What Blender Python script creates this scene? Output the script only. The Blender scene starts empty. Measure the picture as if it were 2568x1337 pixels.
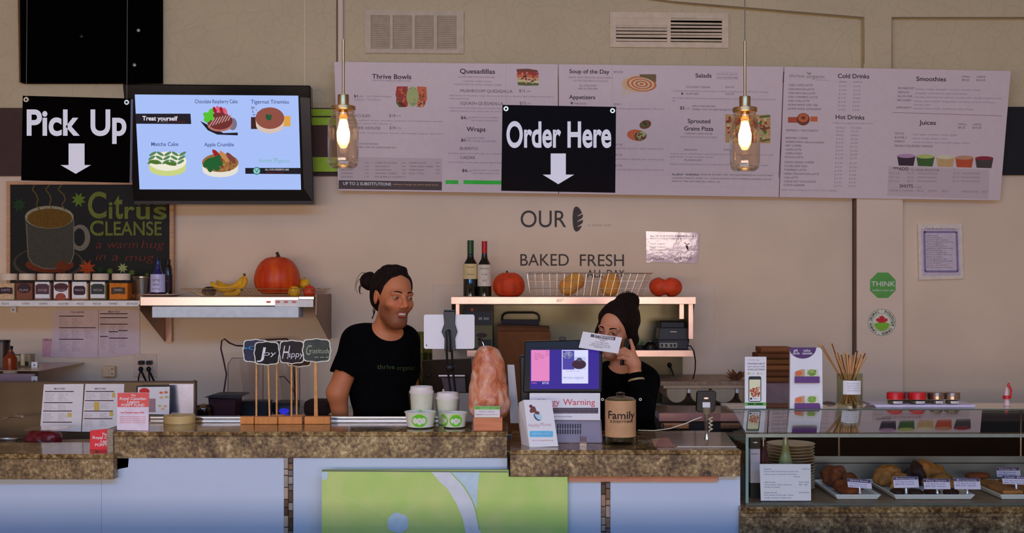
import bpy, math, random
import numpy as np
import openvdb
from mathutils import Vector, Matrix, Euler
random.seed(7)
sc = bpy.context.scene
COL = sc.collection
# ---------------------------------------------------------------- camera, world, lights, exposure
F, CX, HY, ZC = 3000.0, 1284.0, 720.0, 1.62
cam_d = bpy.data.cameras.new('camera'); cam = bpy.data.objects.new('camera', cam_d); COL.objects.link(cam)
cam.location = (0, 0, ZC); cam.rotation_euler = (math.pi/2, 0, 0)
cam_d.sensor_width = 36; cam_d.lens = 36*F/2568; cam_d.shift_y = (HY-668.5)/2568
cam_d.clip_start = .05; cam_d.clip_end = 60
sc.camera = cam
sc.view_settings.view_transform = 'Standard'; sc.view_settings.look = 'None'
sc.view_settings.gamma = 1; sc.view_settings.exposure = 0; sc.view_settings.use_curve_mapping = False
w = bpy.data.worlds.new('world'); sc.world = w; w.use_nodes = True
w.node_tree.nodes['Background'].inputs[0].default_value = (.75, .82, 1, 1)
w.node_tree.nodes['Background'].inputs[1].default_value = .06
def area(name, loc, rot, sx, sy, power, color, spread=180):
    l = bpy.data.lights.new(name, 'AREA'); l.shape = 'RECTANGLE'; l.size = sx; l.size_y = sy
    l.energy = power; l.color = color; l.spread = math.radians(spread)
    o = bpy.data.objects.new(name, l); COL.objects.link(o); o.location = loc; o.rotation_euler = rot
    return o
def spot(name, loc, target, power, color, ang, blend=1, r=.06):
    l = bpy.data.lights.new(name, 'SPOT'); l.energy = power; l.color = color
    l.spot_size = math.radians(ang); l.spot_blend = blend; l.shadow_soft_size = r
    o = bpy.data.objects.new(name, l); COL.objects.link(o); o.location = loc
    o.rotation_euler = (Vector(target)-Vector(loc)).to_track_quat('-Z', 'Y').to_euler()
    return o
# low warm daylight through the shop-front windows behind the photographer
area('window_daylight', (-1.0, -2.4, 1.4), (math.radians(90), 0, 0), 6.5, 1.0, 168, (1, .80, .70))
# blue fill lamp added over the queue to tint the counter front
area('cool_ceiling_strip', (0, -.6, 3.3), (math.radians(62), 0, 0), 6.0, .5, 112, (.12, .42, 1))
# warm ceiling downlights over the serving side
for i, x in enumerate((-2.5, -.85, .9, 2.6)):
    spot('ceiling_downlight', (x, 3.4, 3.4), (x, 6.4, .9), 12, (1, .84, .72), 104, 1, .5)
# ---------------------------------------------------------------- helpers
def P(px, py, D): return Vector(((px-CX)/F*D, D, ZC-(py-HY)/F*D))
def XW(px, D): return (px-CX)/F*D
def ZW(py, D): return ZC-(py-HY)/F*D
def Dz(py, z): return (ZC-z)*F/(py-HY)
def lin(c):
    return tuple((v/255/12.92 if v/255 <= .04045 else ((v/255+.055)/1.055)**2.4) for v in c)
MATS = {}
def mat(name, rgb, g=1.0, rough=.55, metal=0, noise=.06, scale=30, bump=0, emit=0, trans=0, alpha=1, spec=.5, coat=0, ior=1.45, rgb2=None, stretch=None):
    key = name
    if key in MATS: return MATS[key]
    m = bpy.data.materials.new(name); m.use_nodes = True; MATS[key] = m
    nt = m.node_tree; b = nt.nodes['Principled BSDF']
    c = [min(.88, v*g) for v in lin(rgb)]
    if emit:
        c = lin(rgb)
        b.inputs['Base Color'].default_value = (0.01, .01, .01, 1)
        b.inputs['Emission Color'].default_value = (*c, 1); b.inputs['Emission Strength'].default_value = emit
        b.inputs['Roughness'].default_value = .4; b.inputs['Specular IOR Level'].default_value = .2
        return m
    c2 = [min(.9, v*g) for v in lin(rgb2)] if rgb2 else None
    tc = nt.nodes.new('ShaderNodeTexCoord'); src = tc.outputs['Object']
    if stretch:
        mp = nt.nodes.new('ShaderNodeMapping'); nt.links.new(src, mp.inputs[0]); mp.inputs['Scale'].default_value = stretch; src = mp.outputs[0]
    if noise or c2 or bump:
        n = nt.nodes.new('ShaderNodeTexNoise'); n.inputs['Scale'].default_value = scale; n.inputs['Detail'].default_value = 3
        nt.links.new(src, n.inputs['Vector'])
        mx = nt.nodes.new('ShaderNodeMix'); mx.data_type = 'RGBA'
        if c2: A, B = c, c2
        else: A, B = [v*(1-noise) for v in c], [min(.95, v*(1+noise)) for v in c]
        mx.inputs[6].default_value = (*A, 1); mx.inputs[7].default_value = (*B, 1)
        rp = nt.nodes.new('ShaderNodeMapRange'); rp.inputs[1].default_value = .35; rp.inputs[2].default_value = .65
        nt.links.new(n.outputs[0], rp.inputs[0]); nt.links.new(rp.outputs[0], mx.inputs[0])
        nt.links.new(mx.outputs[2], b.inputs['Base Color'])
        if bump:
            bp = nt.nodes.new('ShaderNodeBump'); bp.inputs['Strength'].default_value = bump; bp.inputs['Distance'].default_value = .004
            nt.links.new(n.outputs[0], bp.inputs['Height']); nt.links.new(bp.outputs[0], b.inputs['Normal'])
    else: b.inputs['Base Color'].default_value = (*c, 1)
    b.inputs['Roughness'].default_value = rough; b.inputs['Metallic'].default_value = metal
    b.inputs['Specular IOR Level'].default_value = spec; b.inputs['IOR'].default_value = ior
    if trans: b.inputs['Transmission Weight'].default_value = trans
    if coat: b.inputs['Coat Weight'].default_value = coat; b.inputs['Coat Roughness'].default_value = .08
    if alpha < 1: b.inputs['Alpha'].default_value = alpha
    return m
def glassmat(name, tint=(.93, .97, .95), rough=.02, opac=.12, power=4.5):
    """thin clear pane: mostly transparent with a fresnel reflection"""
    if name in MATS: return MATS[name]
    m = bpy.data.materials.new(name); m.use_nodes = True; MATS[name] = m
    nt = m.node_tree; nt.nodes.clear()
    out = nt.nodes.new('ShaderNodeOutputMaterial'); t = nt.nodes.new('ShaderNodeBsdfTransparent'); t.inputs[0].default_value = (*tint, 1)
    g = nt.nodes.new('ShaderNodeBsdfGlossy'); g.inputs['Roughness'].default_value = rough; g.inputs[0].default_value = (1, 1, 1, 1)
    lw_ = nt.nodes.new('ShaderNodeLayerWeight'); lw_.inputs[0].default_value = .5; fr = nt.nodes.new('ShaderNodeMath'); fr.operation = 'POWER'; fr.inputs[1].default_value = power; fr.use_clamp = True
    nt.links.new(lw_.outputs['Facing'], fr.inputs[0])
    ad = nt.nodes.new('ShaderNodeMath'); ad.operation = 'ADD'; ad.use_clamp = True; ad.inputs[1].default_value = opac
    mx = nt.nodes.new('ShaderNodeMixShader')
    nt.links.new(fr.outputs[0], ad.inputs[0]); nt.links.new(ad.outputs[0], mx.inputs[0])
    nt.links.new(t.outputs[0], mx.inputs[1]); nt.links.new(g.outputs[0], mx.inputs[2]); nt.links.new(mx.outputs[0], out.inputs[0])
    return m
class MB:
    def __init__(s, m=None): s.v = []; s.f = []; s.mi = []; s.mats = []; s.m = m
    def _m(s, m):
        m = m or s.m
        if m not in s.mats: s.mats.append(m)
        return s.mats.index(m)
    def add(s, vs, fs, m=None):
        o = len(s.v); k = s._m(m); s.v += [tuple(v) for v in vs]
        for f in fs: s.f.append(tuple(i+o for i in f)); s.mi.append(k)
        return s
    def box(s, x0, x1, y0, y1, z0, z1, m=None, M=None):
        vs = [Vector((x, y, z)) for z in (z0, z1) for y in (y0, y1) for x in (x0, x1)]
        if M: vs = [M @ v for v in vs]
        return s.add(vs, [(0, 2, 3, 1), (4, 5, 7, 6), (0, 1, 5, 4), (2, 6, 7, 3), (0, 4, 6, 2), (1, 3, 7, 5)], m)
    def prism(s, pts, vec, m=None):
        n = len(pts); a = [Vector(p) for p in pts]; b = [p+Vector(vec) for p in a]
        return s.add(a+b, [tuple(range(n)), tuple(range(2*n-1, n-1, -1))]+[(i, i+n, (i+1) % n+n, (i+1) % n) for i in range(n)], m)
    def tube(s, pts, r, n=8, m=None, closed=False, cap=True):
        pts = [Vector(p) for p in pts]; N = len(pts); vs = []
        up = None
        for i, p in enumerate(pts):
            a = pts[(i-1) % N] if (closed or i) else p; b = pts[(i+1) % N] if (closed or i < N-1) else p
            t = (b-a).normalized()
            if up is None: up = t.orthogonal().normalized()
            up = (up-t*up.dot(t)); up = up.normalized() if up.length > 1e-6 else t.orthogonal().normalized()
            sd = t.cross(up); rr = r[i] if isinstance(r, (list, tuple)) else r
            vs += [p+(up*math.cos(2*math.pi*k/n)+sd*math.sin(2*math.pi*k/n))*rr for k in range(n)]
        fs = []
        for i in range(N if closed else N-1):
            j = (i+1) % N
            fs += [(i*n+k, i*n+(k+1) % n, j*n+(k+1) % n, j*n+k) for k in range(n)]
        if cap and not closed: fs += [tuple(range(n-1, -1, -1)), tuple(range((N-1)*n, N*n))]
        return s.add(vs, fs, m)
    def lathe(s, prof, c, n=24, m=None, M=None, sx=1, sy=1, mlist=None, a0=0, a1=2*math.pi):
        c = Vector(c); vs = []; full = abs(a1-a0-2*math.pi) < 1e-6
        K = n if full else n+1
        for r, z in prof:
            for k in range(K):
                a = a0+(a1-a0)*k/n; p = Vector((r*math.cos(a)*sx, r*math.sin(a)*sy, z))
                vs.append(c+(M @ p if M else p))
        for i in range(len(prof)-1):
            fs = [(i*K+k, i*K+(k+1) % K, (i+1)*K+(k+1) % K, (i+1)*K+k) for k in range(n)]
            if i == 0: s.add(vs, fs, mlist[i] if mlist else m); o = len(s.v)-len(vs)
            else:
                kk = s._m(mlist[i] if mlist else m)
                for f in fs: s.f.append(tuple(q+o for q in f)); s.mi.append(kk)
        return s
    def sphere(s, c, r, n=12, m=None, M=None):
        rx, ry, rz = (r, r, r) if not isinstance(r, (list, tuple)) else r
        prof = [(math.sin(math.pi*i/n), -math.cos(math.pi*i/n)) for i in range(n+1)]
        mm = Matrix.Diagonal((rx, ry, rz)); mm = (M.to_3x3() @ mm) if M else mm
        prof[0] = (1e-4, -1); prof[-1] = (1e-4, 1)
        return s.lathe(prof, c, n*2, m, mm)
def finish(o, parent=None, label=None, cat=None, group=None, kind=None):
    COL.objects.link(o)
    if parent is not None:
        o.parent = parent; M = Matrix.Identity(4); q = parent
        while q is not None:
            M = q.matrix_basis if q.parent is None else M
            q = q.parent
        o.matrix_parent_inverse = M.inverted() if parent.parent is None else Matrix.Identity(4)
    if label: o['label'] = label
    if cat: o['category'] = cat
    if group: o['group'] = group
    if kind: o['kind'] = kind
    return o
def O(name, mb, parent=None, label=None, cat=None, group=None, kind=None, bevel=0, smooth=False, seg=2):
    me = bpy.data.meshes.new(name); me.from_pydata(mb.v, [], mb.f)
    for m in mb.mats: me.materials.append(m)
    me.polygons.foreach_set('material_index', mb.mi); me.update()
    me.validate()
    import bmesh
    bm = bmesh.new(); bm.from_mesh(me); bmesh.ops.recalc_face_normals(bm, faces=bm.faces); bm.to_mesh(me); bm.free()
    if smooth:
        me.polygons.foreach_set('use_smooth', [True]*len(me.polygons))
        me.set_sharp_from_angle(angle=math.radians(40))
    o = bpy.data.objects.new(name, me); finish(o, parent, label, cat, group, kind)
    if bevel:
        b = o.modifiers.new('bevel', 'BEVEL'); b.width = bevel; b.segments = seg; b.limit_method = 'ANGLE'
    return o
def T(name, loc, label, cat, group=None):
    o = bpy.data.objects.new(name, None); o.empty_display_size = .05; o.location = loc
    o.matrix_basis = Matrix.Translation(loc)
    return finish(o, None, label, cat, group)
def copy_thing(o, loc, label, rotz=None, scale=None):
    def rec(a, par):
        c = a.copy(); COL.objects.link(c)
        if par is not None: c.parent = par
        for ch in a.children: rec(ch, c)
        return c
    c = rec(o, None); c.location = loc; c['label'] = label
    if rotz is not None: c.rotation_euler.z = rotz
    if scale is not None: c.scale = scale
    return c
# ---- text
_fc = bpy.data.curves.new('font', 'FONT'); _fc.resolution_u = 2; _fo = bpy.data.objects.new('font', _fc); COL.objects.link(_fo)
_tc = {}
def textgeo(s, bold=0.0, res=2):
    if (s, bold, res) in _tc: return _tc[(s, bold, res)]
    _fc.body = s; _fc.offset = bold; _fc.resolution_u = res
    bpy.context.view_layer.update()
    dg = bpy.context.evaluated_depsgraph_get()
    me = bpy.data.meshes.new_from_object(_fo.evaluated_get(dg))
    v = [(a.co.x, a.co.y) for a in me.vertices]; f = [tuple(p.vertices) for p in me.polygons]
    bpy.data.meshes.remove(me); _tc[(s, bold, res)] = (v, f)
    return v, f
class Pl:
    """a real plane in the room, addressed by where it appears in the photograph; off lifts print off the surface"""
    def __init__(s, pts):      # three (px,py,D)
        A = np.array([[1, p[0], p[1]] for p in pts], float); s.k = np.linalg.solve(A, np.array([1/p[2] for p in pts]))
    def D(s, px, py): return 1/(s.k[0]+s.k[1]*px+s.k[2]*py)
    def pt(s, px, py, off=0): return P(px, py, s.D(px, py)-off)
    def poly(s, mb, pts, m, off=.0006):
        mb.add([s.pt(x, y, off) for x, y in pts], [tuple(range(len(pts)))], m)
    def rect(s, mb, x0, y0, x1, y1, m, off=.0006, sl=0):
        s.poly(mb, [(x0, y0), (x1, y0+sl*(x1-x0)), (x1, y1+sl*(x1-x0)), (x0, y1)], m, off)
    def ell(s, mb, cx, cy, rx, ry, m, off=.0006, n=18, rot=0, a0=0, a1=360):
        pts = []
        for k in range(n+(0 if a1-a0 == 360 else 1)):
            a = math.radians(a0+(a1-a0)*k/n); x, y = rx*math.cos(a), ry*math.sin(a)
            pts.append((cx+x*math.cos(rot)-y*math.sin(rot), cy+x*math.sin(rot)+y*math.cos(rot)))
        s.poly(mb, pts, m, off)
    def line(s, mb, pts, wd, m, off=.0008):
        for (a, b), (c, d) in zip(pts[:-1], pts[1:]):
            L = math.hypot(c-a, d-b) or 1; nx, ny = -(d-b)/L*wd/2, (c-a)/L*wd/2
            s.poly(mb, [(a+nx, b+ny), (c+nx, d+ny), (c-nx, d-ny), (a-nx, b-ny)], m, off)
    def slab(s, mb, pts, th, m):
        a = [s.pt(x, y) for x, y in pts]; mb.prism(a, (0, th, 0), m)
    def text(s, mb, st, x0, x1, yb, cap, m, bold=0, off=.001, sl=0, shear=0, mid=None):
        v, f = textgeo(st, bold, 8 if cap > 24 else 4 if cap > 9 else 2)
        if not v: return
        xa = min(a[0] for a in v); xb = max(a[0] for a in v); kx = (x1-x0)/max(1e-6, xb-xa); ky = cap/.682
        if mid is not None: kx = ky*mid; x0 = x0
        pts = []
        for a, b in v:
            X = x0+(a-xa)*kx+shear*b*ky; pts.append(s.pt(X, yb-b*ky+sl*(X-x0), off))
        mb.add(pts, f, m)
class Crop:
    def __init__(s, pl, ox, oy, k, sl=0): s.p, s.ox, s.oy, s.k, s.sl = pl, ox, oy, k, sl
    def q(s, x, y): return s.ox+x/s.k, s.oy+y/s.k
    def t(s, mb, st, x0, x1, yb, cap, m, bold=0, off=.001, shear=0, sl=None):
        a, b = s.q(x0, yb); s.p.text(mb, st, a, s.q(x1, yb)[0], b, cap/s.k, m, bold, off, s.sl if sl is None else sl, shear)
    def r(s, mb, x0, y0, x1, y1, m, off=.0006):
        a, b = s.q(x0, y0); c, d = s.q(x1, y1); s.p.rect(mb, a, b, c, d, m, off, s.sl)
    def e(s, mb, cx, cy, rx, ry, m, off=.0008, rot=0, n=16, a0=0, a1=360):
        a, b = s.q(cx, cy); s.p.ell(mb, a, b, rx/s.k, ry/s.k, m, off, n, rot, a0, a1)
    def g(s, mb, pts, m, off=.0008): s.p.poly(mb, [s.q(*p) for p in pts], m, off)
    def l(s, mb, pts, wd, m, off=.0008): s.p.line(mb, [s.q(*p) for p in pts], wd/s.k, m, off)
# ---- smooth solids from distance fields
class SDF:
    def __init__(s, lo, hi, h):
        s.lo = np.array(lo, float); s.h = h; n = np.ceil((np.array(hi)-s.lo)/h).astype(int)+1
        ax = [s.lo[i]+h*np.arange(n[i]) for i in range(3)]
        s.X, s.Y, s.Z = (a.astype('f') for a in np.meshgrid(*ax, indexing='ij')); s.d = np.full(s.X.shape, 9, 'f')
    Mf = None
    def _p(s, q): return np.array((s.Mf @ Vector(q)) if s.Mf else q, float)
    def _win(s, lo, hi):
        n = s.d.shape; a = np.clip(np.floor((lo-s.lo)/s.h).astype(int), 0, np.array(n)); b = np.clip(np.ceil((hi-s.lo)/s.h).astype(int)+1, 0, np.array(n))
        return tuple(slice(a[i], b[i]) for i in range(3))
    def ell(s, c, r, R=None):
        c = s._p(c); m = max(r)+.06; W = s._win(c-m, c+m); x, y, z = s.X[W]-c[0], s.Y[W]-c[1], s.Z[W]-c[2]
        A = (s.Mf.to_3x3() if s.Mf else Matrix.Identity(3))
        if R is not None: A = A @ R
        ks = s.Mf.to_scale()[0] if s.Mf else 1.0; A = A.inverted(); x, y, z = (float(A[i][0])*x+float(A[i][1])*y+float(A[i][2])*z for i in range(3))
        k0 = np.sqrt((x/r[0])**2+(y/r[1])**2+(z/r[2])**2)+1e-6; k1 = np.sqrt((x/r[0]**2)**2+(y/r[1]**2)**2+(z/r[2]**2)**2)+1e-6
        return W, k0*(k0-1)/k1*ks
    def cap(s, a, b, ra, rb):
        ks = s.Mf.to_scale()[0] if s.Mf else 1.0; ra *= ks; rb *= ks
        a = s._p(a); b = s._p(b); ba = b-a; L = (ba**2).sum() or 1e-9; m = max(ra, rb)+.06
        W = s._win(np.minimum(a, b)-m, np.maximum(a, b)+m)
        px, py, pz = s.X[W]-a[0], s.Y[W]-a[1], s.Z[W]-a[2]; t = np.clip((px*ba[0]+py*ba[1]+pz*ba[2])/L, 0, 1)
        return W, np.sqrt((px-t*ba[0])**2+(py-t*ba[1])**2+(pz-t*ba[2])**2)-(ra+(rb-ra)*t)
    def chain(s, pts, rs, k=.01):
        for i in range(len(pts)-1): s.add(s.cap(pts[i], pts[i+1], rs[i], rs[i+1]), k)
        return s
    def add(s, wd, k=.01):
        W, d = wd; o = s.d[W]; h = np.clip(.5+.5*(o-d)/k, 0, 1); s.d[W] = o*(1-h)+d*h-k*h*(1-h); return s
    def sub(s, wd, k=.01):
        W, d = wd; d = -d; o = s.d[W]; h = np.clip(.5-.5*(o-d)/k, 0, 1); s.d[W] = o*(1-h)+d*h+k*h*(1-h); return s
    def cut(s, pt, n):      # keep the side the normal points away from
        pt = s._p(pt); n = np.array(((s.Mf.to_3x3() @ Vector(n)) if s.Mf else Vector(n)).normalized())
        s.d = np.maximum(s.d, ((s.X-pt[0])*n[0]+(s.Y-pt[1])*n[1]+(s.Z-pt[2])*n[2])).astype('f'); return s
    def noise(s, amp, f, seed=0):
        r = np.random.RandomState(seed); n = 0
        for i in range(7):
            k = r.randn(3); k = k/np.linalg.norm(k)*f*(1+.5*r.rand()); n = n+np.sin(k[0]*s.X+k[1]*s.Y+k[2]*s.Z+r.rand()*6)
        s.d = s.d+(amp/3*n).astype('f'); return s
    def mesh(s, name, m, parent=None, M=None, smooth=True, color=None, **kw):
        g = openvdb.FloatGrid(background=3.0); g.copyFromArray(np.ascontiguousarray(s.d))
        p, tr, q = g.convertToPolygons(0.0) if False else g.convertToPolygons(0.0, 0.0)
        p = p*s.h+s.lo
        me = bpy.data.meshes.new(name)
        fs = [tuple(int(i) for i in t[::-1]) for t in q]+[tuple(int(i) for i in t[::-1]) for t in tr]
        V = [tuple(v) for v in p]
        me.from_pydata([tuple(M @ Vector(v)) for v in V] if M else V, [], fs); me.materials.append(m); me.update(); me.validate()
        if smooth: me.polygons.foreach_set('use_smooth', [True]*len(me.polygons))
        if color:
            at = me.color_attributes.new('tint', 'FLOAT_COLOR', 'POINT'); c = color(p)
            at.data.foreach_set('color', np.concatenate([c, np.ones((len(c), 1))], 1).astype('f').ravel())
        o = bpy.data.objects.new(name, me)
        return finish(o, parent, **kw)
def tintmat(name, rough=.5, spec=.4, bump=0, scale=200, g=1, sss=0):
    m = bpy.data.materials.new(name); m.use_nodes = True; nt = m.node_tree; b = nt.nodes['Principled BSDF']
    a = nt.nodes.new('ShaderNodeVertexColor'); a.layer_name = 'tint'; nt.links.new(a.outputs[0], b.inputs['Base Color'])
    b.inputs['Roughness'].default_value = rough; b.inputs['Specular IOR Level'].default_value = spec
    if bump:
        n = nt.nodes.new('ShaderNodeTexNoise'); n.inputs['Scale'].default_value = scale; tc = nt.nodes.new('ShaderNodeTexCoord')
        nt.links.new(tc.outputs['Object'], n.inputs['Vector']); bp = nt.nodes.new('ShaderNodeBump'); bp.inputs['Strength'].default_value = bump
        bp.inputs['Distance'].default_value = .002; nt.links.new(n.outputs[0], bp.inputs['Height']); nt.links.new(bp.outputs[0], b.inputs['Normal'])
    if sss: b.inputs['Subsurface Weight'].default_value = sss; b.inputs['Subsurface Radius'].default_value = (1, .3, .15); b.inputs['Subsurface Scale'].default_value = .02
    return m
# ---------------------------------------------------------------- common materials
GW = 2.3      # photo colour -> paint colour on the back wall
GC = 1.6      # the same on the counter
WALL = mat('wall_paint', (168, 148, 126), GW, .7, noise=.05, scale=2.2)
def stucco():
    m = mat('stucco_shaded', (150, 137, 108), GW, .8, noise=.03, scale=3); nt = m.node_tree; b = nt.nodes['Principled BSDF']  # dimmer light high on the wall put into the darker colour
    tc = nt.nodes.new('ShaderNodeTexCoord'); v = nt.nodes.new('ShaderNodeTexVoronoi'); v.feature = 'DISTANCE_TO_EDGE'; v.inputs['Scale'].default_value = 13
    n = nt.nodes.new('ShaderNodeTexNoise'); n.inputs['Scale'].default_value = 5; n.inputs['Detail'].default_value = 5
    ad = nt.nodes.new('ShaderNodeMix'); ad.data_type = 'RGBA'; ad.inputs[0].default_value = .25
    nt.links.new(tc.outputs['Object'], n.inputs['Vector']); nt.links.new(tc.outputs['Object'], ad.inputs[6]); nt.links.new(n.outputs[1], ad.inputs[7])
    nt.links.new(ad.outputs[2], v.inputs['Vector']); mr = nt.nodes.new('ShaderNodeMapRange'); mr.inputs[2].default_value = .05
    nt.links.new(v.outputs[0], mr.inputs[0]); bp = nt.nodes.new('ShaderNodeBump'); bp.inputs['Strength'].default_value = .5; bp.inputs['Distance'].default_value = .003
    nt.links.new(mr.outputs[0], bp.inputs['Height']); nt.links.new(bp.outputs[0], b.inputs['Normal'])
    return m
STUC = stucco()
TRIM = mat('trim_paint', (196, 170, 148), 1.72, .6, noise=.03, scale=3)
GAP = mat('joint_shadow_gap', (96, 74, 60), 1.2, .8)
BLACK = mat('black_plastic', (14, 14, 17), 1.2, .45, noise=.05)
BLACKM = mat('matte_black_board', (5, 3, 3), 1, .9, spec=.03)
DARK = mat('dark_grey_plastic', (42, 40, 42), 1.4, .5)
STEEL = mat('brushed_steel', (176, 166, 160), 1.3, .28, 1, noise=.06, scale=60, stretch=(1, 1, 12))
STEELD = mat('dull_steel', (120, 112, 98), 1.2, .42, 1, noise=.1, scale=8)
STEELS = mat('worn_steel_panel', (92, 80, 62), 1.0, .36, .7, noise=.25, scale=3)
CHROME = mat('chrome', (225, 222, 218), 1.1, .08, 1, noise=.02)
GREYM = mat('satin_nickel', (176, 142, 98), 1.2, .3, 1, noise=.04)
WHITEP = mat('white_paper', (204, 192, 190), GC, .6, noise=.02)
WHITEPL = mat('white_plastic', (205, 202, 212), GC, .35, noise=.02)
INK = mat('dark_ink', (58, 40, 44), 1.3, .7, noise=0)
INKM = mat('mid_grey_ink', (98, 84, 88), 1.6, .7, noise=0)
INKL = mat('pale_grey_ink', (124, 112, 120), 1.9, .7, noise=0)
def granite():
    m = bpy.data.materials.new('granite'); m.use_nodes = True; nt = m.node_tree; b = nt.nodes['Principled BSDF']; MATS['granite'] = m
    tc = nt.nodes.new('ShaderNodeTexCoord')
    n1 = nt.nodes.new('ShaderNodeTexNoise'); n1.inputs['Scale'].default_value = 75; n1.inputs['Detail'].default_value = 6; n1.inputs['Roughness'].default_value = .7
    n2 = nt.nodes.new('ShaderNodeTexNoise'); n2.inputs['Scale'].default_value = 9; n2.inputs['Detail'].default_value = 4; n2.inputs['Distortion'].default_value = 1.2
    ad = nt.nodes.new('ShaderNodeMix'); ad.inputs[0].default_value = .38
    cr = nt.nodes.new('ShaderNodeValToRGB'); e = cr.color_ramp.elements
    cols = [(.36, (34, 22, 14)), (.44, (80, 62, 40)), (.50, (112, 92, 62)), (.56, (140, 122, 88)), (.64, (186, 170, 134))]
    e[0].position = cols[0][0]; e[0].color = (*lin(cols[0][1]), 1); e[1].position = cols[-1][0]; e[1].color = (*lin(cols[-1][1]), 1)
    for p, c in cols[1:-1]: k = e.new(p); k.color = (*lin(c), 1)
    for n in (n1, n2): nt.links.new(tc.outputs['Object'], n.inputs['Vector'])
    nt.links.new(n1.outputs[0], ad.inputs[2]); nt.links.new(n2.outputs[0], ad.inputs[3]); nt.links.new(ad.outputs[0], cr.inputs[0])
    gm = nt.nodes.new('ShaderNodeMix'); gm.data_type = 'RGBA'; gm.blend_type = 'MULTIPLY'; gm.inputs[0].default_value = 1; gm.inputs[7].default_value = (1.55, 1.42, 1.15, 1)
    nt.links.new(cr.outputs[0], gm.inputs[6]); nt.links.new(gm.outputs[2], b.inputs['Base Color'])
    b.inputs['Roughness'].default_value = .12; b.inputs['Specular IOR Level'].default_value = .6
    return m
GRAN = granite()
GRANF = GRAN.copy(); GRANF.name = 'granite_rough_edge'; GRANF.node_tree.nodes['Principled BSDF'].inputs['Roughness'].default_value = .55
# ---------------------------------------------------------------- room shell
WD = 6.4
def struct(name, mb, **k): return O(name, mb, kind='structure', **k)
struct('floor', MB(mat('floor_tile_brown', (92, 76, 62), 1.4, .5, noise=.15, scale=6)).box(-5, 5, -2.6, WD+.1, -.1, 0))
struct('ceiling', MB(mat('ceiling_white', (190, 182, 170), 1.4, .8)).box(-5, 5, -2.6, WD+.1, 3.5, 3.6))
struct('wall_left', MB(WALL).box(-5.1, -5, -2.6, WD+.1, 0, 3.5))
struct('wall_right', MB(WALL).box(5, 5.1, -2.6, WD+.1, 0, 3.5))
b = MB(WALL); b.box(-5, 5, -2.7, -2.6, 0, .8); b.box(-5, 5, -2.7, -2.6, 2.75, 3.5)
for x0, x1 in ((-5, -4.3), (2.3, 5)): b.box(x0, x1, -2.7, -2.6, .8, 2.75)
struct('wall_front', b)
struct('wall_added_blocker', MB(mat('blocker_wood', (70, 56, 46), 1.3, .6, noise=.1)).box(-4.9, 4.9, 3.56, 3.60, 0, .872), bevel=.004)  # added out of view to block window light from the lower counter front
b = MB(DARK)
for x in (-4.3, -2.65, -1, .65, 2.24): b.box(x, x+.06, -2.66, -2.58, .8, 2.75)
b.box(-4.3, 2.3, -2.66, -2.58, .8, .86); b.box(-4.3, 2.3, -2.66, -2.58, 2.69, 2.75)
struct('window_1', b)
# back wall: smooth lower band, stucco upper band behind the boards, column and sloping header beam standing proud
zb = ZW(330, WD)
struct('wall_back', MB(WALL).box(-5, 5, WD, WD+.1, 0, zb))
struct('wall_back_upper', MB(STUC).box(-5, 5, WD, WD+.1, zb, 3.5))
D1 = WD-.05
cx0, cx1 = XW(2149, D1), XW(2264, D1)
struct('trim_1', MB(TRIM).box(cx0, cx1, D1, WD-.001, 0, ZW(330, D1)))
struct('trim_2', MB(GAP).box(XW(2143.5, D1), cx0-.0005, D1+.012, WD-.001, 0, ZW(480, D1)))
hb = MB(STUC); hb.prism([P(1500, -22, D1), P(1690, 3, D1), P(2166, 43, D1), P(2166, 330, D1), P(2236, 330, D1), P(2236, 43, D1), P(3000, 43, D1), P(3000, -160, D1), P(1500, -160, D1)], (0, .049, 0))
struct('trim_3', hb)
b = MB(mat('joint_shadow_gap2', (112, 96, 78), 1.8, .8))
b.tube([P(1690, 4, D1-.001), P(2167, 43.5, D1-.001), P(2167, 160, D1-.001)], .002, 6); b.tube([P(2600, 43.5, D1-.001), P(2236.5, 43.5, D1-.001), P(2236.5, 170, D1-.001)], .002, 6)
struct('trim_4', b)
b = MB(mat('seam_brown', (100, 84, 68), 1.5, .8)); b.box(XW(843.5, WD), XW(847, WD), WD-.004, WD-.001, ZW(160, WD), 3.5)
struct('trim_5', b)
b = MB(TRIM); b.box(XW(849, WD), XW(864, WD), WD-.012, WD-.001, ZW(160, WD), 3.5); b.box(XW(763, WD), XW(766, WD), WD-.004, WD-.001, ZW(215, WD), 3.5)
struct('trim_6', b)
struct('trim_7', MB(TRIM).box(XW(1085, WD-.006), XW(1792, WD-.006), WD-.006, WD-.0005, .9, ZW(712, WD-.006)), bevel=.002)
# painted band behind the boards
b = MB(mat('band_brown', (64, 44, 36), 1.5, .7)); b.box(XW(-60, WD), XW(2146, WD), WD-.02, WD-.0006, ZW(442, WD), ZW(272, WD))
O('dark_wall_band', b, label='long dark brown painted board running along the back wall behind the television', cat='wall board')
b = MB(mat('band_black', (10, 12, 16), 1.2, .6)); b.box(XW(2300, WD), XW(2900, WD), WD-.03, WD-.0006, ZW(440, WD), ZW(270, WD))
O('black_wall_board', b, label='black board at the right edge of the wall behind the white drinks menu', cat='wall board')
lime = mat('lime_paint', (122, 148, 18), GW, .5)
L0 = T('lime_wall_picture', P(815, 350, WD-.03), 'lime green framed panel showing between the television and the menu board', 'picture')
O('panel', MB(mat('lime_frame_brown', (74, 48, 38), 1.5, .7)).box(XW(700, WD), XW(900, WD), WD-.03, WD-.021, ZW(433, WD), ZW(274, WD)), L0)
b = MB(lime)
for y0, y1 in ((276, 293), (297, 316), (396, 432)): b.box(XW(700, WD), XW(900, WD), WD-.034, WD-.0301, ZW(y1, WD), ZW(y0, WD))
O('stripe', b, L0)
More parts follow.
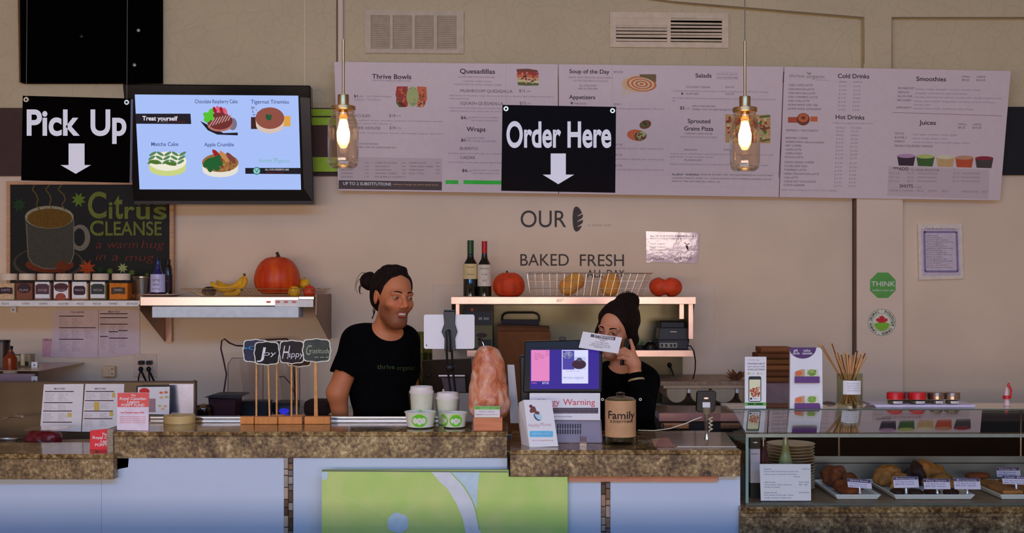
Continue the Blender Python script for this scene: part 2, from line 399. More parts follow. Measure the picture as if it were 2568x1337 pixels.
# ---------------------------------------------------------------- things on the upper wall
a = T('black_wall_panel', P(225, 200, 6.38), 'large black square panel with three screws high above the pick up sign', 'panel')
b = MB(BLACKM); b.prism([P(50, -40, 6.34), P(401, -40, 6.34), P(401, 206, 6.34), P(52, 206, 6.34)], (0, .059, 0)); O('board', b, a)
b = MB(mat('raw_wood_edge', (96, 66, 40), 1.4, .8)); b.prism([P(44, -40, 6.345), P(49.5, -40, 6.345), P(51.5, 206, 6.345), P(48, 206, 6.345)], (0, .05, 0)); O('wooden_edge', b, a)
for x, y in ((347, 76), (337, 163), (204, 91)):
    O('screw', MB(mat('screw_grey' if x > 300 else 'screw_dark', (120, 124, 124) if x > 300 else (30, 30, 30), 2, .4, .6)).sphere(P(x, y, 6.34), (.010, .004, .010), 6), a)
def vent(x0, y0, x1, y1, cells, n, open_, name, label):
    r = T(name, P((x0+x1)/2, y1, WD), label, 'vent'); d = WD-.014; sl = .008
    def q(x, y): return (x, y+(x-x0)*sl)
    m = mat('vent_cream', (164, 148, 124), GW, .6) if open_ else mat('painted_vent', (150, 138, 118), GW, .7)
    fr = MB(m); xs = [x0]+[v for c in cells for v in (c[0], c[2])]+[x1]; cy0, cy1 = cells[0][1], cells[0][3]
    for i in range(0, len(xs), 2): fr.prism([P(*q(xs[i], y0), d), P(*q(xs[i+1], y0), d), P(*q(xs[i+1], y1), d), P(*q(xs[i], y1), d)], (0, .013, 0))
    for c in cells:
        fr.prism([P(*q(c[0], y0), d), P(*q(c[2], y0), d), P(*q(c[2], cy0), d), P(*q(c[0], cy0), d)], (0, .013, 0))
        fr.prism([P(*q(c[0], cy1), d), P(*q(c[2], cy1), d), P(*q(c[2], y1), d), P(*q(c[0], y1), d)], (0, .013, 0))
    O('frame', fr, r)
    bk = MB(BLACKM if open_ else mat('vent_back', (120, 108, 90), GW, .8)); bk.prism([P(*q(x0+5, y0+5), WD-.002), P(*q(x1-5, y0+5), WD-.002), P(*q(x1-5, y1-5), WD-.002), P(*q(x0+5, y1-5), WD-.002)], (0, .0015, 0)); O('backing', bk, r)
    for c in cells:
        if open_:
            for k in range(n):
                s = MB(m); y = cy0+(cy1-cy0)*(k+.5)/n+random.uniform(-1.2, 1.2); h = (cy1-cy0)/n*(.36 if c is cells[0] else .30)
                if c is cells[0] and k < 2: h *= 1.6
                s.prism([P(*q(c[0]-1, y-h), WD-.012), P(*q(c[2]+1, y-h+random.uniform(-.8, .8)), WD-.012), P(*q(c[2]+1, y+h), WD-.006), P(*q(c[0]-1, y+h), WD-.006)], (0, .002, 0)); O('louvre', s, r)
        else:
            s = MB(m)
            for k in range(n):
                y = cy0+(cy1-cy0)*(k+.5)/n; h = (cy1-cy0)/n*.33
                s.prism([P(*q(c[0]-1, y-h), WD-.010), P(*q(c[2]+1, y-h), WD-.010), P(*q(c[2]+1, y+h), WD-.005), P(*q(c[0]-1, y+h), WD-.005)], (0, .002, 0))
            O('louvre_set', s, r, kind='stuff')
vent(915, 25, 1163, 133, [(930, 38, 978, 122), (985, 38, 1033, 122), (1041, 38, 1088, 122), (1096, 38, 1145, 122)], 18, False, 'painted_vent', 'painted over square air vent with four fine louvre banks above the food menu')
vent(1530, 30, 1827, 118, [(1545, 44, 1673, 104), (1682, 44, 1811, 104)], 7, True, 'air_vent', 'open rectangular air vent with two banks of dark slots below the ceiling beam')
# ---------------------------------------------------------------- hanging signs
def hang_sign(pts, D, name, label, words, arrow, base, red=False):
    pl = Pl([(pts[0][0], pts[0][1], D), (pts[1][0], pts[1][1], D), (pts[2][0], pts[2][1], D)])
    r = T(name, pl.pt((pts[0][0]+pts[1][0])/2, pts[2][1]), label, 'sign')
    b = MB(BLACKM if not red else mat('glossy_black_board', (12, 3, 4), 1, .35, spec=.04)); pl.slab(b, pts, .012, None); O('board', b, r)
    sw = mat('sign_white', (236, 226, 218), 1.5, .5, noise=.01); t = MB(sw)
    for w_, x0, x1 in words: pl.text(t, w_, x0, x1, base, 61, sw, .028, .002)
    O('lettering', t, r, label='bold white words')
    t = MB(sw); pl.poly(t, arrow, sw, .002); O('arrow', t, r, label='white arrow pointing down')
    for i in (0, 1):
        x = pts[i][0]+(9 if i == 0 else -9); y = pts[i][1]+10
        g = MB(mat('eyelet_brass', (190, 176, 150), 1.6, .3, 1)); c = pl.pt(x, y, .003); R = Matrix.Rotation(math.pi/2, 3, 'X')
        g.lathe([(.0045, -.002), (.0095, -.002), (.0105, .0005), (.0085, .003), (.0045, .003), (.0045, -.002)], c, 16, None, R); O('eyelet', g, r, smooth=True)
        l = MB(mat('clear_line', (150, 140, 130), 1.5, .3)); l.tube([c, Vector((c.x, c.y+.02, 3.5))], .0004, 5); O('hanging_line', l, r)
    return pl, r
plp, rp = hang_sign([(57, 240), (327, 247), (324, 458), (53, 452)], 4.35, 'pick_up_sign', 'black hanging sign with white words Pick Up and a down arrow', [('Pick', 67, 200), ('Up', 227, 317)], [(172, 360), (212, 360), (212, 414), (228, 414), (190, 436), (152, 414), (172, 414)], 338)
b = MB(mat('clear_edge_strip', (70, 66, 70), 1.6, .2)); plp.slab(b, [(328, 249), (333, 249), (330, 459), (325, 459)], .004, None); O('edge_strip', b, rp)
hang_sign([(1260, 263), (1545, 268), (1543, 483), (1257, 478)], 4.35, 'order_here_sign', 'glossy black hanging sign with white words Order Here over the menu', [('Order', 1270, 1407), ('Here', 1423, 1533)], [(1381, 385), (1419, 385), (1419, 438), (1440, 438), (1400, 462), (1361, 438), (1381, 438)], 368, True)
# ---------------------------------------------------------------- pendants
def pendant(px, ytop, yrod, ysock, ylid, yjar, ybot, hw, label):
    D = 3.2; k = D/F; x = XW(px, D); z = lambda y: ZW(y, D)
    r = T('jar_pendant_lamp', (x, D, z(ybot)), label, 'pendant lamp', 'mason jar pendant lamps')
    O('cable', MB(mat('cable_grey', (96, 84, 72), 1.5, .5)).tube([(x, D, z(yrod)), (x, D, 3.5)], .0016, 6), r)
    O('rod', MB(GREYM).tube([(x, D, z(yrod)), (x, D, z(ysock))], .0038, 12), r, smooth=True)
    O('socket', MB(GREYM).lathe([(.001, z(ysock)), (.0145, z(ysock)), (.0150, z(ysock)-.002), (.0150, z(ylid)+.001), (.001, z(ylid))], (x, D, 0), 24), r, smooth=True)
    zl = z(ylid); zj = z(yjar); zt = z(ybot); R = hw*k
    O('lid', MB(GREYM).lathe([(.001, zl), (.030, zl), (.0325, zl-.001), (.0325, zj+.001), (.031, zj), (.001, zj)], (x, D, 0), 32), r, smooth=True)
    h = zj-zt
    pr = [(.0295, zj+.002), (.0300, zj-.008), (.0293, zj-.012), (.0315, zj-.018), (R*.93, zj-.032), (R, zj-.045), (R, zt+.05), (R*.985, zt+.03), (R*.99, zt+.018), (R*.93, zt+.006), (R*.75, zt), (R*.5, zt+.004), (.0005, zt+.005)]
    inn = [(max(.0005, q[0]-.0022), q[1]+(.0025 if i > 8 else 0)) for i, q in enumerate(pr)][::-1]
    jar = MB(glassmat('jar_glass', (.96, .90, .82), .05, .05, 2.6)); jar.lathe(pr+inn, (x, D, 0), 40)
    O('glass_jar', jar, r, smooth=True)
    em = mat('bulb_glow', (255, 214, 150), emit=22)
    bp = [(.0005, zj-.024), (.009, zj-.028), (.013, zj-.045), (.0175, zj-.060), (.0165, zj-.078), (.008, zj-.092), (.0005, zj-.094)]
    O('bulb', MB(em).lathe(bp, (x, D, 0), 20), r, smooth=True)
    O('bulb_cap', MB(GREYM).lathe([(.001, zj), (.012, zj), (.012, zj-.020), (.009, zj-.024), (.001, zj-.024)], (x, D, 0), 20), r, smooth=True)
    return r
pendant(861, 0, 99, 238, 266, 276, 421, 38.5, 'mason jar pendant lamp hanging at the left end of the food menu')
pendant(1868, 0, 103, 242, 270, 281, 428, 37.5, 'mason jar pendant lamp hanging in front of the pizza picture')
# ---------------------------------------------------------------- menu boards (tilted forward at the top)
MPL = Pl([(838, 155, 6.18), (2535, 178, 6.18), (1400, 486, 6.33)])
MW = mat('menu_board_white', (164, 150, 148), GW, .5, noise=.015)
MG = mat('menu_board_grey', (152, 138, 136), GW, .6, noise=.01)
def board(pts, label):
    r = T('menu_board', MPL.pt((pts[0][0]+pts[1][0])/2, pts[2][1]), label, 'menu board', 'white menu boards along the wall')
    b = MB(MW); MPL.slab(b, pts, .012, None); O('board', b, r, bevel=.001)
    for fx in (.2, .8):
        x = pts[0][0]+(pts[1][0]-pts[0][0])*fx; c = MPL.pt(x, pts[0][1]+30)
        O('wall_bracket', MB(STEELD).box(c.x-.02, c.x+.02, c.y+.0125, WD-.02, c.z-.03, c.z), r)
    return r
def blobs(pl, mb, x0, y0, x1, y1, cols, n, r, seed, off=.0012):
    rd = random.Random(seed)
    for i in range(n):
        m = rd.choice(cols); pl.ell(mb, rd.uniform(x0+r, x1-r), rd.uniform(y0+r*.6, y1-r*.6), r*rd.uniform(.5, 1.2), r*rd.uniform(.35, .8), m, off+i*1e-6, 7, rd.uniform(0, 3))
def fm(n, c): return mat('print_'+n, c, GW, .5, noise=.05)
RED, ORG, GRN, LGR, BRN, TAN, DKB, PUR = (fm(n, c) for n, c in (('red', (130, 34, 24)), ('orange', (160, 78, 40)), ('green', (62, 78, 28)), ('lightgreen', (132, 140, 84)), ('brown', (92, 44, 26)), ('tan', (170, 130, 90)), ('darkbrown', (40, 22, 18)), ('purple', (50, 28, 36))))
SL = .0145
bA = board([(838, 155), (1399, 161), (1400, 486), (848, 478)], 'left white menu board with Thrive Bowls, Quesadillas and Wraps')
d, g_, l_ = MB(INK), MB(INKM), MB(INKL)
c = Crop(MPL, 820, 140, 3.714, SL)
H = lambda s, x0, x1, y, h=42: c.t(d, s, x0, x1, y, h, INK, .012)
h2 = lambda s, x0, x1, y, h=25: c.t(g_, s, x0, x1, y, h, INKM)
sm = lambda s, x0, x1, y, h=13: c.t(l_, s, x0, x1, y, h, INKL)
H('Thrive Bowls', 420, 785, 212); sm('READY WITH GREENS NO SUBSTITUTIONS', 425, 780, 236)
H('$1.', 250, 305, 386, 24); sm('00', 308, 338, 386, 16); sm('ZUCCHINI NOODLES', 372, 600, 384); sm('UPGRADE', 250, 345, 415); sm('OR QUINOA', 372, 500, 415)
h2('HERCULES', 195, 402, 568); h2('$18.', 580, 645, 568); sm('75', 650, 688, 568, 15)
sm('brown rice, sunflower sprouts, cucumbers, tomatoes, carrots, pickled beets, avocado,', 160, 1080, 604); sm('cashew cheese sauce with chipotle oil', 160, 605, 634)
h2('POWER HOUSE', 190, 498, 682); h2('$18.', 583, 645, 682); sm('75', 650, 690, 682, 15)
sm('quinoa, avocado, sweet potatoes, carrots, red cabbage, tempeh, with tahini', 160, 1085, 720)
c.t(g_, 'ADD EXTRA PROTEIN', 290, 475, 826, 13, INKM); c.t(g_, 'TEMPEH, TOFU OR HARD BOILED EGG', 260, 648, 857, 13, INKM)
c.r(g_, 112, 942, 1072, 1152, MG)
for k, (a1, a2, a3) in enumerate((('MUSHROOMS', 'SWEET POTATOES', 'CASHEW SAUCE'), ('CUCUMBER', 'AVOCADO', 'VEGAN CASHEW CHEESE'), ('BEANS', 'GUACAMOLE', 'VEGETABLES'), ('CHICKPEAS', 'ORGANIC TEMPEH', 'EGG / TOFU'), ('BLACK BEANS', 'BIG BURRITO TAHINI', ''))):
    y = 1003+k*32.5
    for s_, x0, w in ((a1, 135, 105), (a2, 448, 62+10*len(a2)), (a3, 765, 50+9*len(a3))):
        if s_: c.t(g_, s_, x0, x0+w, y, 13, INKM)
    for x0 in (350, 695, 1010):
        if x0 < 1000 or a3: c.t(g_, '%.2f' % (1.5+k*.4), x0, x0+36, y, 12, INKM)
DKBAR = mat('menu_dark_bar', (70, 58, 56), 1.8, .6); c.r(d, 108, 1158, 1070, 1240, DKBAR)
LT = mat('print_white', (205, 196, 200), GW, .6, noise=0)
c.t(l_, 'UP TO 2 SUBSTITUTIONS', 150, 597, 1203, 27, LT, .02, .0014); c.t(l_, 'without charge on some salad items', 612, 1040, 1203, 14, mat('print_tan', (150, 136, 128), GW, .6, noise=0), 0, .0014)
GB = mat('menu_green_bar', (36, 150, 44), GW, .5); c.r(d, 1104, 1158, 1222, 1194, GB); c.r(d, 1272, 1158, 1640, 1194, GB); c.e(d, 1247, 1176, 18, 18, fm('palegreen', (150, 175, 140)))
H('Quesadillas', 1238, 1565, 163); sm('GLUTEN FREE OPTIONS AVAILABLE', 1222, 1565, 202, 14); sm('CHEDDAR CHEESE CAN BE', 1270, 1530, 243, 14); sm('SUBSTITUTED FOR VEGAN CASHEW CHEESE', 1185, 1625, 273, 14)
h2('MUSHROOM QUESADILLA', 1242, 1728, 338, 27); h2('$15.', 1790, 1855, 338, 27); sm('00', 1860, 1895, 338, 16)
sm('black beans & chia pesto wrap, mushrooms & onions, spinach, light cashew cheese with a', 1142, 2110, 374); sm('side of guacamole', 1142, 1322, 402)
h2('SQUASH QUESADILLA', 1242, 1642, 454, 27); h2('$15.', 1795, 1860, 454, 27); sm('75', 1865, 1900, 454, 16)
sm('butter squash & chia pesto wrap with cashew cheese', 1142, 1640, 489); sm('cashew chipotle sauce with a side of coconut', 1142, 1640, 518)
for y, x in ((588, 1245), (1080, 1257)):
    H('$6.', x, x+62, y, 26); sm('75', x+66, x+92, y, 17); sm('MAKE IT INTO A COMBO', x+100, x+350, y-8); sm('ADD A SMALL SALAD OR SOUP', x+100, x+350, y+20)
H('Wraps', 1300, 1477, 703, 40); sm('NOW: RAW WRAP', 1295, 1470, 772, 14); H('$0.', 1247, 1300, 797, 25); sm('75', 1303, 1340, 797, 17); sm('VEGAN, GLUTEN FREE', 1355, 1575, 801, 14)
h2('BURRITO', 1240, 1405, 876, 27); sm('black beans, spanish rice, avocado, salsa, corn, sweet potato', 1128, 1640, 912)
h2('CAESAR', 1240, 1380, 960, 27); sm('romaine, tempeh, coconut caesar dressing, vegan parmesan', 1128, 1640, 995)
f = MB(TAN)
c.g(f, [(650, 285), (752, 285), (752, 470), (700, 478), (655, 430), (638, 360)], RED); c.g(f, [(645, 400), (700, 430), (740, 478), (672, 478), (645, 440)], GRN)
c.e(f, 797, 380, 58, 95, LGR, .001); c.g(f, [(840, 285), (925, 290), (932, 400), (900, 478), (840, 478)], ORG); blobs(MPL, f, *c.q(645, 290), *c.q(750, 440), [RED, ORG, BRN], 25, 4, 1); blobs(MPL, f, *c.q(842, 290), *c.q(925, 475), [RED, TAN, BRN, ORG], 30, 3.5, 2)
blobs(MPL, f, *c.q(752, 290), *c.q(845, 475), [LGR, fm('sage', (110, 122, 76))], 16, 4, 3)
for k, (y, m) in enumerate(((140, BRN), (165, RED), (190, ORG), (215, TAN), (240, fm('cream', (180, 160, 110))), (262, GRN))):
    c.g(f, [(1765+8*(k % 2), y-16), (1870, y-20+k), (1972-14*(k == 0), y-6), (1970, y+14), (1860, y+16), (1770+12*(k > 3), y+12)], m, .0008+k*2e-5)
blobs(MPL, f, *c.q(1790, 130), *c.q(1960, 270), [BRN, TAN, RED, DKB], 30, 3.5, 5)
O('heading_lettering', d, bA); O('item_lettering', g_, bA); O('fine_print', l_, bA); O('food_picture', f, bA)
# middle board
bB = board([(1401, 161), (1965, 167), (1953, 494.5), (1402, 486)], 'middle white menu board with Soup of the Day, Salads and Grains Pizza')
d, g_, l_, f = MB(INK), MB(INKM), MB(INKL), MB(TAN); c = Crop(MPL, 1380, 140, 3.713, SL)
H('Soup of the Day', 178, 550, 161, 36); h2('$10.50', 592, 676, 158, 18); sm('SERVED WITH SPROUTED GRAINS BREAD', 172, 580, 207, 15); sm('GLUTEN FREE BREAD AVAILABLE', 212, 538, 238, 15)
h2('ALL OUR SOUPS', 270, 430, 284, 15); h2('ARE GLUTEN FREE', 258, 440, 312, 15)
H('Appetizers', 175, 418, 401, 36); c.e(g_, 200, 440, 11, 13, INKM); h2('NACHOS', 222, 335, 453, 18); h2('$18.', 597, 640, 458, 16); sm('75', 642, 668, 458)
for s_, x1, y in (('cashew cheese, guacamole, black beans, coffee sauce', 1065, 496), ('pomegranate, spinach, radish, breadcrumbs,', 1060, 866), ('cashew cheese, apple & pear chutney, basil', 1060, 966), ('vegan mozzarella, banana, walnut, tamarind', 1055, 1063)): sm(s_, 560, x1, y, 14)
for y in (835, 930, 1030): h2('$7.75', 600, 668, y, 16)
H('Salads', 1352, 1502, 201, 37); sm('ALL SALADS CAN BE', 1548, 1742, 178, 15); sm('MADE', 1548, 1605, 211, 15); h2('GLUTEN FREE', 1612, 1748, 211, 15)
for y in (152, 220):
    for k in range(12): c.r(l_, 1540+k*18.5, y, 1550+k*18.5, y+2.5, INKL)
h2('COCONUT CAESAR', 1262, 1490, 298, 17); h2('$14.75', 1635, 1712, 298, 15); sm('romaine, lemon parmesan, cashew herb croutons, coconut bacon, carob caesar dressing', 1145, 2025, 331, 14)
c.e(g_, 1228, 352, 10, 12, INKM); h2('NURTURE', 1262, 1380, 362, 17); h2('$16.75', 1635, 1712, 362, 15); sm('kale, arugula, baby kale, sweet potato, spicy almonds, avocado, red onion, tahini dressing, sprouted grains pita', 1135, 2100, 398, 14); sm('dip', 1135, 1165, 425, 14)
H('$2.', 1208, 1258, 498, 28); sm('75', 1264, 1300, 498, 16); h2('ADD EXTRA PROTEIN', 1320, 1538, 475, 15); h2('TEMPEH, TOFU OR HARD BOILED EGG', 1320, 1700, 506, 15)
H('Sprouted', 1280, 1490, 625, 37); H('Grains Pizza', 1247, 1518, 694, 37); h2('CHEDDAR CHEESE CAN BE', 1252, 1508, 730, 14); sm('SUBSTITUTED FOR VEGAN CHEESE', 1212, 1550, 762, 14)
h2('MEXICAN', 1247, 1362, 882, 15); h2('$18.75', 1618, 1690, 882, 15); sm('tomato sauce, refried beans, ground and spiced corn, jalapeno, cashew cheese, avocado', 1120, 2080, 916, 14); sm('garlic & salt, tomato, avocado, cilantro', 1120, 1520, 945, 14)
h2('MUSHROOM', 1247, 1408, 978, 15); sm('kale & sundried caramelized onion, mozzarella, mushrooms, cashew cream, fresh arugula', 1120, 2030, 1013, 14)
H('ALLERGY  WARNING', 1132, 1385, 1112, 17); h2('PLEASE BE ADVISED THAT WE HAVE PREPARED IN OUR KITCHEN', 1395, 2070, 1112, 14); h2('CONTAINS: PEANUTS, WHEAT, SOY, COME IN CONTACT WITH COMMON ALLERGENS, SUCH AS', 1132, 2062, 1144, 14); h2('PEANUTS, TREE NUTS, BEE MILK, GARLIC OIL.', 1132, 1585, 1174, 14)
c.l(l_, [(1120, 1075), (2085, 1090), (2085, 1230), (1120, 1215), (1120, 1075)], 2, MG)
rl = mat('menu_maroon_line', (96, 46, 50), 1.8, .6)
c.e(f, 815, 262, 150, 78, fm('bread1', (176, 140, 104)), .0008); c.g(f, [(665, 300), (720, 330), (745, 360), (700, 370), (668, 345)], fm('bowlrim', (165, 150, 130)), .0009)
for k, (rx, ry) in enumerate(((140, 70), (120, 60), (100, 50), (80, 40), (60, 30), (40, 20), (20, 10))): c.e(f, 850, 262, rx, ry, (ORG, fm('bread2', (190, 150, 116)))[k % 2], .001+k*4e-5, .1)
c.g(f, [(830, 172), (985, 172), (985, 245), (940, 230), (890, 205), (835, 195)], fm('bread3', (90, 70, 40)), .0014)
c.e(f, 885, 640, 56, 40, BRN, .0008, -.3); c.e(f, 880, 635, 40, 26, GRN, .001, -.3); c.e(f, 805, 740, 92, 52, ORG, .0009, .15); c.e(f, 840, 748, 58, 44, BRN, .001, -.2); c.e(f, 845, 735, 46, 28, LGR, .0012, -.2); blobs(MPL, f, *c.q(780, 715), *c.q(890, 790), [GRN, BRN, LGR, DKB], 22, 3.6, 8); blobs(MPL, f, *c.q(835, 605), *c.q(935, 665), [GRN, BRN, DKB], 16, 3.6, 9)
c.r(f, 1630, 545, 2050, 808, fm('pizza', (150, 116, 70))); blobs(MPL, f, *c.q(1634, 550), *c.q(2046, 805), [RED, ORG, GRN, LGR, TAN, BRN, fm('cream', (180, 160, 110))], 150, 6, 11)
for k, y in enumerate((570, 680, 790)): c.l(f, [(1950+k*8, y), (2045, 560+k*110)], 16, (GRN, BRN, GRN)[k], .0016)
c.l(d, [(2172, 152), (2150, 740), (2128, 1110)], 3.5, rl)
O('heading_lettering', d, bB); O('item_lettering', g_, bB); O('fine_print', l_, bB); O('food_picture', f, bB)
# drinks board
bC = board([(1967, 167), (2535, 178), (2508, 503), (1955, 494.5)], 'right white menu board with Cold Drinks, Hot Drinks, Smoothies and Juices')
d, g_, l_, f = MB(INK), MB(INKM), MB(INKL), MB(TAN); c = Crop(MPL, 1940, 140, 3.519, .017)
LG = mat('logo_grey', (112, 110, 100), GW, .6, noise=0)
c.t(l_, 'thrive', 137, 272, 190, 32, LG, .004); c.t(l_, 'organic', 290, 455, 196, 32, LG, .004); c.g(l_, [(292, 140), (312, 150), (320, 166), (300, 160)], LG); c.g(l_, [(312, 166), (318, 150), (334, 146), (328, 162)], LG); c.l(l_, [(370, 212), (492, 216)], 3, LG)
H('Cold Drinks', 568, 845, 195, 37); sm('SMALL', 580, 652, 236, 15); sm('LARGE', 708, 782, 238, 15)
cold = [('ICED CAFFE LATTE', 136, 345, 266), ('ICED MOCHA LATTE', 136, 358, 302), ('ICED MATCHA LATTE', 134, 367, 337), ('ICED TURMERIC LATTE', 132, 388, 371), ('ICED CHAI LATTE', 130, 318, 405), ('HOME-MADE ICED TEA', 128, 392, 440), ('HOME MADE LEMONADE', 126, 420, 475)]
hot = [('ESPRESSO / MACCHIATO', 112, 395, 665), ('BREWED COFFEE', 108, 300, 733), ('AMERICANO (decaf available)', 107, 445, 767), ('MET COFFEE', 105, 247, 801), ('CAFFE LATTE', 104, 245, 835), ('CAPPUCCINO', 103, 252, 869), ('MOCHA LATTE', 100, 262, 902), ('DANDY BLEND COFFEE', 97, 355, 946), ('LOOSE LEAF TEAS', 95, 295, 980), ('TURMERIC LATTE', 93, 288, 1014), ('GREEN TEA MATCHA LATTE', 92, 402, 1048), ('CHAI LATTE', 91, 215, 1082), ('CHAGA HOT CHOCOLATE', 88, 370, 1116), ('CITRUS CLEANSE', 86, 273, 1148)]
for i, (s_, x0, x1, y) in enumerate(cold+hot):
    h2(s_, x0, x1, y, 17); q = (x0-136)*.9
    p1, p2 = (('$ 5.75', '$ 6.00'), ('$ 4.75', '$ 5.00'), ('$ 3.50', '$ 3.75'))[(i*5) % 3]
    sm(p1, 578+q, 642+q, y+7, 14); sm(p2, 706+q, 768+q, y+9, 14)
H('Hot Drinks', 548, 802, 558, 37); sm('(coffee uses organic fair trade beans)', 520, 875, 597, 12); sm('SINGLE', 552, 632, 641, 14); sm('DOUBLE', 680, 775, 643, 14); sm('SMALL', 550, 622, 706, 14); sm('LARGE', 676, 748, 708, 14)
sm('apple cider, orange juice, lemon juice & ginger', 68, 565, 1187, 13)
H('Smoothies', 1260, 1522, 221, 38); H('Juices', 1285, 1432, 607, 38)
for x, y in ((1665, 190), (1630, 610)):
    h2('SMALL', x, x+76, y, 15); h2('LARGE', x+128, x+204, y+2, 15); h2('$9.25', x-2, x+60, y+31, 18); h2('$10.25', x+126, x+204, y+33, 18)
for a1, x0, x1, y, a2, x2, x3 in (('IRONBOOST', 1100, 1243, 294, 'banana, mango, pineapple, coconut, spinach, orange', 1255, 1825), ('ANTIOXI', 1098, 1195, 330, 'pineapple, mixed berries, apple juice, banana', 1250, 1710), ('ALL IN ONE', 1095, 1225, 364, 'avocado, mixed berries, spinach, coconut milk, raw plant based protein', 1245, 2010), ('RECOVERY', 1092, 1217, 400, 'banana, peanut butter, dragonfruit, raw cacao, coconut oil, banana', 1240, 1955), ('IMMUNITY', 1088, 1217, 465, 'banana, cashew milk, strawberry, camu, honey', 1238, 1765),
                                 ('DETOX', 1072, 1150, 694, 'kale, apple, cucumber, celery, ginger', 1232, 1625), ('BUSTER C', 1070, 1180, 729, 'lemon, orange, ginger, carrot', 1230, 1535), ('ENERGY', 1068, 1160, 763, 'celery, chocolate, beet, cucumber, ginger, lemon', 1228, 1728)):
    h2(a1, x0, x1, y, 18); sm(a2, x2, x3, y+5, 14)
sm('protein, water', 1240, 1390, 437, 14); h2('FRESHLY SQUEEZED ORANGE', 1068, 1405, 802, 18)
c.l(d, [(1050, 500), (2012, 530)], 3, rl); c.l(d, [(90, 140), (68, 640), (46, 1080)], 3.5, rl); c.l(d, [(90, 140), (84, 240)], 9, rl)
c.g(g_, [(1015, 972), (1905, 1005), (1895, 1265), (1003, 1235)], MG, .0003)
H('***ADD', 1053, 1192, 1010, 27); h2('TO YOUR SMOOTHIE', 1205, 1460, 1016, 19)
for k in range(3):
    for s_, x0, x1 in (('MCT OIL', 1025, 1115), ('$2.75', 1185, 1240), ('ASHWAGANDHA', 1270, 1445), ('$2.75', 1585, 1640), ('MACA POWDER', 1660, 1825)): sm(s_, x0-k*3, x1-k*3, 1045+k*34, 15)
H('SHOTS', 1112, 1230, 1162, 27); sm('(1oz)', 1243, 1305, 1165, 18); sm('GINGER & TURMERIC', 1020, 1240, 1196, 17); sm('$4.25', 1265, 1322, 1198, 17); sm('LEMON', 1365, 1440, 1200, 17); sm('$4.25', 1485, 1540, 1202, 17); sm('WHEAT GRASS', 1660, 1812, 1205, 17); sm('$4.75', 1840, 1892, 1207, 17)
for k, (x0, col, top) in enumerate(((1090, (44, 30, 40), (140, 110, 132)), (1260, (48, 76, 30), (140, 148, 80)), (1435, (156, 128, 84), (176, 160, 130)), (1603, (150, 62, 34), (150, 110, 80)), (1778, (54, 48, 44), (110, 30, 40)))):
    y = 880+k*5; x1 = x0+162; m = fm('cup%d' % k, col); mt = fm('cuptop%d' % k, top)
    c.g(f, [(x0, y), (x1, y+3), (x1-18, y+92), (x0+14, y+88)], m); c.e(f, (x0+x1)/2, y+4, 80, 18, mt, .001)
c.r(f, 127, 540, 215, 590, fm('cupr', (140, 60, 40))); c.e(f, 262, 560, 58, 55, BRN, .001); c.e(f, 262, 548, 46, 38, ORG, .0012); c.e(f, 262, 548, 20, 16, BRN, .0014); c.r(f, 325, 535, 388, 580, ORG)
O('heading_lettering', d, bC); O('item_lettering', g_, bC); O('fine_print', l_, bC); O('food_picture', f, bC)
# ---------------------------------------------------------------- television
TP = Pl([(338, 237, 6.03), (748, 240, 6.06), (350, 475, 6.13)])
tv = T('television', TP.pt(560, 520), 'wall mounted black television showing dessert pictures on a pale blue screen', 'television')
b = MB(BLACK); TP.slab(b, [(307, 210), (778, 214), (787, 513), (336, 512)], .07, mat('gloss_black', (8, 8, 12), 1, .15, spec=.3)); O('casing', b, tv, bevel=.006)
b = MB(mat('tv_side_face', (30, 26, 30), 1.4, .3)); TP.slab(b, [(753, 244), (777, 246), (786, 508), (762, 472)], -.002, None); O('side_bezel', b, tv)
b = MB(mat('tv_lower_edge', (44, 40, 40), 1.6, .4)); TP.slab(b, [(337, 504), (786, 504), (787, 512), (337, 512)], -.003, None); O('lower_edge', b, tv)
O('wall_mount', MB(DARK).box(XW(500, 6), XW(620, 6), 6.17, WD-.021, ZW(420, 6), ZW(300, 6)), tv)
def em(n, c, k=1.0): return mat('screen_'+n, c, emit=k)
SB = em('white', (166, 190, 246)); SK = em('black', (12, 10, 22)); ST = em('text', (70, 84, 140)); SG = em('pale_green', (130, 178, 190))
b = MB(SB); TP.poly(b, [(338, 237), (748, 240), (755, 476), (350, 475)], SB, .003); scr = O('screen', b, tv)
b = MB(SK); c = Crop(TP, 0, 0, 2.571, .006); o4 = .004
c.g(b, [(872, 733), (1228, 733), (1233, 800), (876, 798)], SK, .0035)
c.t(b, 'Treat yourself', 918, 1145, 776, 27, em('w', (230, 226, 240)), .02, o4); c.t(b, 'with our', 1035, 1085, 788, 8, em('w'+'2', (150, 140, 150)), 0, o4); c.t(b, 'delicious desserts', 1090, 1195, 788, 9, em('r', (120, 10, 30)), 0, o4)
for s_, x0, x1, y in (('Chocolate Raspberry Cake', 1256, 1532, 666), ('Tigernut Tiramisu', 1617, 1862, 668), ('Matcha Cake', 975, 1150, 941), ('Apple Crumble', 1317, 1508, 944)): c.t(b, s_, x0, x1, y, 24, ST, .012, o4, sl=0)
c.t(b, 'thrive', 1668, 1752, 1048, 26, SG, .008, o4, sl=0); c.t(b, 'organic', 1762, 1868, 1048, 24, SG, .008, o4, sl=0); c.g(b, [(1762, 1016), (1774, 1022), (1778, 1032), (1764, 1026)], SG, o4); c.g(b, [(1775, 1030), (1780, 1020), (1792, 1018), (1786, 1028)], SG, o4)
c.g(b, [(1581, 1083), (1937, 1083), (1939, 1123), (1582, 1121)], SK, .0035); c.e(b, 1655, 1102, 25, 25, em('teal', (30, 120, 120)), .0037); c.e(b, 1655, 1102, 19, 19, em('teal2', (150, 200, 200)), .0039); c.l(b, [(1646, 1092), (1655, 1112), (1666, 1090)], 5, em('teal', (30, 120, 120)), .0042)
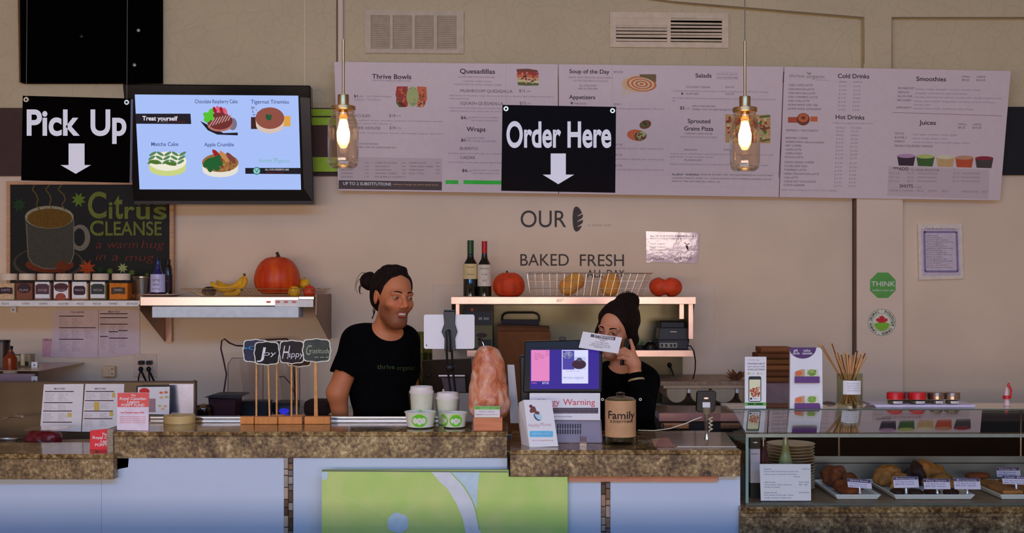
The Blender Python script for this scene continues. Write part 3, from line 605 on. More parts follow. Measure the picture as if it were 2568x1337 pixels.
c.t(b, 'ALL OUR DESSERTS ARE', 1708, 1862, 1099, 11, em('w3', (200, 200, 210)), .01, o4); c.t(b, 'VEGAN & GLUTEN FREE', 1716, 1830, 1117, 9, em('r', (120, 10, 30)), 0, o4)
O('screen_lettering', b, tv)
b = MB(SK)
def cake(cx, cy, rx, ry, h, side, top, off=.0035):
    c.g(b, [(cx-rx, cy), (cx+rx, cy), (cx+rx*.96, cy+h*.7), (cx+rx*.6, cy+h), (cx-rx*.5, cy+h), (cx-rx*.95, cy+h*.7)], side, off); c.e(b, cx, cy+h*.6, rx*.97, ry*.75, side, off); c.e(b, cx, cy, rx, ry, top, off+.0003, n=24)
pk, dr, mg, wt = em('choc', (106, 40, 36)), em('dred', (150, 14, 40)), em('mint', (80, 190, 40)), em('cream', (236, 232, 214))
c.g(b, [(1290, 780), (1340, 840), (1400, 868), (1533, 873), (1533, 855), (1440, 858), (1330, 800)], SK, .0033); c.e(b, 1500, 800, 28, 40, em('shade', (120, 110, 130)), .0033)
cake(1417, 780, 82, 56, 45, em('pink', (176, 110, 100)), pk)
for k in range(7): c.l(b, [(1350+k*20, 815-k*6), (1385+k*18, 760-k*4)], 6, em('pinkl', (200, 150, 150)), .0041)
c.e(b, 1345, 750, 40, 20, mg, .0042, .5); c.e(b, 1360, 728, 18, 28, mg, .0043, .2); c.e(b, 1335, 770, 22, 20, mg, .0044)
for k in range(4): c.e(b, 1385+k*22, 705+abs(k-1)*6, 12, 24, (dr, em('rose', (220, 90, 110)))[k % 2], .0045+k*1e-5, -.4)
blobs(TP, b, *c.q(1618, 684), *c.q(1700, 745), [em('crumb', (90, 50, 70))], 22, 1.6, 21, .0034); c.r(b, 1618, 755, 1665, 832, em('cocoa', (60, 20, 20)), .0034); c.r(b, 1830, 748, 1873, 815, em('gold', (220, 160, 60)), .0034)
cake(1740, 762, 93, 70, 75, em('tirside', (214, 190, 176)), em('tirtop', (140, 74, 60))); c.e(b, 1732, 762, 20, 12, em('leafd', (24, 80, 44)), .0042, .4); c.e(b, 1722, 750, 10, 16, em('leafd', (24, 80, 44)), .0043); c.e(b, 1742, 748, 12, 10, em('leafd', (24, 80, 44)), .0044)
cake(1080, 1040, 122, 62, 82, em('matside', (200, 210, 130)), wt)
for k in range(5):
    for j in range(3): c.e(b, 985+k*48-j*6, 992+j*26, 26, 9, em('matcha', (84, 128, 84)), .0041+k*1e-5, (-.5, .5)[k % 2])
c.e(b, 995, 1046, 38, 12, em('matchad', (70, 110, 34)), .0043, .2); c.e(b, 1100, 1056, 40, 11, em('matchad', (70, 110, 34)), .0044, .2)
cake(1420, 1050, 118, 60, 80, em('crside', (226, 222, 210)), em('crtop', (150, 100, 50))); blobs(TP, b, *c.q(1330, 1010), *c.q(1530, 1105), [em('c1', (120, 70, 30)), em('c2', (180, 140, 80)), em('c3', (90, 50, 30))], 70, 3, 22, .004)
for k in range(3): c.e(b, 1400+k*45, 1000+k*10, 16, 46, (em('apple', (150, 24, 24)), em('apple2', (190, 130, 80)), em('apple3', (120, 60, 50)))[k], .0045+k*1e-5, -.7)
for k, a in enumerate((-.6, .1, .8, 1.6, 2.4)): c.e(b, 1370+28*math.cos(a*1.3), 1048+24*math.sin(a*1.3), 42, 22, em('leafm', (20, 90, 40)), .0047+k*1e-5, a)
O('dessert_picture', b, tv)
# ---------------------------------------------------------------- chalkboard
CP = Pl([(18, 455, 6.36), (435, 460, 6.36), (18, 745, 6.36)])
cb = T('chalkboard', CP.pt(225, 745), 'wood framed chalkboard with a drawn steaming mug and the words Citrus Cleanse', 'chalkboard')
b = MB(mat('chalkboard_black', (16, 16, 12), 1.5, .7, noise=.3, scale=4)); CP.slab(b, [(22, 459), (432, 459), (432, 744), (22, 744)], .02, None); O('slate', b, cb)
wf = mat('frame_pine', (158, 120, 88), GW*.8, .6, noise=.1, stretch=(2, 2, 12), scale=8)
for q in ([(16, 455), (434, 455), (434, 463), (16, 463)], [(16, 463), (25, 463), (25, 738), (16, 738)], [(425, 463), (435, 463), (435, 738), (425, 738)], [(16, 738), (435, 738), (435, 747), (16, 747)]):
    b = MB(wf); a = [CP.pt(x, y, .008) for x, y in q]; b.prism(a, (0, .028, 0)); O('frame_rail', b, cb)
c = Crop(CP, 0, 440, 3.933)
ch = {n: mat('chalk_'+n, v, 1.45, .9, noise=.3, scale=220) for n, v in dict(cup=(104, 100, 84), cup2=(62, 60, 50), tea=(92, 66, 16), rim=(130, 124, 98), sauc=(66, 58, 44), gr=(84, 108, 30), dg=(30, 54, 26), let=(96, 104, 40), red=(110, 48, 36), steam=(92, 74, 36), org=(150, 60, 20), pale=(140, 150, 90), or2=(100, 44, 16)).items()}
b = MB(ch['cup']); k0 = .001
c.e(b, 478, 865, 350, 160, ch['sauc'], k0, n=28); c.e(b, 478, 855, 325, 140, mat('chalkboard_black', (0,)*3), k0+.0002, n=28); c.e(b, 490, 880, 240, 80, ch['or2'], k0+.0004, n=28)
c.e(b, 790, 615, 100, 130, ch['cup'], k0+.0005, n=28); c.e(b, 782, 610, 56, 88, mat('chalkboard_black', (0,)*3), k0+.0007, n=28)
c.g(b, [(245, 430), (727, 400), (725, 800), (690, 860), (600, 905), (480, 920), (360, 900), (290, 860), (272, 800)], ch['cup2'], k0+.0009); c.e(b, 486, 412, 241, 112, ch['rim'], k0+.0011, n=30); c.e(b, 490, 424, 222, 96, ch['tea'], k0+.0013, n=30)
c.l(b, [(262, 480), (278, 800), (320, 870), (420, 915), (500, 922), (620, 905), (700, 860), (728, 780), (728, 440)], 9, ch['cup'], k0+.0012)
for xx in (350, 480, 600): c.l(b, [(xx+(10 if xx != 350 else -10), 92), (xx-30, 140), (xx-10+(40 if xx > 500 else 20), 190), (xx+25+(20 if xx > 500 else 0), 240), (xx+10, 290), (xx+40, 340)], 12, ch['steam'], k0+.0015)
for x, y, s, m in ((775, 240, 78, 'gr'), (190, 290, 80, 'dg'), (1210, 915, 55, 'pale'), (1300, 960, 38, 'gr'), (1085, 945, 36, 'gr'), (860, 915, 90, 'org'), (610, 905, 90, 'or2'), (1450, 980, 24, 'gr'), (990, 930, 40, 'dg')):
    pts = []
    for k in range(16): a = k*math.pi/8; rr = s*(1 if k % 2 == 0 else .5); pts.append((x+rr*math.cos(a+.4), y+rr*math.sin(a+.4)))
    c.g(b, pts, ch[m], k0+.0016)
b2 = MB(ch['let'])
for s_, x0, x1, yb, cp_ in (('C', 868, 1050, 415, 245), ('i', 1072, 1110, 422, 165), ('t', 1125, 1212, 420, 262), ('r', 1228, 1330, 425, 168), ('u', 1345, 1478, 428, 172), ('s', 1515, 1645, 430, 175), ('C', 888, 1020, 590, 140), ('LEANSE', 1040, 1595, 590, 132)): c.t(b2, s_, x0, x1, yb, cp_, ch['let'], .02 if len(s_) == 1 else .014, .003)
for s_, x0, x1, yb in (('a', 945, 1000, 718), ('warm', 1050, 1355, 718), ('hug', 1395, 1610, 718), ('in', 945, 1035, 838), ('a', 1100, 1165, 840), ('mug', 1235, 1510, 845)): c.t(b2, s_, x0, x1, yb, 78, ch['red'], -.012, .003, shear=.25)
O('chalk_drawing', b, cb); O('chalk_lettering', b2, cb)
# ---------------------------------------------------------------- wall lettering and notices
WP = Pl([(0, 0, WD-.001), (2568, 0, WD-.001), (0, 1300, WD-.001)])
wd = T('wall_lettering', WP.pt(1430, 700), 'dark wall lettering reading Our bread Baked Fresh All Day above the steel shelf', 'wall lettering')
vin = mat('vinyl_dark', (56, 46, 38), 1.5, .6, noise=0); vp = mat('vinyl_pale', (138, 122, 106), GW, .6, noise=0); c = Crop(WP, 1280, 500, 5.136)
b = MB(vin)
c.t(b, 'OUR', 132, 718, 358, 212, vin); c.t(b, 'BAKED', 128, 752, 855, 150, vin); c.t(b, 'FRESH', 895, 1462, 860, 150, vin); c.t(b, 'ALL', 985, 1195, 1005, 96, vin); c.t(b, 'DAY', 1242, 1468, 1005, 96, vin)
O('lettering', b, wd); b = MB(vp); c.t(b, 'is made with', 1000, 1300, 346, 34, vp); c.t(b, 'AT THE STORE', 230, 660, 965, 36, vp); O('pale_lettering', b, wd)
b = MB(vin); c.g(b, [(845, 90), (880, 105), (905, 140), (922, 178), (865, 212), (868, 220), (932, 190), (934, 215), (925, 240), (862, 282), (864, 290), (935, 262), (932, 292), (925, 308), (865, 350), (866, 358), (920, 334), (905, 372), (880, 405), (848, 418), (820, 395), (805, 330), (800, 240), (806, 160), (820, 110)], vin); O('bread_symbol', b, wd)
b = MB(mat('tack_pin', (60, 60, 60), 2)); b.sphere(WP.pt(1688, 507), .003, 6)
pn = T('laminated_notice', WP.pt(1684, 658), 'glossy laminated notice with pinkish glare to the right of the wall lettering', 'notice')
lam = mat('laminate_gloss', (160, 140, 148), GW, .07, spec=1, coat=1, noise=.02, bump=.35, scale=14)
NP = Pl([(1620, 578, WD-.016), (1750, 580, WD-.016), (1620, 658, WD-.005)]); b = MB(lam); NP.slab(b, [(1620, 580), (1752, 584), (1750, 660), (1621, 658)], .001, None); O('sheet', b, pn)
b = MB(INKM); c = Crop(NP, 1280, 500, 5.136)
c.t(b, 'ALL OF OUR FOOD IS MADE every day', 1800, 2390, 486, 24, INKM, .005, .0005); c.t(b, 'FROM SCRATCH IN OUR KITCHEN', 1800, 2380, 515, 16, INKM, 0, .0005); c.t(b, 'VEGAN', 1800, 1975, 780, 34, INKM, 0, .0005); c.t(b, 'GF & CAFE', 2110, 2340, 780, 34, INKM, 0, .0005)
for y in (580, 620, 660): c.t(b, 'fresh organic', 1800, 2000, y, 16, INKM, 0, .0005)
c.l(b, [(2240, 555), (2275, 585), (2310, 570)], 9, INK, .0006); c.g(b, [(2255, 590), (2290, 600), (2292, 660), (2270, 640)], INK, .0006); O('lettering', b, pn)
tk = T('octagon_sticker', P(2215, 745, D1), 'green octagon sticker reading Think before you eat on the white column', 'sticker')
KP = Pl([(0, 0, D1-.0006), (2568, 0, D1-.0006), (0, 1300, D1-.0006)])
b = MB(mat('sticker_green', (66, 120, 48), GW, .5)); cx, cy, R = 2214, 715.5, 34.6
KP.slab(b, [(cx+R*math.cos(math.radians(22.5+45*k)), cy+R*math.sin(math.radians(22.5+45*k))) for k in range(8)], .0005, None); O('sticker_sheet', b, tk)
sw = mat('sticker_cream', (190, 190, 160), GW, .6, noise=0); b = MB(sw); KP.text(b, 'THINK', 2185, 2245, 718, 12, sw, .01); KP.text(b, 'before you eat', 2189, 2242, 730.5, 5.5, sw); O('lettering', b, tk)
og = T('organic_seal', P(2211, 842, D1), 'round organic certification seal with red maple leaf on the white column', 'sticker')
b = MB(mat('seal_cream', (176, 168, 146), GW, .6)); cx, cy = 2211.5, 808.5; KP.slab(b, [(cx+35*math.cos(a*math.pi/18), cy+34*math.sin(a*math.pi/18)) for a in range(36)], .0005, None); O('seal_disc', b, og)
dk = mat('seal_brown', (70, 56, 40), 1.6, .6, noise=0); b = MB(dk)
for rr in (34.5, 23):
    KP.line(b, [(cx+rr*math.cos(a*math.pi/18), cy+rr*.97*math.sin(a*math.pi/18)) for a in range(37)], .8, dk, .001)
ring = '* BIOLOGIQUE CANADA * CANADA ORGANIC '
for i, chh in enumerate(ring):
    if chh == ' ': continue
    a = math.radians(-90+360*i/len(ring)); v, f_ = textgeo(chh, .02); rr = 25.5
    wdt = max(q[0] for q in v)+min(q[0] for q in v); sc_ = 9
    pts = []
    for X, Y in v:
        xx = (X-wdt/2)*sc_; yy = rr+Y*sc_; pts.append(KP.pt(cx+yy*math.cos(a)-xx*math.sin(a), cy+yy*math.sin(a)+xx*math.cos(a), .0012))
    b.add(pts, f_, dk)
O('ring_lettering', b, og)
b = MB(mat('seal_green', (96, 138, 30), GW, .6)); KP.ell(b, cx, cy+1, 20, 20, None, .001, 20, 0, 8, 172); KP.poly(b, [(cx-20, cy+4), (cx-10, cy+.5), (cx+2, cy-.5), (cx+12, cy+.5), (cx+20, cy+4)], None, .0011); O('green_field', b, og)
b = MB(mat('seal_red', (150, 24, 30), GW, .6)); lf = [(0, -19), (3, -14), (6.5, -16), (6, -9), (10, -12), (11, -9), (15.5, -9.5), (13.5, -5), (15.5, -3.5), (8, -1), (8, 1), (-8, 1), (-8, -1), (-15.5, -3.5), (-13.5, -5), (-15.5, -9.5), (-11, -9), (-10, -12), (-6, -9), (-6.5, -16), (-3, -14)]
KP.poly(b, [(cx+x, cy+y) for x, y in lf], None, .0013); O('maple_leaf', b, og)
ce = T('framed_certificate', WP.pt(2358, 702), 'cream framed certificate with a purple border on the right wall', 'picture frame')
b = MB(mat('cert_frame', (174, 156, 142), GW, .5)); FP = Pl([(0, 0, WD-.02), (2568, 0, WD-.02), (0, 1300, WD-.02)])
for q in ([(2302, 562), (2412, 562), (2405, 573), (2310, 573)], [(2302, 562), (2310, 573), (2313, 692), (2305, 702)], [(2405, 573), (2412, 562), (2417, 699), (2408, 691)], [(2313, 692), (2408, 691), (2417, 699), (2305, 702)]):
    bb = MB(mat('cert_frame', (0,)*3)); bb.prism([FP.pt(*p) for p in q], (0, .0195, 0)); O('frame_rail', bb, ce)
b = MB(mat('cert_paper', (152, 140, 146), GW, .4)); FP.slab(b, [(2310, 573), (2405, 573), (2408, 691), (2313, 692)], .012, None); O('certificate_sheet', b, ce)
pu = mat('cert_purple', (104, 92, 122), 2, .6); b = MB(pu); FP.line(b, [(2318, 582), (2399, 582), (2402, 681), (2320, 681), (2318, 579.5)], 5, pu, .001)
FP.text(b, 'City Business Licence', 2320, 2395, 576, 5, INKM, 0, .001)
for k in range(16): FP.text(b, ('certificate of organic food', 'issued under the act', 'date of issue', 'licence')[k % 4], 2324, 2352+(k*13) % 40, 592+k*5.3, 2.8, INKM, 0, .001)
O('border_lettering', b, ce)
# ---------------------------------------------------------------- counters
ZL, ZM, ZLL, ZG = ZW(1083, 4.3), ZW(1129, 4.2), ZW(1139, 4.25), ZW(1273, 4.2)
def slab_counter(name, label, poly, z1, z0, lip=.016):
    """granite top: polished top layer on a slightly recessed built-up edge"""
    r = T(name, (sum(p[0] for p in poly)/len(poly), sum(p[1] for p in poly)/len(poly), z0), label, 'counter')
    O('top_slab', MB(GRAN).prism([(x, y, z1-lip) for x, y in poly], (0, 0, lip)), r, bevel=.002)
    cx = sum(p[0] for p in poly)/len(poly); cy = sum(p[1] for p in poly)/len(poly)
    q = [(x+(.002 if x < cx else -.002), y+(.003 if y < cy else -.003), z0) for x, y in poly]
    O('edge_slab', MB(GRANF).prism(q, (0, 0, z1-lip-.001-z0)), r, bevel=.0015)
    return r
xl = XW(284, 4.3)
bar = slab_counter('raised_bar_top', 'long raised granite bar top in front of the man, set with signs and cups', [(xl, 4.3), (XW(1273, 4.3), 4.3), (XW(1273, 4.3), 4.63), (xl, 4.63)], ZL, ZW(1149, 4.3))
O('end_edge', MB(mat('granite_pale_edge', (138, 124, 106), 1.3, .4, noise=.25, scale=160)).box(XW(268, 4.295), XW(283.5, 4.295), 4.295, 4.60, ZW(1141, 4.295), ZW(1076, 4.295)), bar, bevel=.002)
slab_counter('low_counter_top', 'lower granite counter top at the far left edge with a stepped edge', [(-2.9, 4.25), (XW(285, 4.25), 4.25), (XW(285, 4.25), 4.293), (-1.505, 4.293), (-1.505, 4.57), (-2.9, 4.57)], ZLL, ZW(1203, 4.25))
slab_counter('till_counter_top', 'granite till counter top under the order here sign', [(XW(1278, 4.2), 4.2), (XW(1859, 4.2), 4.2), (.775, 4.77), (.0, 4.77)], ZM, ZW(1196, 4.2))
slab_counter('display_counter_top', 'dark granite counter top carrying the glass display case', [(XW(1857, 4.2), 4.2), (3.2, 4.2), (3.2, 4.95), (XW(1857, 4.2), 4.95)], ZG, ZW(1298, 4.2), .02)
O('granite_front', MB(GRANF).box(XW(1857, 4.2)+.0005, 3.2, 4.205, 4.235, 0, ZW(1298, 4.2)-.001), label='dark granite front face under the glass display case', cat='counter front')
BP = mat('counter_panel_white', (172, 184, 222), 1.55, .55, noise=.015, scale=4)
ft = T('counter_front', (-.6, 4.31, 0), 'white panelled counter front below the granite tops', 'counter front')
yb, yr = 4.31, 4.24
O('panel', MB(BP).box(-3.0, -1.48, yb, yb+.02, 0, ZW(1203, 4.25)-.001), ft)
for x0, x1, yy, zt in ((-1.479, XW(712, yb), yb, ZW(1149, 4.3)-.001), (XW(735.5, yb), XW(1272, yb), yb, ZW(1149, 4.3)-.001), (.012, XW(1507, yr), yr, ZW(1196, 4.2)-.001), (XW(1530.5, yr), XW(1857, yr)-.001, yr, ZW(1196, 4.2)-.001)):
    O('panel', MB(BP).box(x0, x1, yy, yy+.02, 0, zt), ft)
for x in (-2.9, -1.2, -.3): O('support_frame', MB(mat('frame_softwood', (130, 100, 70), 1.6)).box(x, x+.04, yb+.021, yb+.1, 0, .93), ft)
TC = [(150, 120, 96), (112, 82, 58), (88, 66, 46), (160, 142, 124), (130, 104, 80), (100, 90, 84), (74, 56, 42), (140, 132, 120)]
for (px0, py0, yb) in ((712, 1150, 4.31), (1507, 1197, 4.24)):
    st = T('tile_strip', (XW(px0+12, yb), yb, 0), 'narrow stone mosaic strip in the counter front %s' % ('left of the lime picture' if px0 < 1000 else 'right of the lime picture'), 'tile strip')
    O('grout', MB(mat('grout_brown', (70, 56, 44), 1.4, .9)).box(XW(px0, yb)+.0005, XW(px0+23.5, yb)-.0005, yb+.001, yb+.018, 0, ZW(py0, yb-.04)), st)
    rd = random.Random(px0)
    for col in (0, 1):
        z = ZW(py0, yb-.04)-.002; x0 = XW(px0+.8+col*11.4, yb); x1 = XW(px0+11.2+col*11.4, yb)
        while z > .02:
            h = rd.choice((.026, .034, .040, .02)); k = rd.randrange(8)
            O('tile', MB(mat('stone_tile_%d' % k, TC[k], 1.5, .35, noise=.12, scale=50)).box(x0, x1, yb-.004-rd.random()*.003, yb+.0009, max(.004, z-h), z), st, bevel=.0015, seg=1)
            z -= h+.003
O('wooden_trim_strip', MB(mat('trim_orange_wood', (176, 120, 92), 1.6, .6, noise=.08, stretch=(3, 1, 20), scale=5)).box(XW(1425, 4.225), XW(1800, 4.225), 4.225, 4.2392, ZW(1208.5, 4.225), ZW(1196, 4.2)-.0015), label='thin orange wood strip under the till counter', cat='trim strip')
O('wooden_block', MB(mat('block_wood', (84, 62, 44), 1.4, .7)).prism([P(290, 1149.5, 4.31), P(323, 1149.5, 4.31), P(321, 1172, 4.31), P(300, 1176, 4.31), P(290, 1180, 4.31)], (0, .05, 0)), label='small brown wooden block under the left end of the raised bar', cat='block')
# lime picture
lp = T('lime_picture', (XW(1115, 4.21), 4.21, ZW(1560, 4.21)), 'large canvas picture of a cut lime on the counter front', 'picture')
yc = 4.21; yb = 4.31; x0, x1, zt, zb_ = XW(807, yc), XW(1423.5, yc), ZW(1180, yc), ZW(1560, yc)
LM = mat('lime_print', (176, 192, 110), 1.6, .55, noise=.08, scale=9, rgb2=(160, 190, 96))
zn = ZW(1196, 4.2)-.0015; O('canvas', MB(LM).prism([(x0, yc, zb_), (x1, yc, zb_), (x1, yc, zn), (-.0120, yc, zn), (-.0120, yc, zt), (x0, yc, zt)], (0, .028, 0)), lp)
LPp = Pl([(0, 0, yc), (2568, 0, yc), (0, 1300, yc)]); b = MB(mat('lime_edge_line', (96, 104, 90), 1.4)); LPp.line(b, [(807, 1181), (1274, 1183.5)], 3, None, .001)
LPB = mat('lime_pith', (188, 206, 206), 1.65, .6, noise=.03); LPC = mat('lime_core', (168, 190, 218), 1.6, .6); LPD = mat('lime_membrane', (150, 178, 96), 1.5, .6)
b2 = MB(LPB); c = Crop(LPp, 780, 1060, 4.827)
c.g(b2, [(1460, 600), (1690, 602), (1800, 720), (1900, 860), (1970, 1000), (2010, 1130), (2060, 1340), (2090, 1600), (1900, 1600), (1870, 1340), (1840, 1180), (1760, 980), (1650, 800), (1560, 720)], LPB, .0012)
c.g(b2, [(1700, 602), (2040, 604), (2020, 760), (2012, 900), (2008, 1050), (1950, 940), (1850, 770)], LPC, .001)
c.l(b2, [(1690, 602), (1850, 770), (1950, 940), (1990, 1060), (2015, 1180), (2040, 1300)], 13, LPD, .0016)
c.g(b2, [(132, 600), (210, 600), (200, 680), (132, 700)], LPC, .001)
O('pith_shapes', b2, lp); O('top_line', b, lp)
b3 = MB(LPC)
pts = [(1050+(130+rr)*math.cos(a), 1220+(125+rr)*math.sin(a)) for a, rr in ((k*math.pi/10, random.uniform(-14, 16)) for k in range(20))]
c.g(b3, pts, LPC, .0013)
for x, y in ((230, 820), (680, 985), (1300, 1000), (990, 1000), (700, 1240), (1500, 640), (1560, 1300)):
    L = math.hypot(x-1050, y-1220); c.l(b3, [(x, y), (1050+(x-1050)/L*140, 1220+(y-1220)/L*135)], 4, mat('lime_vein', (186, 204, 140), 1.6), .0011)
O('core_shapes', b3, lp)
# chrome rail on the back of the raised bar
zr = ZW(1044, 4.635)
rl_ = T('chrome_rail', (-.6, 4.6, ZL), 'shiny flat chrome rail along the back of the raised bar', 'rail')
O('upper_tube', MB(CHROME).tube([(XW(378, 4.64), 4.641, zr-.006), (XW(1130, 4.64), 4.641, zr-.006)], .0065, 16), rl_, smooth=True)
O('lower_tube', MB(CHROME).tube([(XW(378, 4.64), 4.640, zr-.020), (XW(1130, 4.64), 4.640, zr-.020)], .0065, 16), rl_, smooth=True)
O('backing_strip', MB(mat('rail_brown', (90, 56, 40), 1.3, .3)).box(XW(378, 4.64), XW(1130, 4.64), 4.648, 4.651, ZL-.03, zr-.004), rl_)
for x in (-1.3, -.9, -.5, -.3): O('bracket', MB(CHROME).box(x, x+.02, 4.634, 4.650, ZL-.08, ZL-.031), rl_)
# ---------------------------------------------------------------- work tables behind (mostly hidden)
def table(name, label, x0, x1, y0, y1, z, cat='work table'):
    r = T(name, ((x0+x1)/2, (y0+y1)/2, 0), label, cat)
    O('table_top', MB(STEEL).box(x0, x1, y0, y1, z-.035, z), r, bevel=.003)
    for x in (x0+.04, x1-.08):
        for y in (y0+.04, y1-.08): O('leg', MB(STEELD).box(x, x+.04, y, y+.04, 0, z-.036), r)
    O('under_shelf', MB(STEELD).box(x0+.03, x1-.03, y0+.05, y1-.05, .25, .27), r)
    return r
zt_ = ZW(1046, 5.85)
table('rear_work_table', 'steel work table along the wall under the left shelves', -2.55, -.55, 5.62, 6.38, zt_)
table('rear_work_table', 'steel work table along the wall behind the till', -.50, .72, 5.85, 6.38, .90)
ls = T('prep_counter', (-2.0, 5.0, 0), 'stainless prep counter with a tall backsplash at the far left', 'prep counter')
D5 = 5.05
b = MB(STEELS); b.box(-3.2, XW(490, D5), D5, D5+.03, .8, ZW(958, D5)); O('backsplash', b, ls, bevel=.002)
O('backsplash_top_edge', MB(mat('edge_dark', (70, 50, 40), 1.5)).box(-3.2, XW(490, D5), D5-.002, D5+.032, ZW(960, D5)+.0005, ZW(957, D5)), ls)
zp = .975
O('counter_body', MB(STEELD).box(-3.2, XW(490, D5), 4.66, D5-.001, .0, zp), ls, bevel=.003)
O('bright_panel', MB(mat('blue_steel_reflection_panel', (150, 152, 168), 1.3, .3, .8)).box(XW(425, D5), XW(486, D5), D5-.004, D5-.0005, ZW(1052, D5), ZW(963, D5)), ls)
# ---------------------------------------------------------------- left wall shelves
DS = 5.9
s1 = T('wall_shelf', P(175, 768, 6.38), 'long steel wall shelf with a label strip carrying the spice jars', 'shelf')
z1 = ZW(754, DS)
O('shelf_board', MB(STEEL).box(-3.2, XW(350, DS), DS, 6.39, z1-.02, z1), s1)
O('front_edge', MB(mat('shelf_edge_white', (184, 178, 172), 1.9, .4)).box(-3.2, XW(348, DS), DS-.004, DS-.0005, ZW(768, DS), z1), s1)
SP = Pl([(0, 0, DS-.0045), (2568, 0, DS-.0045), (0, 1300, DS-.0045)]); b = MB(INKM)
for s_, x in (('FLAX', 5), ('DATES', 55), ('CASHEWS', 97), ('CACAO NIBS', 145), ('MACA', 192), ('MATCHA', 233), ('TURMERIC', 272), ('BEE POLLEN', 318)): SP.text(b, s_, x, x+12+2*len(s_)*.7, 764, 4.5, INKM)
O('label_lettering', b, s1)
for x in (25, 60): pass
tg = mat('tag_white', (216, 200, 190), 1.9, .5)
def tag_hook(x, y, D, lb):
    t = T('shelf_bracket_clip', P(x, y+14, D), lb, 'bracket'); O('plate', MB(tg).prism([P(x-7.5, y-7, D), P(x+7.5, y-7, D), P(x+7.5, y+8, D), P(x-7.5, y+8, D)], (0, .006, 0)), t); O('hole', MB(INK).sphere(P(x, y+(1 if y < 920 else 4), D), (.004, .002, .004), 6), t)
s2 = T('wall_shelf', P(590, 770, 6.38), 'steel wall shelf holding the fruit basket and large pumpkin', 'shelf')
z2 = ZW(744.5, DS)
O('shelf_board', MB(STEEL).box(XW(352, DS), XW(787, DS), DS, 6.39, z2-.012, z2), s2)
O('front_edge', MB(STEEL).box(XW(352, DS), XW(750, DS), DS-.004, DS-.0005, ZW(767, DS), z2), s2, bevel=.002)
O('white_edge', MB(mat('shelf_edge_white', (0,)*3)).box(XW(690, DS), XW(786, DS), DS-.006, DS-.0045, ZW(770, DS), ZW(752, DS)), s2)
b = MB(mat('print_red_tag', (180, 90, 80), 2)); 
SP2 = Pl([(0, 0, DS-.007), (2568, 0, DS-.007), (0, 1300, DS-.007)])
for x in (668, 692, 712, 732): SP2.rect(b, x, 755, x+10, 760, None)
O('edge_labels', b, s2)
O('light_box', MB(mat('undershelf_lamp_case', (170, 178, 210), 1.9, .35)).box(XW(381, DS-.03), XW(749, DS-.03), DS-.03, DS+.10, ZW(797, DS-.03), ZW(769, DS-.03)), s2, bevel=.003)
brm = mat('bracket_steel', (120, 92, 74), 1.3, .4, .7)
for xf, xw_, lbl in ((378, 419, 'a'), (785, 830, 'b')):
    b = MB(brm); x = XW(xw_, WD); t = .004
    if lbl == 'a':
        pts = [P(378, 770, 5.91), P(384, 775, 5.92), P(421, 857, 6.385), P(421, 770, 6.385)]
        b.prism([(x, 5.92, z2-.013), (x, 6.388, z2-.013), (x, 6.388, ZW(857, WD)), (x, 6.36, ZW(857, WD)), (x, 5.92, ZW(776, 5.92))], (.004, 0, 0))
        b.box(x, x+.035, 6.36, 6.389, ZW(857, WD), z2-.013, mat('bracket_front', (150, 118, 100), 1.6, .4, .5))
    else:
        xx = XW(830, WD)
        b.prism([(xx, 5.9, z2+.012), (xx, 6.389, z2+.012), (xx, 6.389, ZW(849, WD)), (xx, 6.30, ZW(849, WD)), (xx, 5.9, ZW(790, 5.9))], (.004, 0, 0))
    O('bracket', b, s2)
# lower left shelf
D6 = 5.75
s3 = T('wall_shelf', P(40, 960, 6.3), 'low steel shelf at the far left edge crowded with bottles', 'shelf')
O('shelf_board', MB(STEEL).box(-3.2, XW(92, D6), D6+.03, 6.39, ZW(932, D6), ZW(930, D6)), s3)
O('front_edge', MB(mat('shelf_front_mauve', (128, 110, 118), 1.8, .4, .3)).box(-3.2, XW(84, D6), D6, D6+.029, ZW(957, D6), ZW(938, D6)), s3)
O('rear_rail', MB(mat('shelf_rail_brown', (96, 80, 66), 1.6, .4, .3)).box(-3.2, XW(93, 6.0), 6.0, 6.02, ZW(956, 6.0), ZW(918, 6.0)), s3)
tag_hook(86, 915, 5.985, 'white screw plate at the end of the low left shelf, upper one'); tag_hook(86, 951, 5.74, 'white screw plate at the end of the low left shelf, lower one'); tag_hook(33, 776, 6.38, 'white screw plate on the wall under the spice jar shelf')
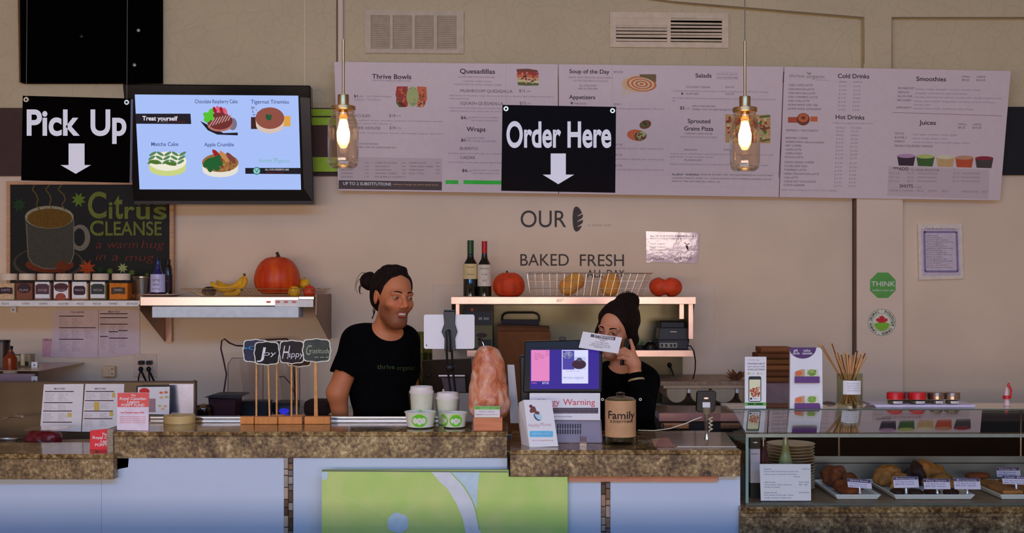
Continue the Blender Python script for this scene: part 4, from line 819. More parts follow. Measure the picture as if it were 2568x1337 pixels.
# ---------------------------------------------------------------- spice jars
zj = z1
jg = glassmat('clear_glass', (.95, .95, .93), .05, .03)
def spice_jar(px, lbl, fill, lab, shape, word, D=5.985, hw=22.5, label=''):
    r = T('spice_jar', P(px, 754, D+.04), label, 'jar', 'labelled ingredient jars on the left shelf')
    x = XW(px, D); w = hw*D/F; z0 = zj+.001; zl = ZW(702, D); zt = ZW(686, D); y0 = D; y1 = D+2*w*.95
    b = MB(jg); n = []
    def ring(ww, z): return [(x-ww, y0+(w-ww)+.004, z), (x-ww+.006, y0+(w-ww), z), (x+ww-.006, y0+(w-ww), z), (x+ww, y0+(w-ww)+.004, z), (x+ww, y1-(w-ww), z), (x-ww, y1-(w-ww), z)]
    rings = [ring(w, z0), ring(w, zl-.022), ring(w*.93, zl-.008), ring(w*.82, zl)]
    vs = [v for rg in rings for v in rg]; fs = [tuple(range(6))]+[(i*6+k, i*6+(k+1) % 6, i*6+6+(k+1) % 6, i*6+6+k) for i in range(3) for k in range(6)]
    b.add(vs, fs); O('glass_body', b, r)
    b = MB(mat('fill_'+lbl, fill, 2.2, .8, noise=.2, scale=120)); q = w-.004; b.box(x-q, x+q, y0+.004, y1-.004, z0+.003, zl-.016); O('contents', b, r, bevel=.004)
    b = MB(mat('jar_lid_cream', (190, 162, 142), 2.0, .45)); b.lathe([(.001, zl-.001), (w*.9, zl-.001), (w*.9, zt-.003), (w*.84, zt), (.001, zt)], (x, (y0+y1)/2, 0), 24); O('lid', b, r, smooth=True)
    pl = Pl([(0, 0, D-.0006), (2568, 0, D-.0006), (0, 1300, D-.0006)]); b = MB(lab)
    if shape == 0: pl.ell(b, px, 723, 17, 12, lab)
    elif shape == 1: pl.poly(b, [(px-17, 716), (px-10, 712), (px+10, 712), (px+17, 716), (px+17, 738), (px-17, 738)], lab)
    elif shape == 2: pl.ell(b, px, 719, 18, 9, lab); pl.ell(b, px, 724, 16, 8, lab, .0007); pl.ell(b, px-1, 745, 13, 10, mat('fill_'+lbl, fill), .0005)
    elif shape == 3: pl.poly(b, [(px-15, 722), (px-11, 717), (px+11, 717), (px+15, 722), (px+15, 736), (px+11, 740), (px-11, 740), (px-15, 736)], lab)
    else: pl.poly(b, [(px-17, 722), (px, 720), (px+17, 722), (px+17, 738), (px, 736), (px-17, 738)], lab)
    sw_ = mat('label_pale_ink', (150, 130, 134), 2, .6, noise=0); pl.text(b, word, px-11, px+11, 730, 5, sw_, .01, .0012); O('label', b, r)
    b = MB(mat('label_backing', (196, 186, 178), 2, .4)); 
    if shape in (1, 2, 3): pl.rect(b, px-18, 707, px+18, 748, None, .0002); O('pale_window', b, r)
    return r
bl = mat('jar_label_black', (44, 26, 34), 1.6, .6, noise=0)
spice_jar(14, 'oat', (176, 136, 104), bl, 4, 'OATS', label='ingredient jar with long black label at the left end of the shelf')
spice_jar(60, 'flax', (96, 48, 32), bl, 0, 'FLAX', label='ingredient jar with oval black label and dark brown contents')
spice_jar(106, 'grey', (120, 96, 92), mat('jar_label_plum', (70, 44, 52), 1.6), 1, 'GOJI', label='ingredient jar with arched plum label and white surround')
spice_jar(153, 'cacao', (120, 58, 42), mat('jar_label_maroon', (62, 26, 32), 1.6), 2, 'CACAO', label='ingredient jar with scalloped maroon label, fourth from the left')
spice_jar(199, 'maca', (176, 128, 90), bl, 3, 'MACA', label='ingredient jar with notched black label reading Maca and tan powder')
spice_jar(245, 'matcha', (92, 84, 40), mat('jar_label_green', (34, 44, 36), 1.6), 1, 'MATCHA', label='ingredient jar with dark green label and olive powder')
spice_jar(296, 'turm', (176, 92, 20), mat('jar_label_olive', (52, 42, 22), 1.6), 4, 'TURMERIC', hw=25, label='ingredient jar of bright orange turmeric, last of the labelled row')
D = 6.0; r = T('plastic_tub', P(349, 754, D+.05), 'clear tapered plastic tub beside the turmeric jar', 'tub'); x = XW(349, D)
O('tub_body', MB(glassmat('cloudy_plastic', (.80, .74, .66), .15, .10)).lathe([(.001, zj+.001), (.038, zj+.001), (.046, ZW(699, D)), (.050, ZW(697, D)), (.050, ZW(693, D)), (.047, ZW(693, D)), (.044, ZW(700, D)), (.036, zj+.004), (.001, zj+.004)], (x, D+.05, 0), 28), r, smooth=True)
O('contents', MB(mat('fill_tub', (150, 110, 86), 2)).lathe([(.001, zj+.004), (.034, zj+.004), (.037, zj+.03), (.001, zj+.032)], (x, D+.05, 0), 20), r)
pltr = O('serving_plate', MB(mat('plate_white', (176, 150, 138), 2, .3)).lathe([(.001, z2+.001), (.07, z2+.001), (.11, z2+.010), (.112, z2+.013), (.07, z2+.005), (.001, z2+.004)], (XW(405, 6.05), 6.05, 0), 32, sx=1, sy=.9), label='shallow white plate under the blue bottle', cat='plate', smooth=True)
def bottle(px, D, zb, pts, body, label, cat='bottle', name='bottle', lab=None, cap=None, group=None, sq=1, parts=()):
    """pts: list of (radius px, y px) top to bottom; lab: (y0,y1,mat,words)"""
    x = XW(px, D); k = D/F; r = T(name, (x, D, zb), label, cat, group)
    pr = [(max(.0006, a*k), max(zb+.0005, ZW(y, D))) for a, y in pts]
    pr = [(.0006, pr[0][1])]+pr+[(.0006, pr[-1][1])]
    O('bottle_body', MB(body).lathe(pr[::-1], (x, D, 0), 28), r, smooth=True)
    if cap:
        ra, y0, y1, m = cap; O('cap', MB(m).lathe([(.0006, ZW(y1, D)), (ra*k, ZW(y1, D)), (ra*k, ZW(y0, D)-.001), (ra*k-.001, ZW(y0, D)), (.0006, ZW(y0, D))], (x, D, 0), 24), r, smooth=True)
    if lab:
        ra, y0, y1, m, ws = lab; b = MB(m); R = ra*k+.0006
        b.lathe([(R, ZW(y1, D)), (R, ZW(y0, D))], (x, D, 0), 24, a0=math.radians(182), a1=math.radians(358)); lo = O('label', b, r, smooth=True)
        if ws:
            bb = MB(INKM)
            for w_, yy, cp_, hw_ in ws:
                v, f_ = textgeo(w_, .006); a0 = min(q[0] for q in v); a1 = max(q[0] for q in v)
                bb.add([(x+R*1.01*math.sin(((X-a0)/(a1-a0)-.5)*2*hw_), D-R*1.01*math.cos(((X-a0)/(a1-a0)-.5)*2*hw_), ZW(yy, D)+Y*cp_*k/.682) for X, Y in v], f_)
            O('lettering', bb, lo)
    return r
blug = mat('cobalt_glass', (16, 22, 84), 1.6, .1, spec=.8); dkg = mat('dark_bottle_glass', (12, 12, 14), 1.4, .1, spec=.8); amb = mat('amber_glass', (110, 40, 12), 1.5, .15); grg = mat('green_wine_glass', (10, 16, 8), 1.3, .08, spec=.8)
bottle(396, 6.03, z2+.006, [(5, 646), (5.5, 660), (8, 676), (15, 690), (17.5, 698), (18, 734)], blug, 'cobalt blue bottle with silver label on the plate', lab=(18, 688, 733, mat('label_silver', (150, 150, 190), 1.9, .35), [('spring', 705, 7, .5), ('water', 716, 6, .5), ('sparkling', 726, 4, .6)]), cap=(5.6, 644, 655, mat('cap_navy', (14, 12, 40), 1.5)))
bottle(421, 6.2, z2+.001, [(6, 656), (6, 662), (9, 668), (11, 676), (11.5, 744)], dkg, 'slim dark bottle behind the blue bottle', cap=(6.5, 651, 662, BLACK), lab=(11.5, 690, 730, mat('label_dark', (40, 30, 34), 1.5), [('organic', 706, 4, .5)]))
# bottles on the low left shelf
zs = ZW(930, D6)
bottle(26, 5.86, zs, [(6, 878), (6, 884), (11, 892), (17, 898), (17, 938)], amb, 'amber syrup bottle at the front of the low left shelf', cap=(7.5, 884, 892, mat('cap_dark', (60, 40, 34), 1.5)), group='bottles on the low left shelf', lab=(17, 930, 938, tg, None))
bottle(27, 6.12, zs, [(5, 870), (5, 880), (12, 890), (12, 925)], dkg, 'black shouldered bottle rising behind the amber bottle', cap=(5.5, 868, 874, BLACK), group='bottles on the low left shelf')
bottle(6, 6.0, zs, [(18, 856), (18.5, 925)], mat('dark_canister', (44, 28, 22), 1.5, .3), 'dark brown canister at the very left end of the low shelf', cap=(19, 853, 859, BLACK), group='bottles on the low left shelf')
bottle(44, 6.08, zs, [(7, 888), (8, 892), (8, 928)], mat('green_oil', (92, 84, 30), 1.6, .2), 'green labelled vial on the low left shelf next to the amber bottle', group='bottles on the low left shelf', lab=(8, 892, 906, mat('label_paleyellow', (160, 146, 118), 2), None))
bottle(57, 6.05, zs, [(5, 889), (5.5, 893), (5.5, 926)], mat('cream_tube', (170, 156, 124), 2, .4), 'cream coloured tube standing on the low left shelf', group='bottles on the low left shelf')
r = T('spice_box', P(67, 926, 6.1), 'small green and cream box on the low left shelf by the white plate', 'box'); b = MB(mat('box_cream', (136, 118, 94), 2)); b.box(XW(55, 6.1), XW(76, 6.1), 6.1, 6.16, zs+.001, ZW(889, 6.1)); O('carton', b, r)
O('printed_band', MB(mat('box_green', (48, 40, 18), 1.7)).box(XW(54.6, 6.1), XW(71, 6.1), 6.0985, 6.0997, ZW(924, 6.1), ZW(907, 6.1)), r)
# ---------------------------------------------------------------- fruit basket, pumpkin, fruit
def lathe_rib(c, prof, n, ribs, amp, m, name, parent, squash=(1, 1), ph=0, smooth=True, bend=0, **kw):
    mb = MB(m); vs = []; N = len(prof)
    for i, (r, z) in enumerate(prof):
        for k in range(n):
            a = 2*math.pi*k/n; f_ = 1-amp*(1-abs(math.sin(ribs*a/2+ph))**.7)
            vs.append((c[0]+r*f_*math.cos(a)*squash[0]+bend*z*z, c[1]+r*f_*math.sin(a)*squash[1], c[2]+z))
    fs = [(i*n+k, i*n+(k+1) % n, (i+1)*n+(k+1) % n, (i+1)*n+k) for i in range(N-1) for k in range(n)]+[tuple(range(n)), tuple(range(N*n-n, N*n))]
    mb.add(vs, fs); return O(name, mb, parent, smooth=smooth, **kw)
pum = mat('pumpkin_skin', (158, 38, 8), 1.9, .42, noise=.2, scale=7, rgb2=(176, 66, 12), stretch=(3, 3, .6)); pumr = mat('red_squash_skin', (172, 52, 16), 1.9, .6, noise=.15, scale=30, bump=.3)
stem = mat('stem_brown', (52, 34, 20), 1.6, .8, noise=.2)
D = 6.13; x = XW(695, D); k = D/F; zb2 = z2+.012
r = T('large_pumpkin', (x, D, zb2), 'large tall orange pumpkin with a brown stem on the left shelf', 'pumpkin')
hh = (744-650)*k
prof = [(.02, .0)]+[(57.5*k*s_, hh*t) for s_, t in ((.62, .01), (.82, .08), (.95, .2), (1, .34), (.985, .48), (.93, .62), (.84, .74), (.70, .86), (.50, .95), (.28, .99), (.10, .985))]
lathe_rib((x, D, zb2), prof, 72, 16, .035, pum, 'pumpkin_flesh', r)
O('stem', MB(stem).tube([(x+.006, D, zb2+hh-.006), (x+.004, D, zb2+hh+.010), (x-.002, D, zb2+hh+.022)], [.014, .0075, .0085], 8), r)
def squash(px, py0, py1, hw, D, z, label, ribs, amp, bend=0, lob=False):
    x = XW(px, D); k = D/F; H = (py1-py0)*k; r = T('red_squash', (x, D, z), label, 'pumpkin', 'small red pumpkins on the right shelf')
    if lob:
        s = SDF((x-.12, D-.10, z-.01), (x+.12, D+.10, z+H+.02), .004)
        for dx, rx, hz in ((-.028, .052, .50), (.030, .056, .48)):
            s.add(s.ell((x+dx, D, z+H*hz), (rx, .065, H*.5)), .03)
        s.sub(s.cap((x-.004, D-.09, z+H*1.02), (x-.004, D+.09, z+H*1.02), .014, .014), .02); s.sub(s.cap((x, D-.1, z-.004), (x, D+.1, z-.004), .012, .012), .02)
        s.noise(.0012, 90, 3); s.mesh('squash_flesh', pumr, r)
    else:
        prof = [(.02, .002)]+[(hw*k*s_, H*t) for s_, t in ((.55, .0), (.8, .08), (.97, .26), (1, .45), (.96, .62), (.84, .78), (.62, .91), (.38, .98), (.12, .97))]
        lathe_rib((x, D, z), prof, 64, ribs, amp, pumr, 'squash_flesh', r)
        O('stem', MB(stem).tube([(x-.006, D, z+H-.006), (x-.012, D, z+H+.008)], [.006, .004], 6), r)
    return r
banana = mat('banana_skin', (186, 128, 22), 2.1, .5, noise=.12, scale=22); bantip = mat('banana_tip', (60, 40, 18), 1.8, .8)
def wire_basket(name, label, rim, base, hts, nx, nz, wr, m, cat='basket'):
    """rim/base rectangles (x0,x1,y0,y1) at heights; flared wire sides"""
    r = T(name, ((base[0]+base[1])/2, (base[2]+base[3])/2, hts[0]), label, cat)
    def rect(t):
        q = [base[i]*(1-t)+rim[i]*t for i in range(4)]; z = hts[0]*(1-t)+hts[1]*t
        return [(q[0], q[2], z), (q[1], q[2], z), (q[1], q[3], z), (q[0], q[3], z)]
    O('rim_wire', MB(m).tube(rect(1), wr*1.9, 6, closed=True), r); O('base_wire', MB(m).tube(rect(0), wr*1.4, 6, closed=True), r)
    b = MB(m)
    for j in range(1, nz): b.tube(rect(j/nz), wr, 5, closed=True)
    for i in range(nx+1):
        t = i/nx; f0 = [base[0]*(1-t)+base[1]*t, rim[0]*(1-t)+rim[1]*t]
        b.tube([(f0[1], rim[2], hts[1]), (f0[0], base[2], hts[0]), (f0[0], base[3], hts[0]), (f0[1], rim[3], hts[1])], wr, 5)
    n2 = 6
    for i in range(n2+1):
        t = i/n2; g0 = base[2]*(1-t)+base[3]*t; g1 = rim[2]*(1-t)+rim[3]*t
        b.tube([(rim[0], g1, hts[1]), (base[0], g0, hts[0]), (base[1], g0, hts[0]), (rim[1], g1, hts[1])], wr, 5)
    O('wire_grid', b, r, kind='stuff'); return r
wm = mat('basket_wire', (170, 140, 96), 1.6, .3, .9)
D = 5.98
zr1 = ZW(724, D)
wire_basket('wire_fruit_basket', 'long shallow wire basket of fruit on the left shelf', (XW(452, D), XW(803, D), D, 6.33), (XW(500, D), XW(780, D), D+.03, 6.30), (z2+.002, zr1), 34, 2, .0009, wm)
def ban(pts, rr, label, D):
    pts = [P(x, y, D+dy) for x, y, dy in pts]
    # smooth the spine
    sp = []
    for i in range(len(pts)-1):
        for t in (0, .25, .5, .75):
            p0 = pts[max(0, i-1)]; p1 = pts[i]; p2 = pts[i+1]; p3 = pts[min(len(pts)-1, i+2)]
            sp.append(.5*((2*p1)+(p2-p0)*t+(2*p0-5*p1+4*p2-p3)*t*t+(3*p1-p0-3*p2+p3)*t**3))
    sp.append(pts[-1]); n = len(sp); r = T('banana', sp[n//2], label, 'banana', 'bananas in the fruit basket')
    rad = [rr*(.34+.66*min(1, 4.2*min(t, 1-t)+.12)) for t in [i/(n-1) for i in range(n)]]; rad[-1] = rr*.3; rad[-2] = rr*.34
    O('banana_skin', MB(banana).tube(sp, rad, 8), r, smooth=True)
    O('stem_tip', MB(bantip).tube([sp[-1], sp[-1]+(sp[-1]-sp[-2]).normalized()*.008], [rr*.32, rr*.3], 7), r); O('blossom_tip', MB(bantip).tube([sp[0], sp[0]+(sp[0]-sp[1]).normalized()*.003], [rr*.3, rr*.2], 7), r)
ban([(530, 709, 0), (545, 722, .0), (575, 724, 0), (600, 712, .0), (612, 690, .0)], .018, 'banana lying along the front of the bunch', 6.12)
ban([(544, 706, .03), (562, 719, .03), (590, 720, .03), (606, 708, .03), (613, 692, .02)], .017, 'banana tucked behind the front one with its tip raised', 6.14)
ban([(592, 727, .0), (606, 722, 0), (614, 708, 0), (614, 692, 0)], .014, 'short spotted banana at the stem end of the bunch', 6.10)
ban([(560, 737, 0), (575, 739, 0), (592, 736, .0), (604, 728, 0)], .015, 'yellow banana low in the basket under the bunch', 6.09)
av = O('avocado', MB(mat('avocado_skin', (34, 22, 14), 1.6, .6, bump=.5, scale=60)).sphere(P(524, 732, 6.08), (.036, .034, .027), 12), label='dark avocado at the left of the bananas in the basket', cat='avocado', smooth=True)
def fruit(name, px, py, rp, D, m, label):
    c = P(px, py, D); k = D/F; R = rp*k; r = T(name, c-Vector((0, 0, R)), label, 'fruit')
    prof = [(.002, -R*.93)]+[(R*math.sin(math.pi*t), -R*.96*math.cos(math.pi*t)) for t in (.08, .18, .3, .42, .54, .66, .78, .88, .95)]+[(R*.08, R*.86)]
    O('fruit_body', MB(m).lathe(prof, c, 20), r, smooth=True); O('stalk', MB(stem).tube([c+Vector((0, 0, R*.8)), c+Vector((.002, 0, R*1.1))], .0016, 6), r)
yel = mat('yellow_apple', (186, 128, 20), 2.1, .35, noise=.15, scale=25); redap = mat('red_apple', (170, 44, 20), 2.1, .3, noise=.25, scale=18)
fruit('apple', 738, 732.5, 16, 6.06, yel, 'yellow apple in front of the large pumpkin')
fruit('apple', 776, 731, 16.5, 6.09, redap, 'red apple at the right end of the fruit basket')
fruit('apple', 763, 713, 15, 6.17, yel, 'yellow apple resting on top of the red apple')
# ---------------------------------------------------------------- papers and plugs on the left wall
def page(name, label, quad, D, bars=(), lines=(), head=None, m=None, cat='paper notice', off=.0, thick=.001, bend=0):
    pl = Pl([(quad[0][0], quad[0][1], D), (quad[1][0], quad[1][1], D), (quad[3][0], quad[3][1], D-bend)])
    r = T(name, pl.pt(quad[3][0], quad[3][1]), label, cat); b = MB(m or WHITEP); pl.slab(b, quad, thick, None); O('sheet', b, r)
    ink = mat('bar_maroon', (58, 30, 40), 1.6, .7, noise=0); b = MB(ink)
    for x0, y0, x1 in bars: pl.rect(b, x0, y0, x1, y0+2.2, ink, .0006)
    rd = random.Random(int(quad[0][0]))
    for x0, y0, x1, y1 in lines:
        y = y0
        while y < y1:
            w_ = (x1-x0)*rd.uniform(.5, .95); pl.text(b, rd.choice(('banana, berries, ice', 'spinach 1 cup', 'almond milk', 'mango, coconut', 'kale, apple', 'protein scoop', 'ginger shot', '12oz / 16oz cup')), x0, x0+w_, y+2.6, 2.2, INKL, 0, .0006); y += 4
    if head: pl.text(b, head[0], head[1], head[2], head[3], head[4], ink, .01, .0006)
    O('print', b, r); return r, pl
lamw = mat('laminated_page', (160, 142, 144), 2.15, .22, coat=.6, noise=.02)
page('recipe_sheet', 'laminated recipe sheet on the wall with a shiny top, left of the pair', [(133, 778), (247, 778), (245, 898), (128, 896)], WD-.006, [(148, 792, 210), (148, 821, 240), (148, 850, 209)], [(149, 797, 175, 818), (180, 797, 208, 818), (149, 826, 175, 847), (180, 826, 205, 847), (212, 826, 238, 847), (149, 855, 176, 882), (180, 855, 206, 882)], ('TALL BLENDS', 178, 211, 785, 4), lamw)
page('recipe_sheet', 'laminated recipe sheet on the wall, right of the pair near the bracket', [(249, 778), (350, 778), (350, 888), (247, 898)], WD-.006, [(251, 786, 320), (251, 796, 320), (251, 812, 320), (273, 831, 296), (297, 828, 320), (251, 843, 271), (273, 847, 320)], [(252, 800, 270, 876), (274, 815, 294, 884), (298, 815, 318, 870)], ('MILK TEAS', 272, 300, 784, 4), lamw)
page('pink_note', 'small pink printed note on the wall left of the recipe sheets', [(106, 849), (138, 849), (136, 897), (106, 896)], WD-.003, [], [(113, 858, 134, 893)], ('PRICES', 112, 134, 855, 4), mat('note_pink', (160, 118, 122), 2.2))
page('smoothie_recipe_page', 'smoothie recipe page taped to the steel backsplash, left one', [(110, 964), (210, 963), (203, 1083), (100, 1080)], D5-.003, [(113, 981, 185), (110, 1009, 182), (108, 1030, 180), (107, 1058, 180)], [(113, 986, 140, 1005), (147, 986, 175, 1005), (110, 1014, 140, 1028), (146, 1014, 172, 1028), (109, 1036, 140, 1056), (146, 1036, 172, 1056)], ('SMOOTHIES', 135, 163, 977, 4))
page('smoothie_recipe_page', 'smoothie recipe page taped to the steel backsplash, right one with yellow marks', [(214, 963), (312, 963), (306, 1083), (205, 1083)], D5-.003, [(215, 981, 286), (213, 1004, 285), (211, 1030, 283), (210, 1049, 282)], [(215, 986, 245, 1001), (250, 986, 278, 1001), (213, 1010, 240, 1026), (252, 1010, 276, 1026), (212, 1036, 238, 1046), (250, 1036, 272, 1046), (212, 1054, 238, 1068), (250, 1054, 272, 1068)], ('SMOOTHIES', 237, 265, 977, 4))
b = MB(mat('note_yellow', (176, 148, 70), 1.8)); pl = Pl([(0, 0, D5-.0045), (2568, 0, D5-.0045), (0, 1300, D5-.0045)]); pl.rect(b, 236, 1008, 249, 1029, None); pl.rect(b, 281, 985, 288, 997, None); pl.rect(b, 275, 1032, 283, 1044, None); pl.rect(b, 169, 1036, 179, 1046, None)
O('yellow_sticky_notes', b, label='small yellow highlight stickers on the smoothie pages', cat='sticker')
ob = T('outlet_box', P(274, 945, WD), 'cream surface mounted switch box on the wall below the recipe sheets', 'outlet')
O('box', MB(mat('outlet_cream', (176, 150, 116), 2)).box(XW(257, 6.36), XW(287, 6.36), 6.36, WD-.001, ZW(945, 6.36), ZW(919, 6.36)), ob, bevel=.003)
for y in (926, 938): O('slot', MB(INK).sphere(P(281, y, 6.36), (.003, .002, .004), 5), ob)
op = T('power_outlet', P(363, 945, WD), 'double power outlet with two black plugs above the backsplash', 'outlet')
O('cover_plate', MB(mat('outlet_plate', (168, 146, 128), 2.1, .4)).box(XW(336, WD), XW(394, WD), WD-.008, WD-.001, ZW(946, WD), ZW(888, WD)), op, bevel=.003)
for px in (353, 373):
    O('plug', MB(BLACK).box(XW(px-6, 6.36), XW(px+6, 6.36), 6.35, WD-.009, ZW(915, 6.36), ZW(905, 6.36)), op, bevel=.004); O('plug_head', MB(BLACK).sphere(P(px, 926, 6.345), (.013, .013, .014), 8), op, smooth=True)
    b = MB(BLACK); s_ = 1 if px > 360 else 0
    b.tube([P(px, 928, 6.34), P(px-5+6*s_, 945, 6.33), P(px-7+10*s_, 962, 6.3), P(px-8+12*s_, 990, 6.2)], .004, 7); b.tube([P(px, 928, 6.34), P(px+8, 945, 6.32), P(px+16, 962, 6.3), P(px+20, 990, 6.2)], .0055, 7); O('cord', b, op)
# framed mini poster and red thing on the backsplash
pf = T('small_framed_poster', P(405, 1046, D5-.03), 'small black framed poster with food pictures leaning on the backsplash', 'picture frame')
FPp = Pl([(344, 967, 5.0), (428, 967, 5.0), (344, 1042, 4.975)]); b = MB(BLACK); FPp.slab(b, [(342, 968), (429, 967), (427, 1043), (340, 1041)], .012, None); O('frame', b, pf)
b = MB(WHITEP); FPp.poly(b, [(346, 971), (426, 970), (424, 1040), (344, 1038)], WHITEP, .001); O('print_sheet', b, pf)
b = MB(RED); FPp.ell(b, 362, 982, 13, 9, mat('poster_red', (170, 24, 18), 1.8), .002); FPp.rect(b, 366, 1000, 390, 1034, fm('mauve', (110, 88, 90)), .002)
for x, y in ((404, 985), (416, 984), (405, 997), (418, 996), (400, 1018), (414, 1019), (408, 1026)): FPp.ell(b, x, y, 5, 3, (TAN, LGR, ORG)[int(x) % 3], .002, 10)
O('print', b, pf)
# ---------------------------------------------------------------- right wall shelf unit
DB = 5.95; zs1 = ZW(745, DB); zs2 = ZW(879, DB)
sunlit_st = mat('shelf_steel_sunlit', (216, 176, 160), 1.35, .28, .6, noise=.1, scale=9)  # pink sunlight reflection put into the base colour of the shelf steel
rs = T('double_wall_shelf', P(1437, 896, 6.38), 'two tier stainless wall shelf with end frames behind the till', 'shelf')
O('top_board', MB(STEEL).box(XW(1132, DB), XW(1744, DB), DB, 6.39, zs1-.014, zs1), rs)
O('top_edge', MB(sunlit_st).box(XW(1131, DB), XW(1745, DB), DB-.004, DB-.0005, ZW(763, DB), zs1+.001), rs, bevel=.0015)
O('lower_board', MB(STEEL).box(XW(1172, DB), XW(1742, DB), DB, 6.39, zs2-.014, zs2), rs)
O('lower_edge', MB(sunlit_st).box(XW(1171, DB), XW(1743, DB), DB-.004, DB-.0005, ZW(895, DB), zs2+.001), rs, bevel=.0015)
b = MB(STEEL); 
SPS = Pl([(0, 0, DB-.0045), (2568, 0, DB-.0045), (0, 1300, DB-.0045)]); bb = MB(INKL); SPS.text(bb, 'BEST', 1396, 1412, 757, 7, INKL, 0, .0004, shear=.2); O('edge_lettering', bb, rs)
for xs in (1131.5, 1744.5):
    x = XW(xs, DB); O('end_frame', MB(STEELD).prism([(x, DB, zs1-.001), (x, 6.385, zs1-.001), (x, 6.385, ZW(880, 6.38)), (x, 6.2, ZW(870, 6.2))], (.003 if xs < 1400 else -.003, 0, 0)), rs)
for x0, x1 in ((1143, 1152), (1727, 1738), (1704, 1715)): O('post', MB(sunlit_st).box(XW(x0, 6.0), XW(x1, 6.0), 6.0, 6.02, ZW(850 if x0 != 1704 else 800, 6.0), zs1-.015), rs)
# hood panel behind
hp = O('steel_wall_panel', MB(mat('steel_olive_reflection', (92, 86, 66), 1.2, .30, .75, noise=.35, scale=3.2)).box(XW(1235, 6.37), XW(1712, 6.37), 6.37, WD-.0065, ZW(1010, 6.37), ZW(765, 6.37)), label='dull olive stainless panel on the wall between the two right shelves', cat='wall panel')  # olive-brown reflection put into the steel's base colour
ov = T('black_oven_unit', P(1205, 879, 6.2), 'tall black and olive appliance with a red lamp under the top right shelf', 'appliance')
D = 6.12
O('body', MB(mat('oven_olive', (84, 74, 18), 1.5, .4)).box(XW(1165, D), XW(1236, D), D, 6.365, zs2+.001, ZW(768, D)), ov, bevel=.002)
O('black_panel', MB(BLACK).box(XW(1165, D), XW(1233, D), D-.012, D-.0005, ZW(815, D), ZW(767, D)), ov)
pl = Pl([(0, 0, D-.013), (2568, 0, D-.013), (0, 1300, D-.013)]); b = MB(INKL); pl.text(b, 'SR 360', 1200, 1226, 802, 6, mat('label_pale2', (170, 160, 140), 1.8), .015); pl.ell(b, 1184, 777, 4, 4, mat('lamp_red', (190, 80, 50), 1.8), .001); O('panel_lettering', b, ov)
pl2 = Pl([(0, 0, D-.001), (2568, 0, D-.001), (0, 1300, D-.001)]); b = MB(INK); pl2.ell(b, 1208, 841, 14, 6, mat('oval_badge', (50, 22, 16), 1.5)); pl2.rect(b, 1199, 852, 1232, 868, BLACK); O('oval_badge', b, ov)
b = MB(CHROME); b.tube([P(1199, 850, D-.02), P(1207, 850, D-.03), P(1210, 858, D-.04), P(1214, 868, D-.04)], .0035, 8); O('tap_handle', b, ov)
bx = T('brown_carton', P(1315, 879, 6.1), 'plain brown carton standing on the lower right shelf', 'box'); D = 6.05
O('carton', MB(mat('kraft_dark', (104, 58, 18), 1.5, .75, noise=.08)).prism([P(1247, 815, D), P(1378, 819, D), P(1378, 879, D), P(1247, 879, D)], (0, .12, 0)), bx, bevel=.001)
O('flap', MB(mat('kraft_flap', (74, 38, 14), 1.5, .75)).prism([P(1247, 816, D-.002), P(1378, 820, D-.002), P(1378, 824, D-.002), P(1247, 820, D-.002)], (0, .0015, 0)), bx)
O('large_brown_carton', MB(mat('kraft_dark', (0,)*3)).box(XW(1249, 5.8), XW(1382, 5.8), 5.86, 5.94, .901, ZW(832, 5.86)), label='big dark kraft paper carton on the work table behind the till screen', cat='box', bevel=.002)
cr = T('black_handled_case', P(1305, 879, 6.25), 'black case with a tall wire carry handle behind the brown carton', 'case'); D = 6.24
O('case_body', MB(mat('case_maroon', (40, 16, 12), 1.4)).box(XW(1257, D), XW(1352, D), D, D+.1, zs2+.001, ZW(803, D)), cr)
O('handle', MB(BLACK).tube([P(1259, 806, D+.03), P(1260, 792, D+.03), P(1266, 786, D+.03), P(1275, 784, D+.03), P(1338, 784, D+.03), P(1347, 787, D+.03), P(1352, 793, D+.03), P(1352, 806, D+.03)], .0055, 8), cr)
# receipt printer, bell, herb bowl
pr = T('receipt_printer', P(1688, 879, 6.1), 'dark receipt printer at the right end of the lower shelf', 'printer'); D = 6.05
O('lower_case', MB(DARK).box(XW(1651, D), XW(1726, D), D, D+.16, zs2+.001, ZW(852, D)), pr, bevel=.004)
O('upper_case', MB(mat('printer_case', (52, 48, 44), 1.5, .35)).prism([P(1651, 852, D+.002), P(1726, 852, D+.002), P(1724, 822, D+.02), P(1655, 822, D+.02)], (0, .14, 0)), pr, bevel=.004)
O('paper_cover', MB(BLACK).box(XW(1656, D+.04), XW(1718, D+.04), D+.04, D+.15, ZW(824, D+.04), ZW(806, D+.04)), pr, bevel=.006)
b = MB(mat('label_pale2', (0,)*3)); pl = Pl([(0, 0, D-.001), (2568, 0, D-.001), (0, 1300, D-.001)]); pl.rect(b, 1654, 860, 1698, 872, mat('port_plate', (130, 120, 104), 1.7), .0004)
for x in (1657, 1668, 1680, 1689): pl.rect(b, x, 863, x+6, 870, BLACK, .0008)
pl.rect(b, 1681, 831, 1697, 833.5, mat('label_pale2', (0,)*3), -.012); O('ports', b, pr)
be = T('service_bell', P(1631, 879, 6.05), 'small black and chrome service bell beside the printer', 'bell'); D = 6.05
O('dome', MB(mat('bell_dark', (44, 36, 30), 1.5, .15, .8)).lathe([(.03, zs2+.010), (.029, zs2+.02), (.022, zs2+.032), (.010, zs2+.038), (.0006, zs2+.039)], (XW(1631, D), D, 0), 24), be, smooth=True)
O('base', MB(BLACK).lathe([(.0006, zs2+.001), (.034, zs2+.001), (.034, zs2+.009), (.0006, zs2+.009)], (XW(1631, D), D, 0), 24), be); O('button', MB(CHROME).tube([P(1631, 862, D), P(1631, 856, D)], .003, 8), be)
hb_ = T('herb_pot', P(1603, 879, 6.1), 'small dark pot of green leaves on the lower right shelf', 'plant pot')
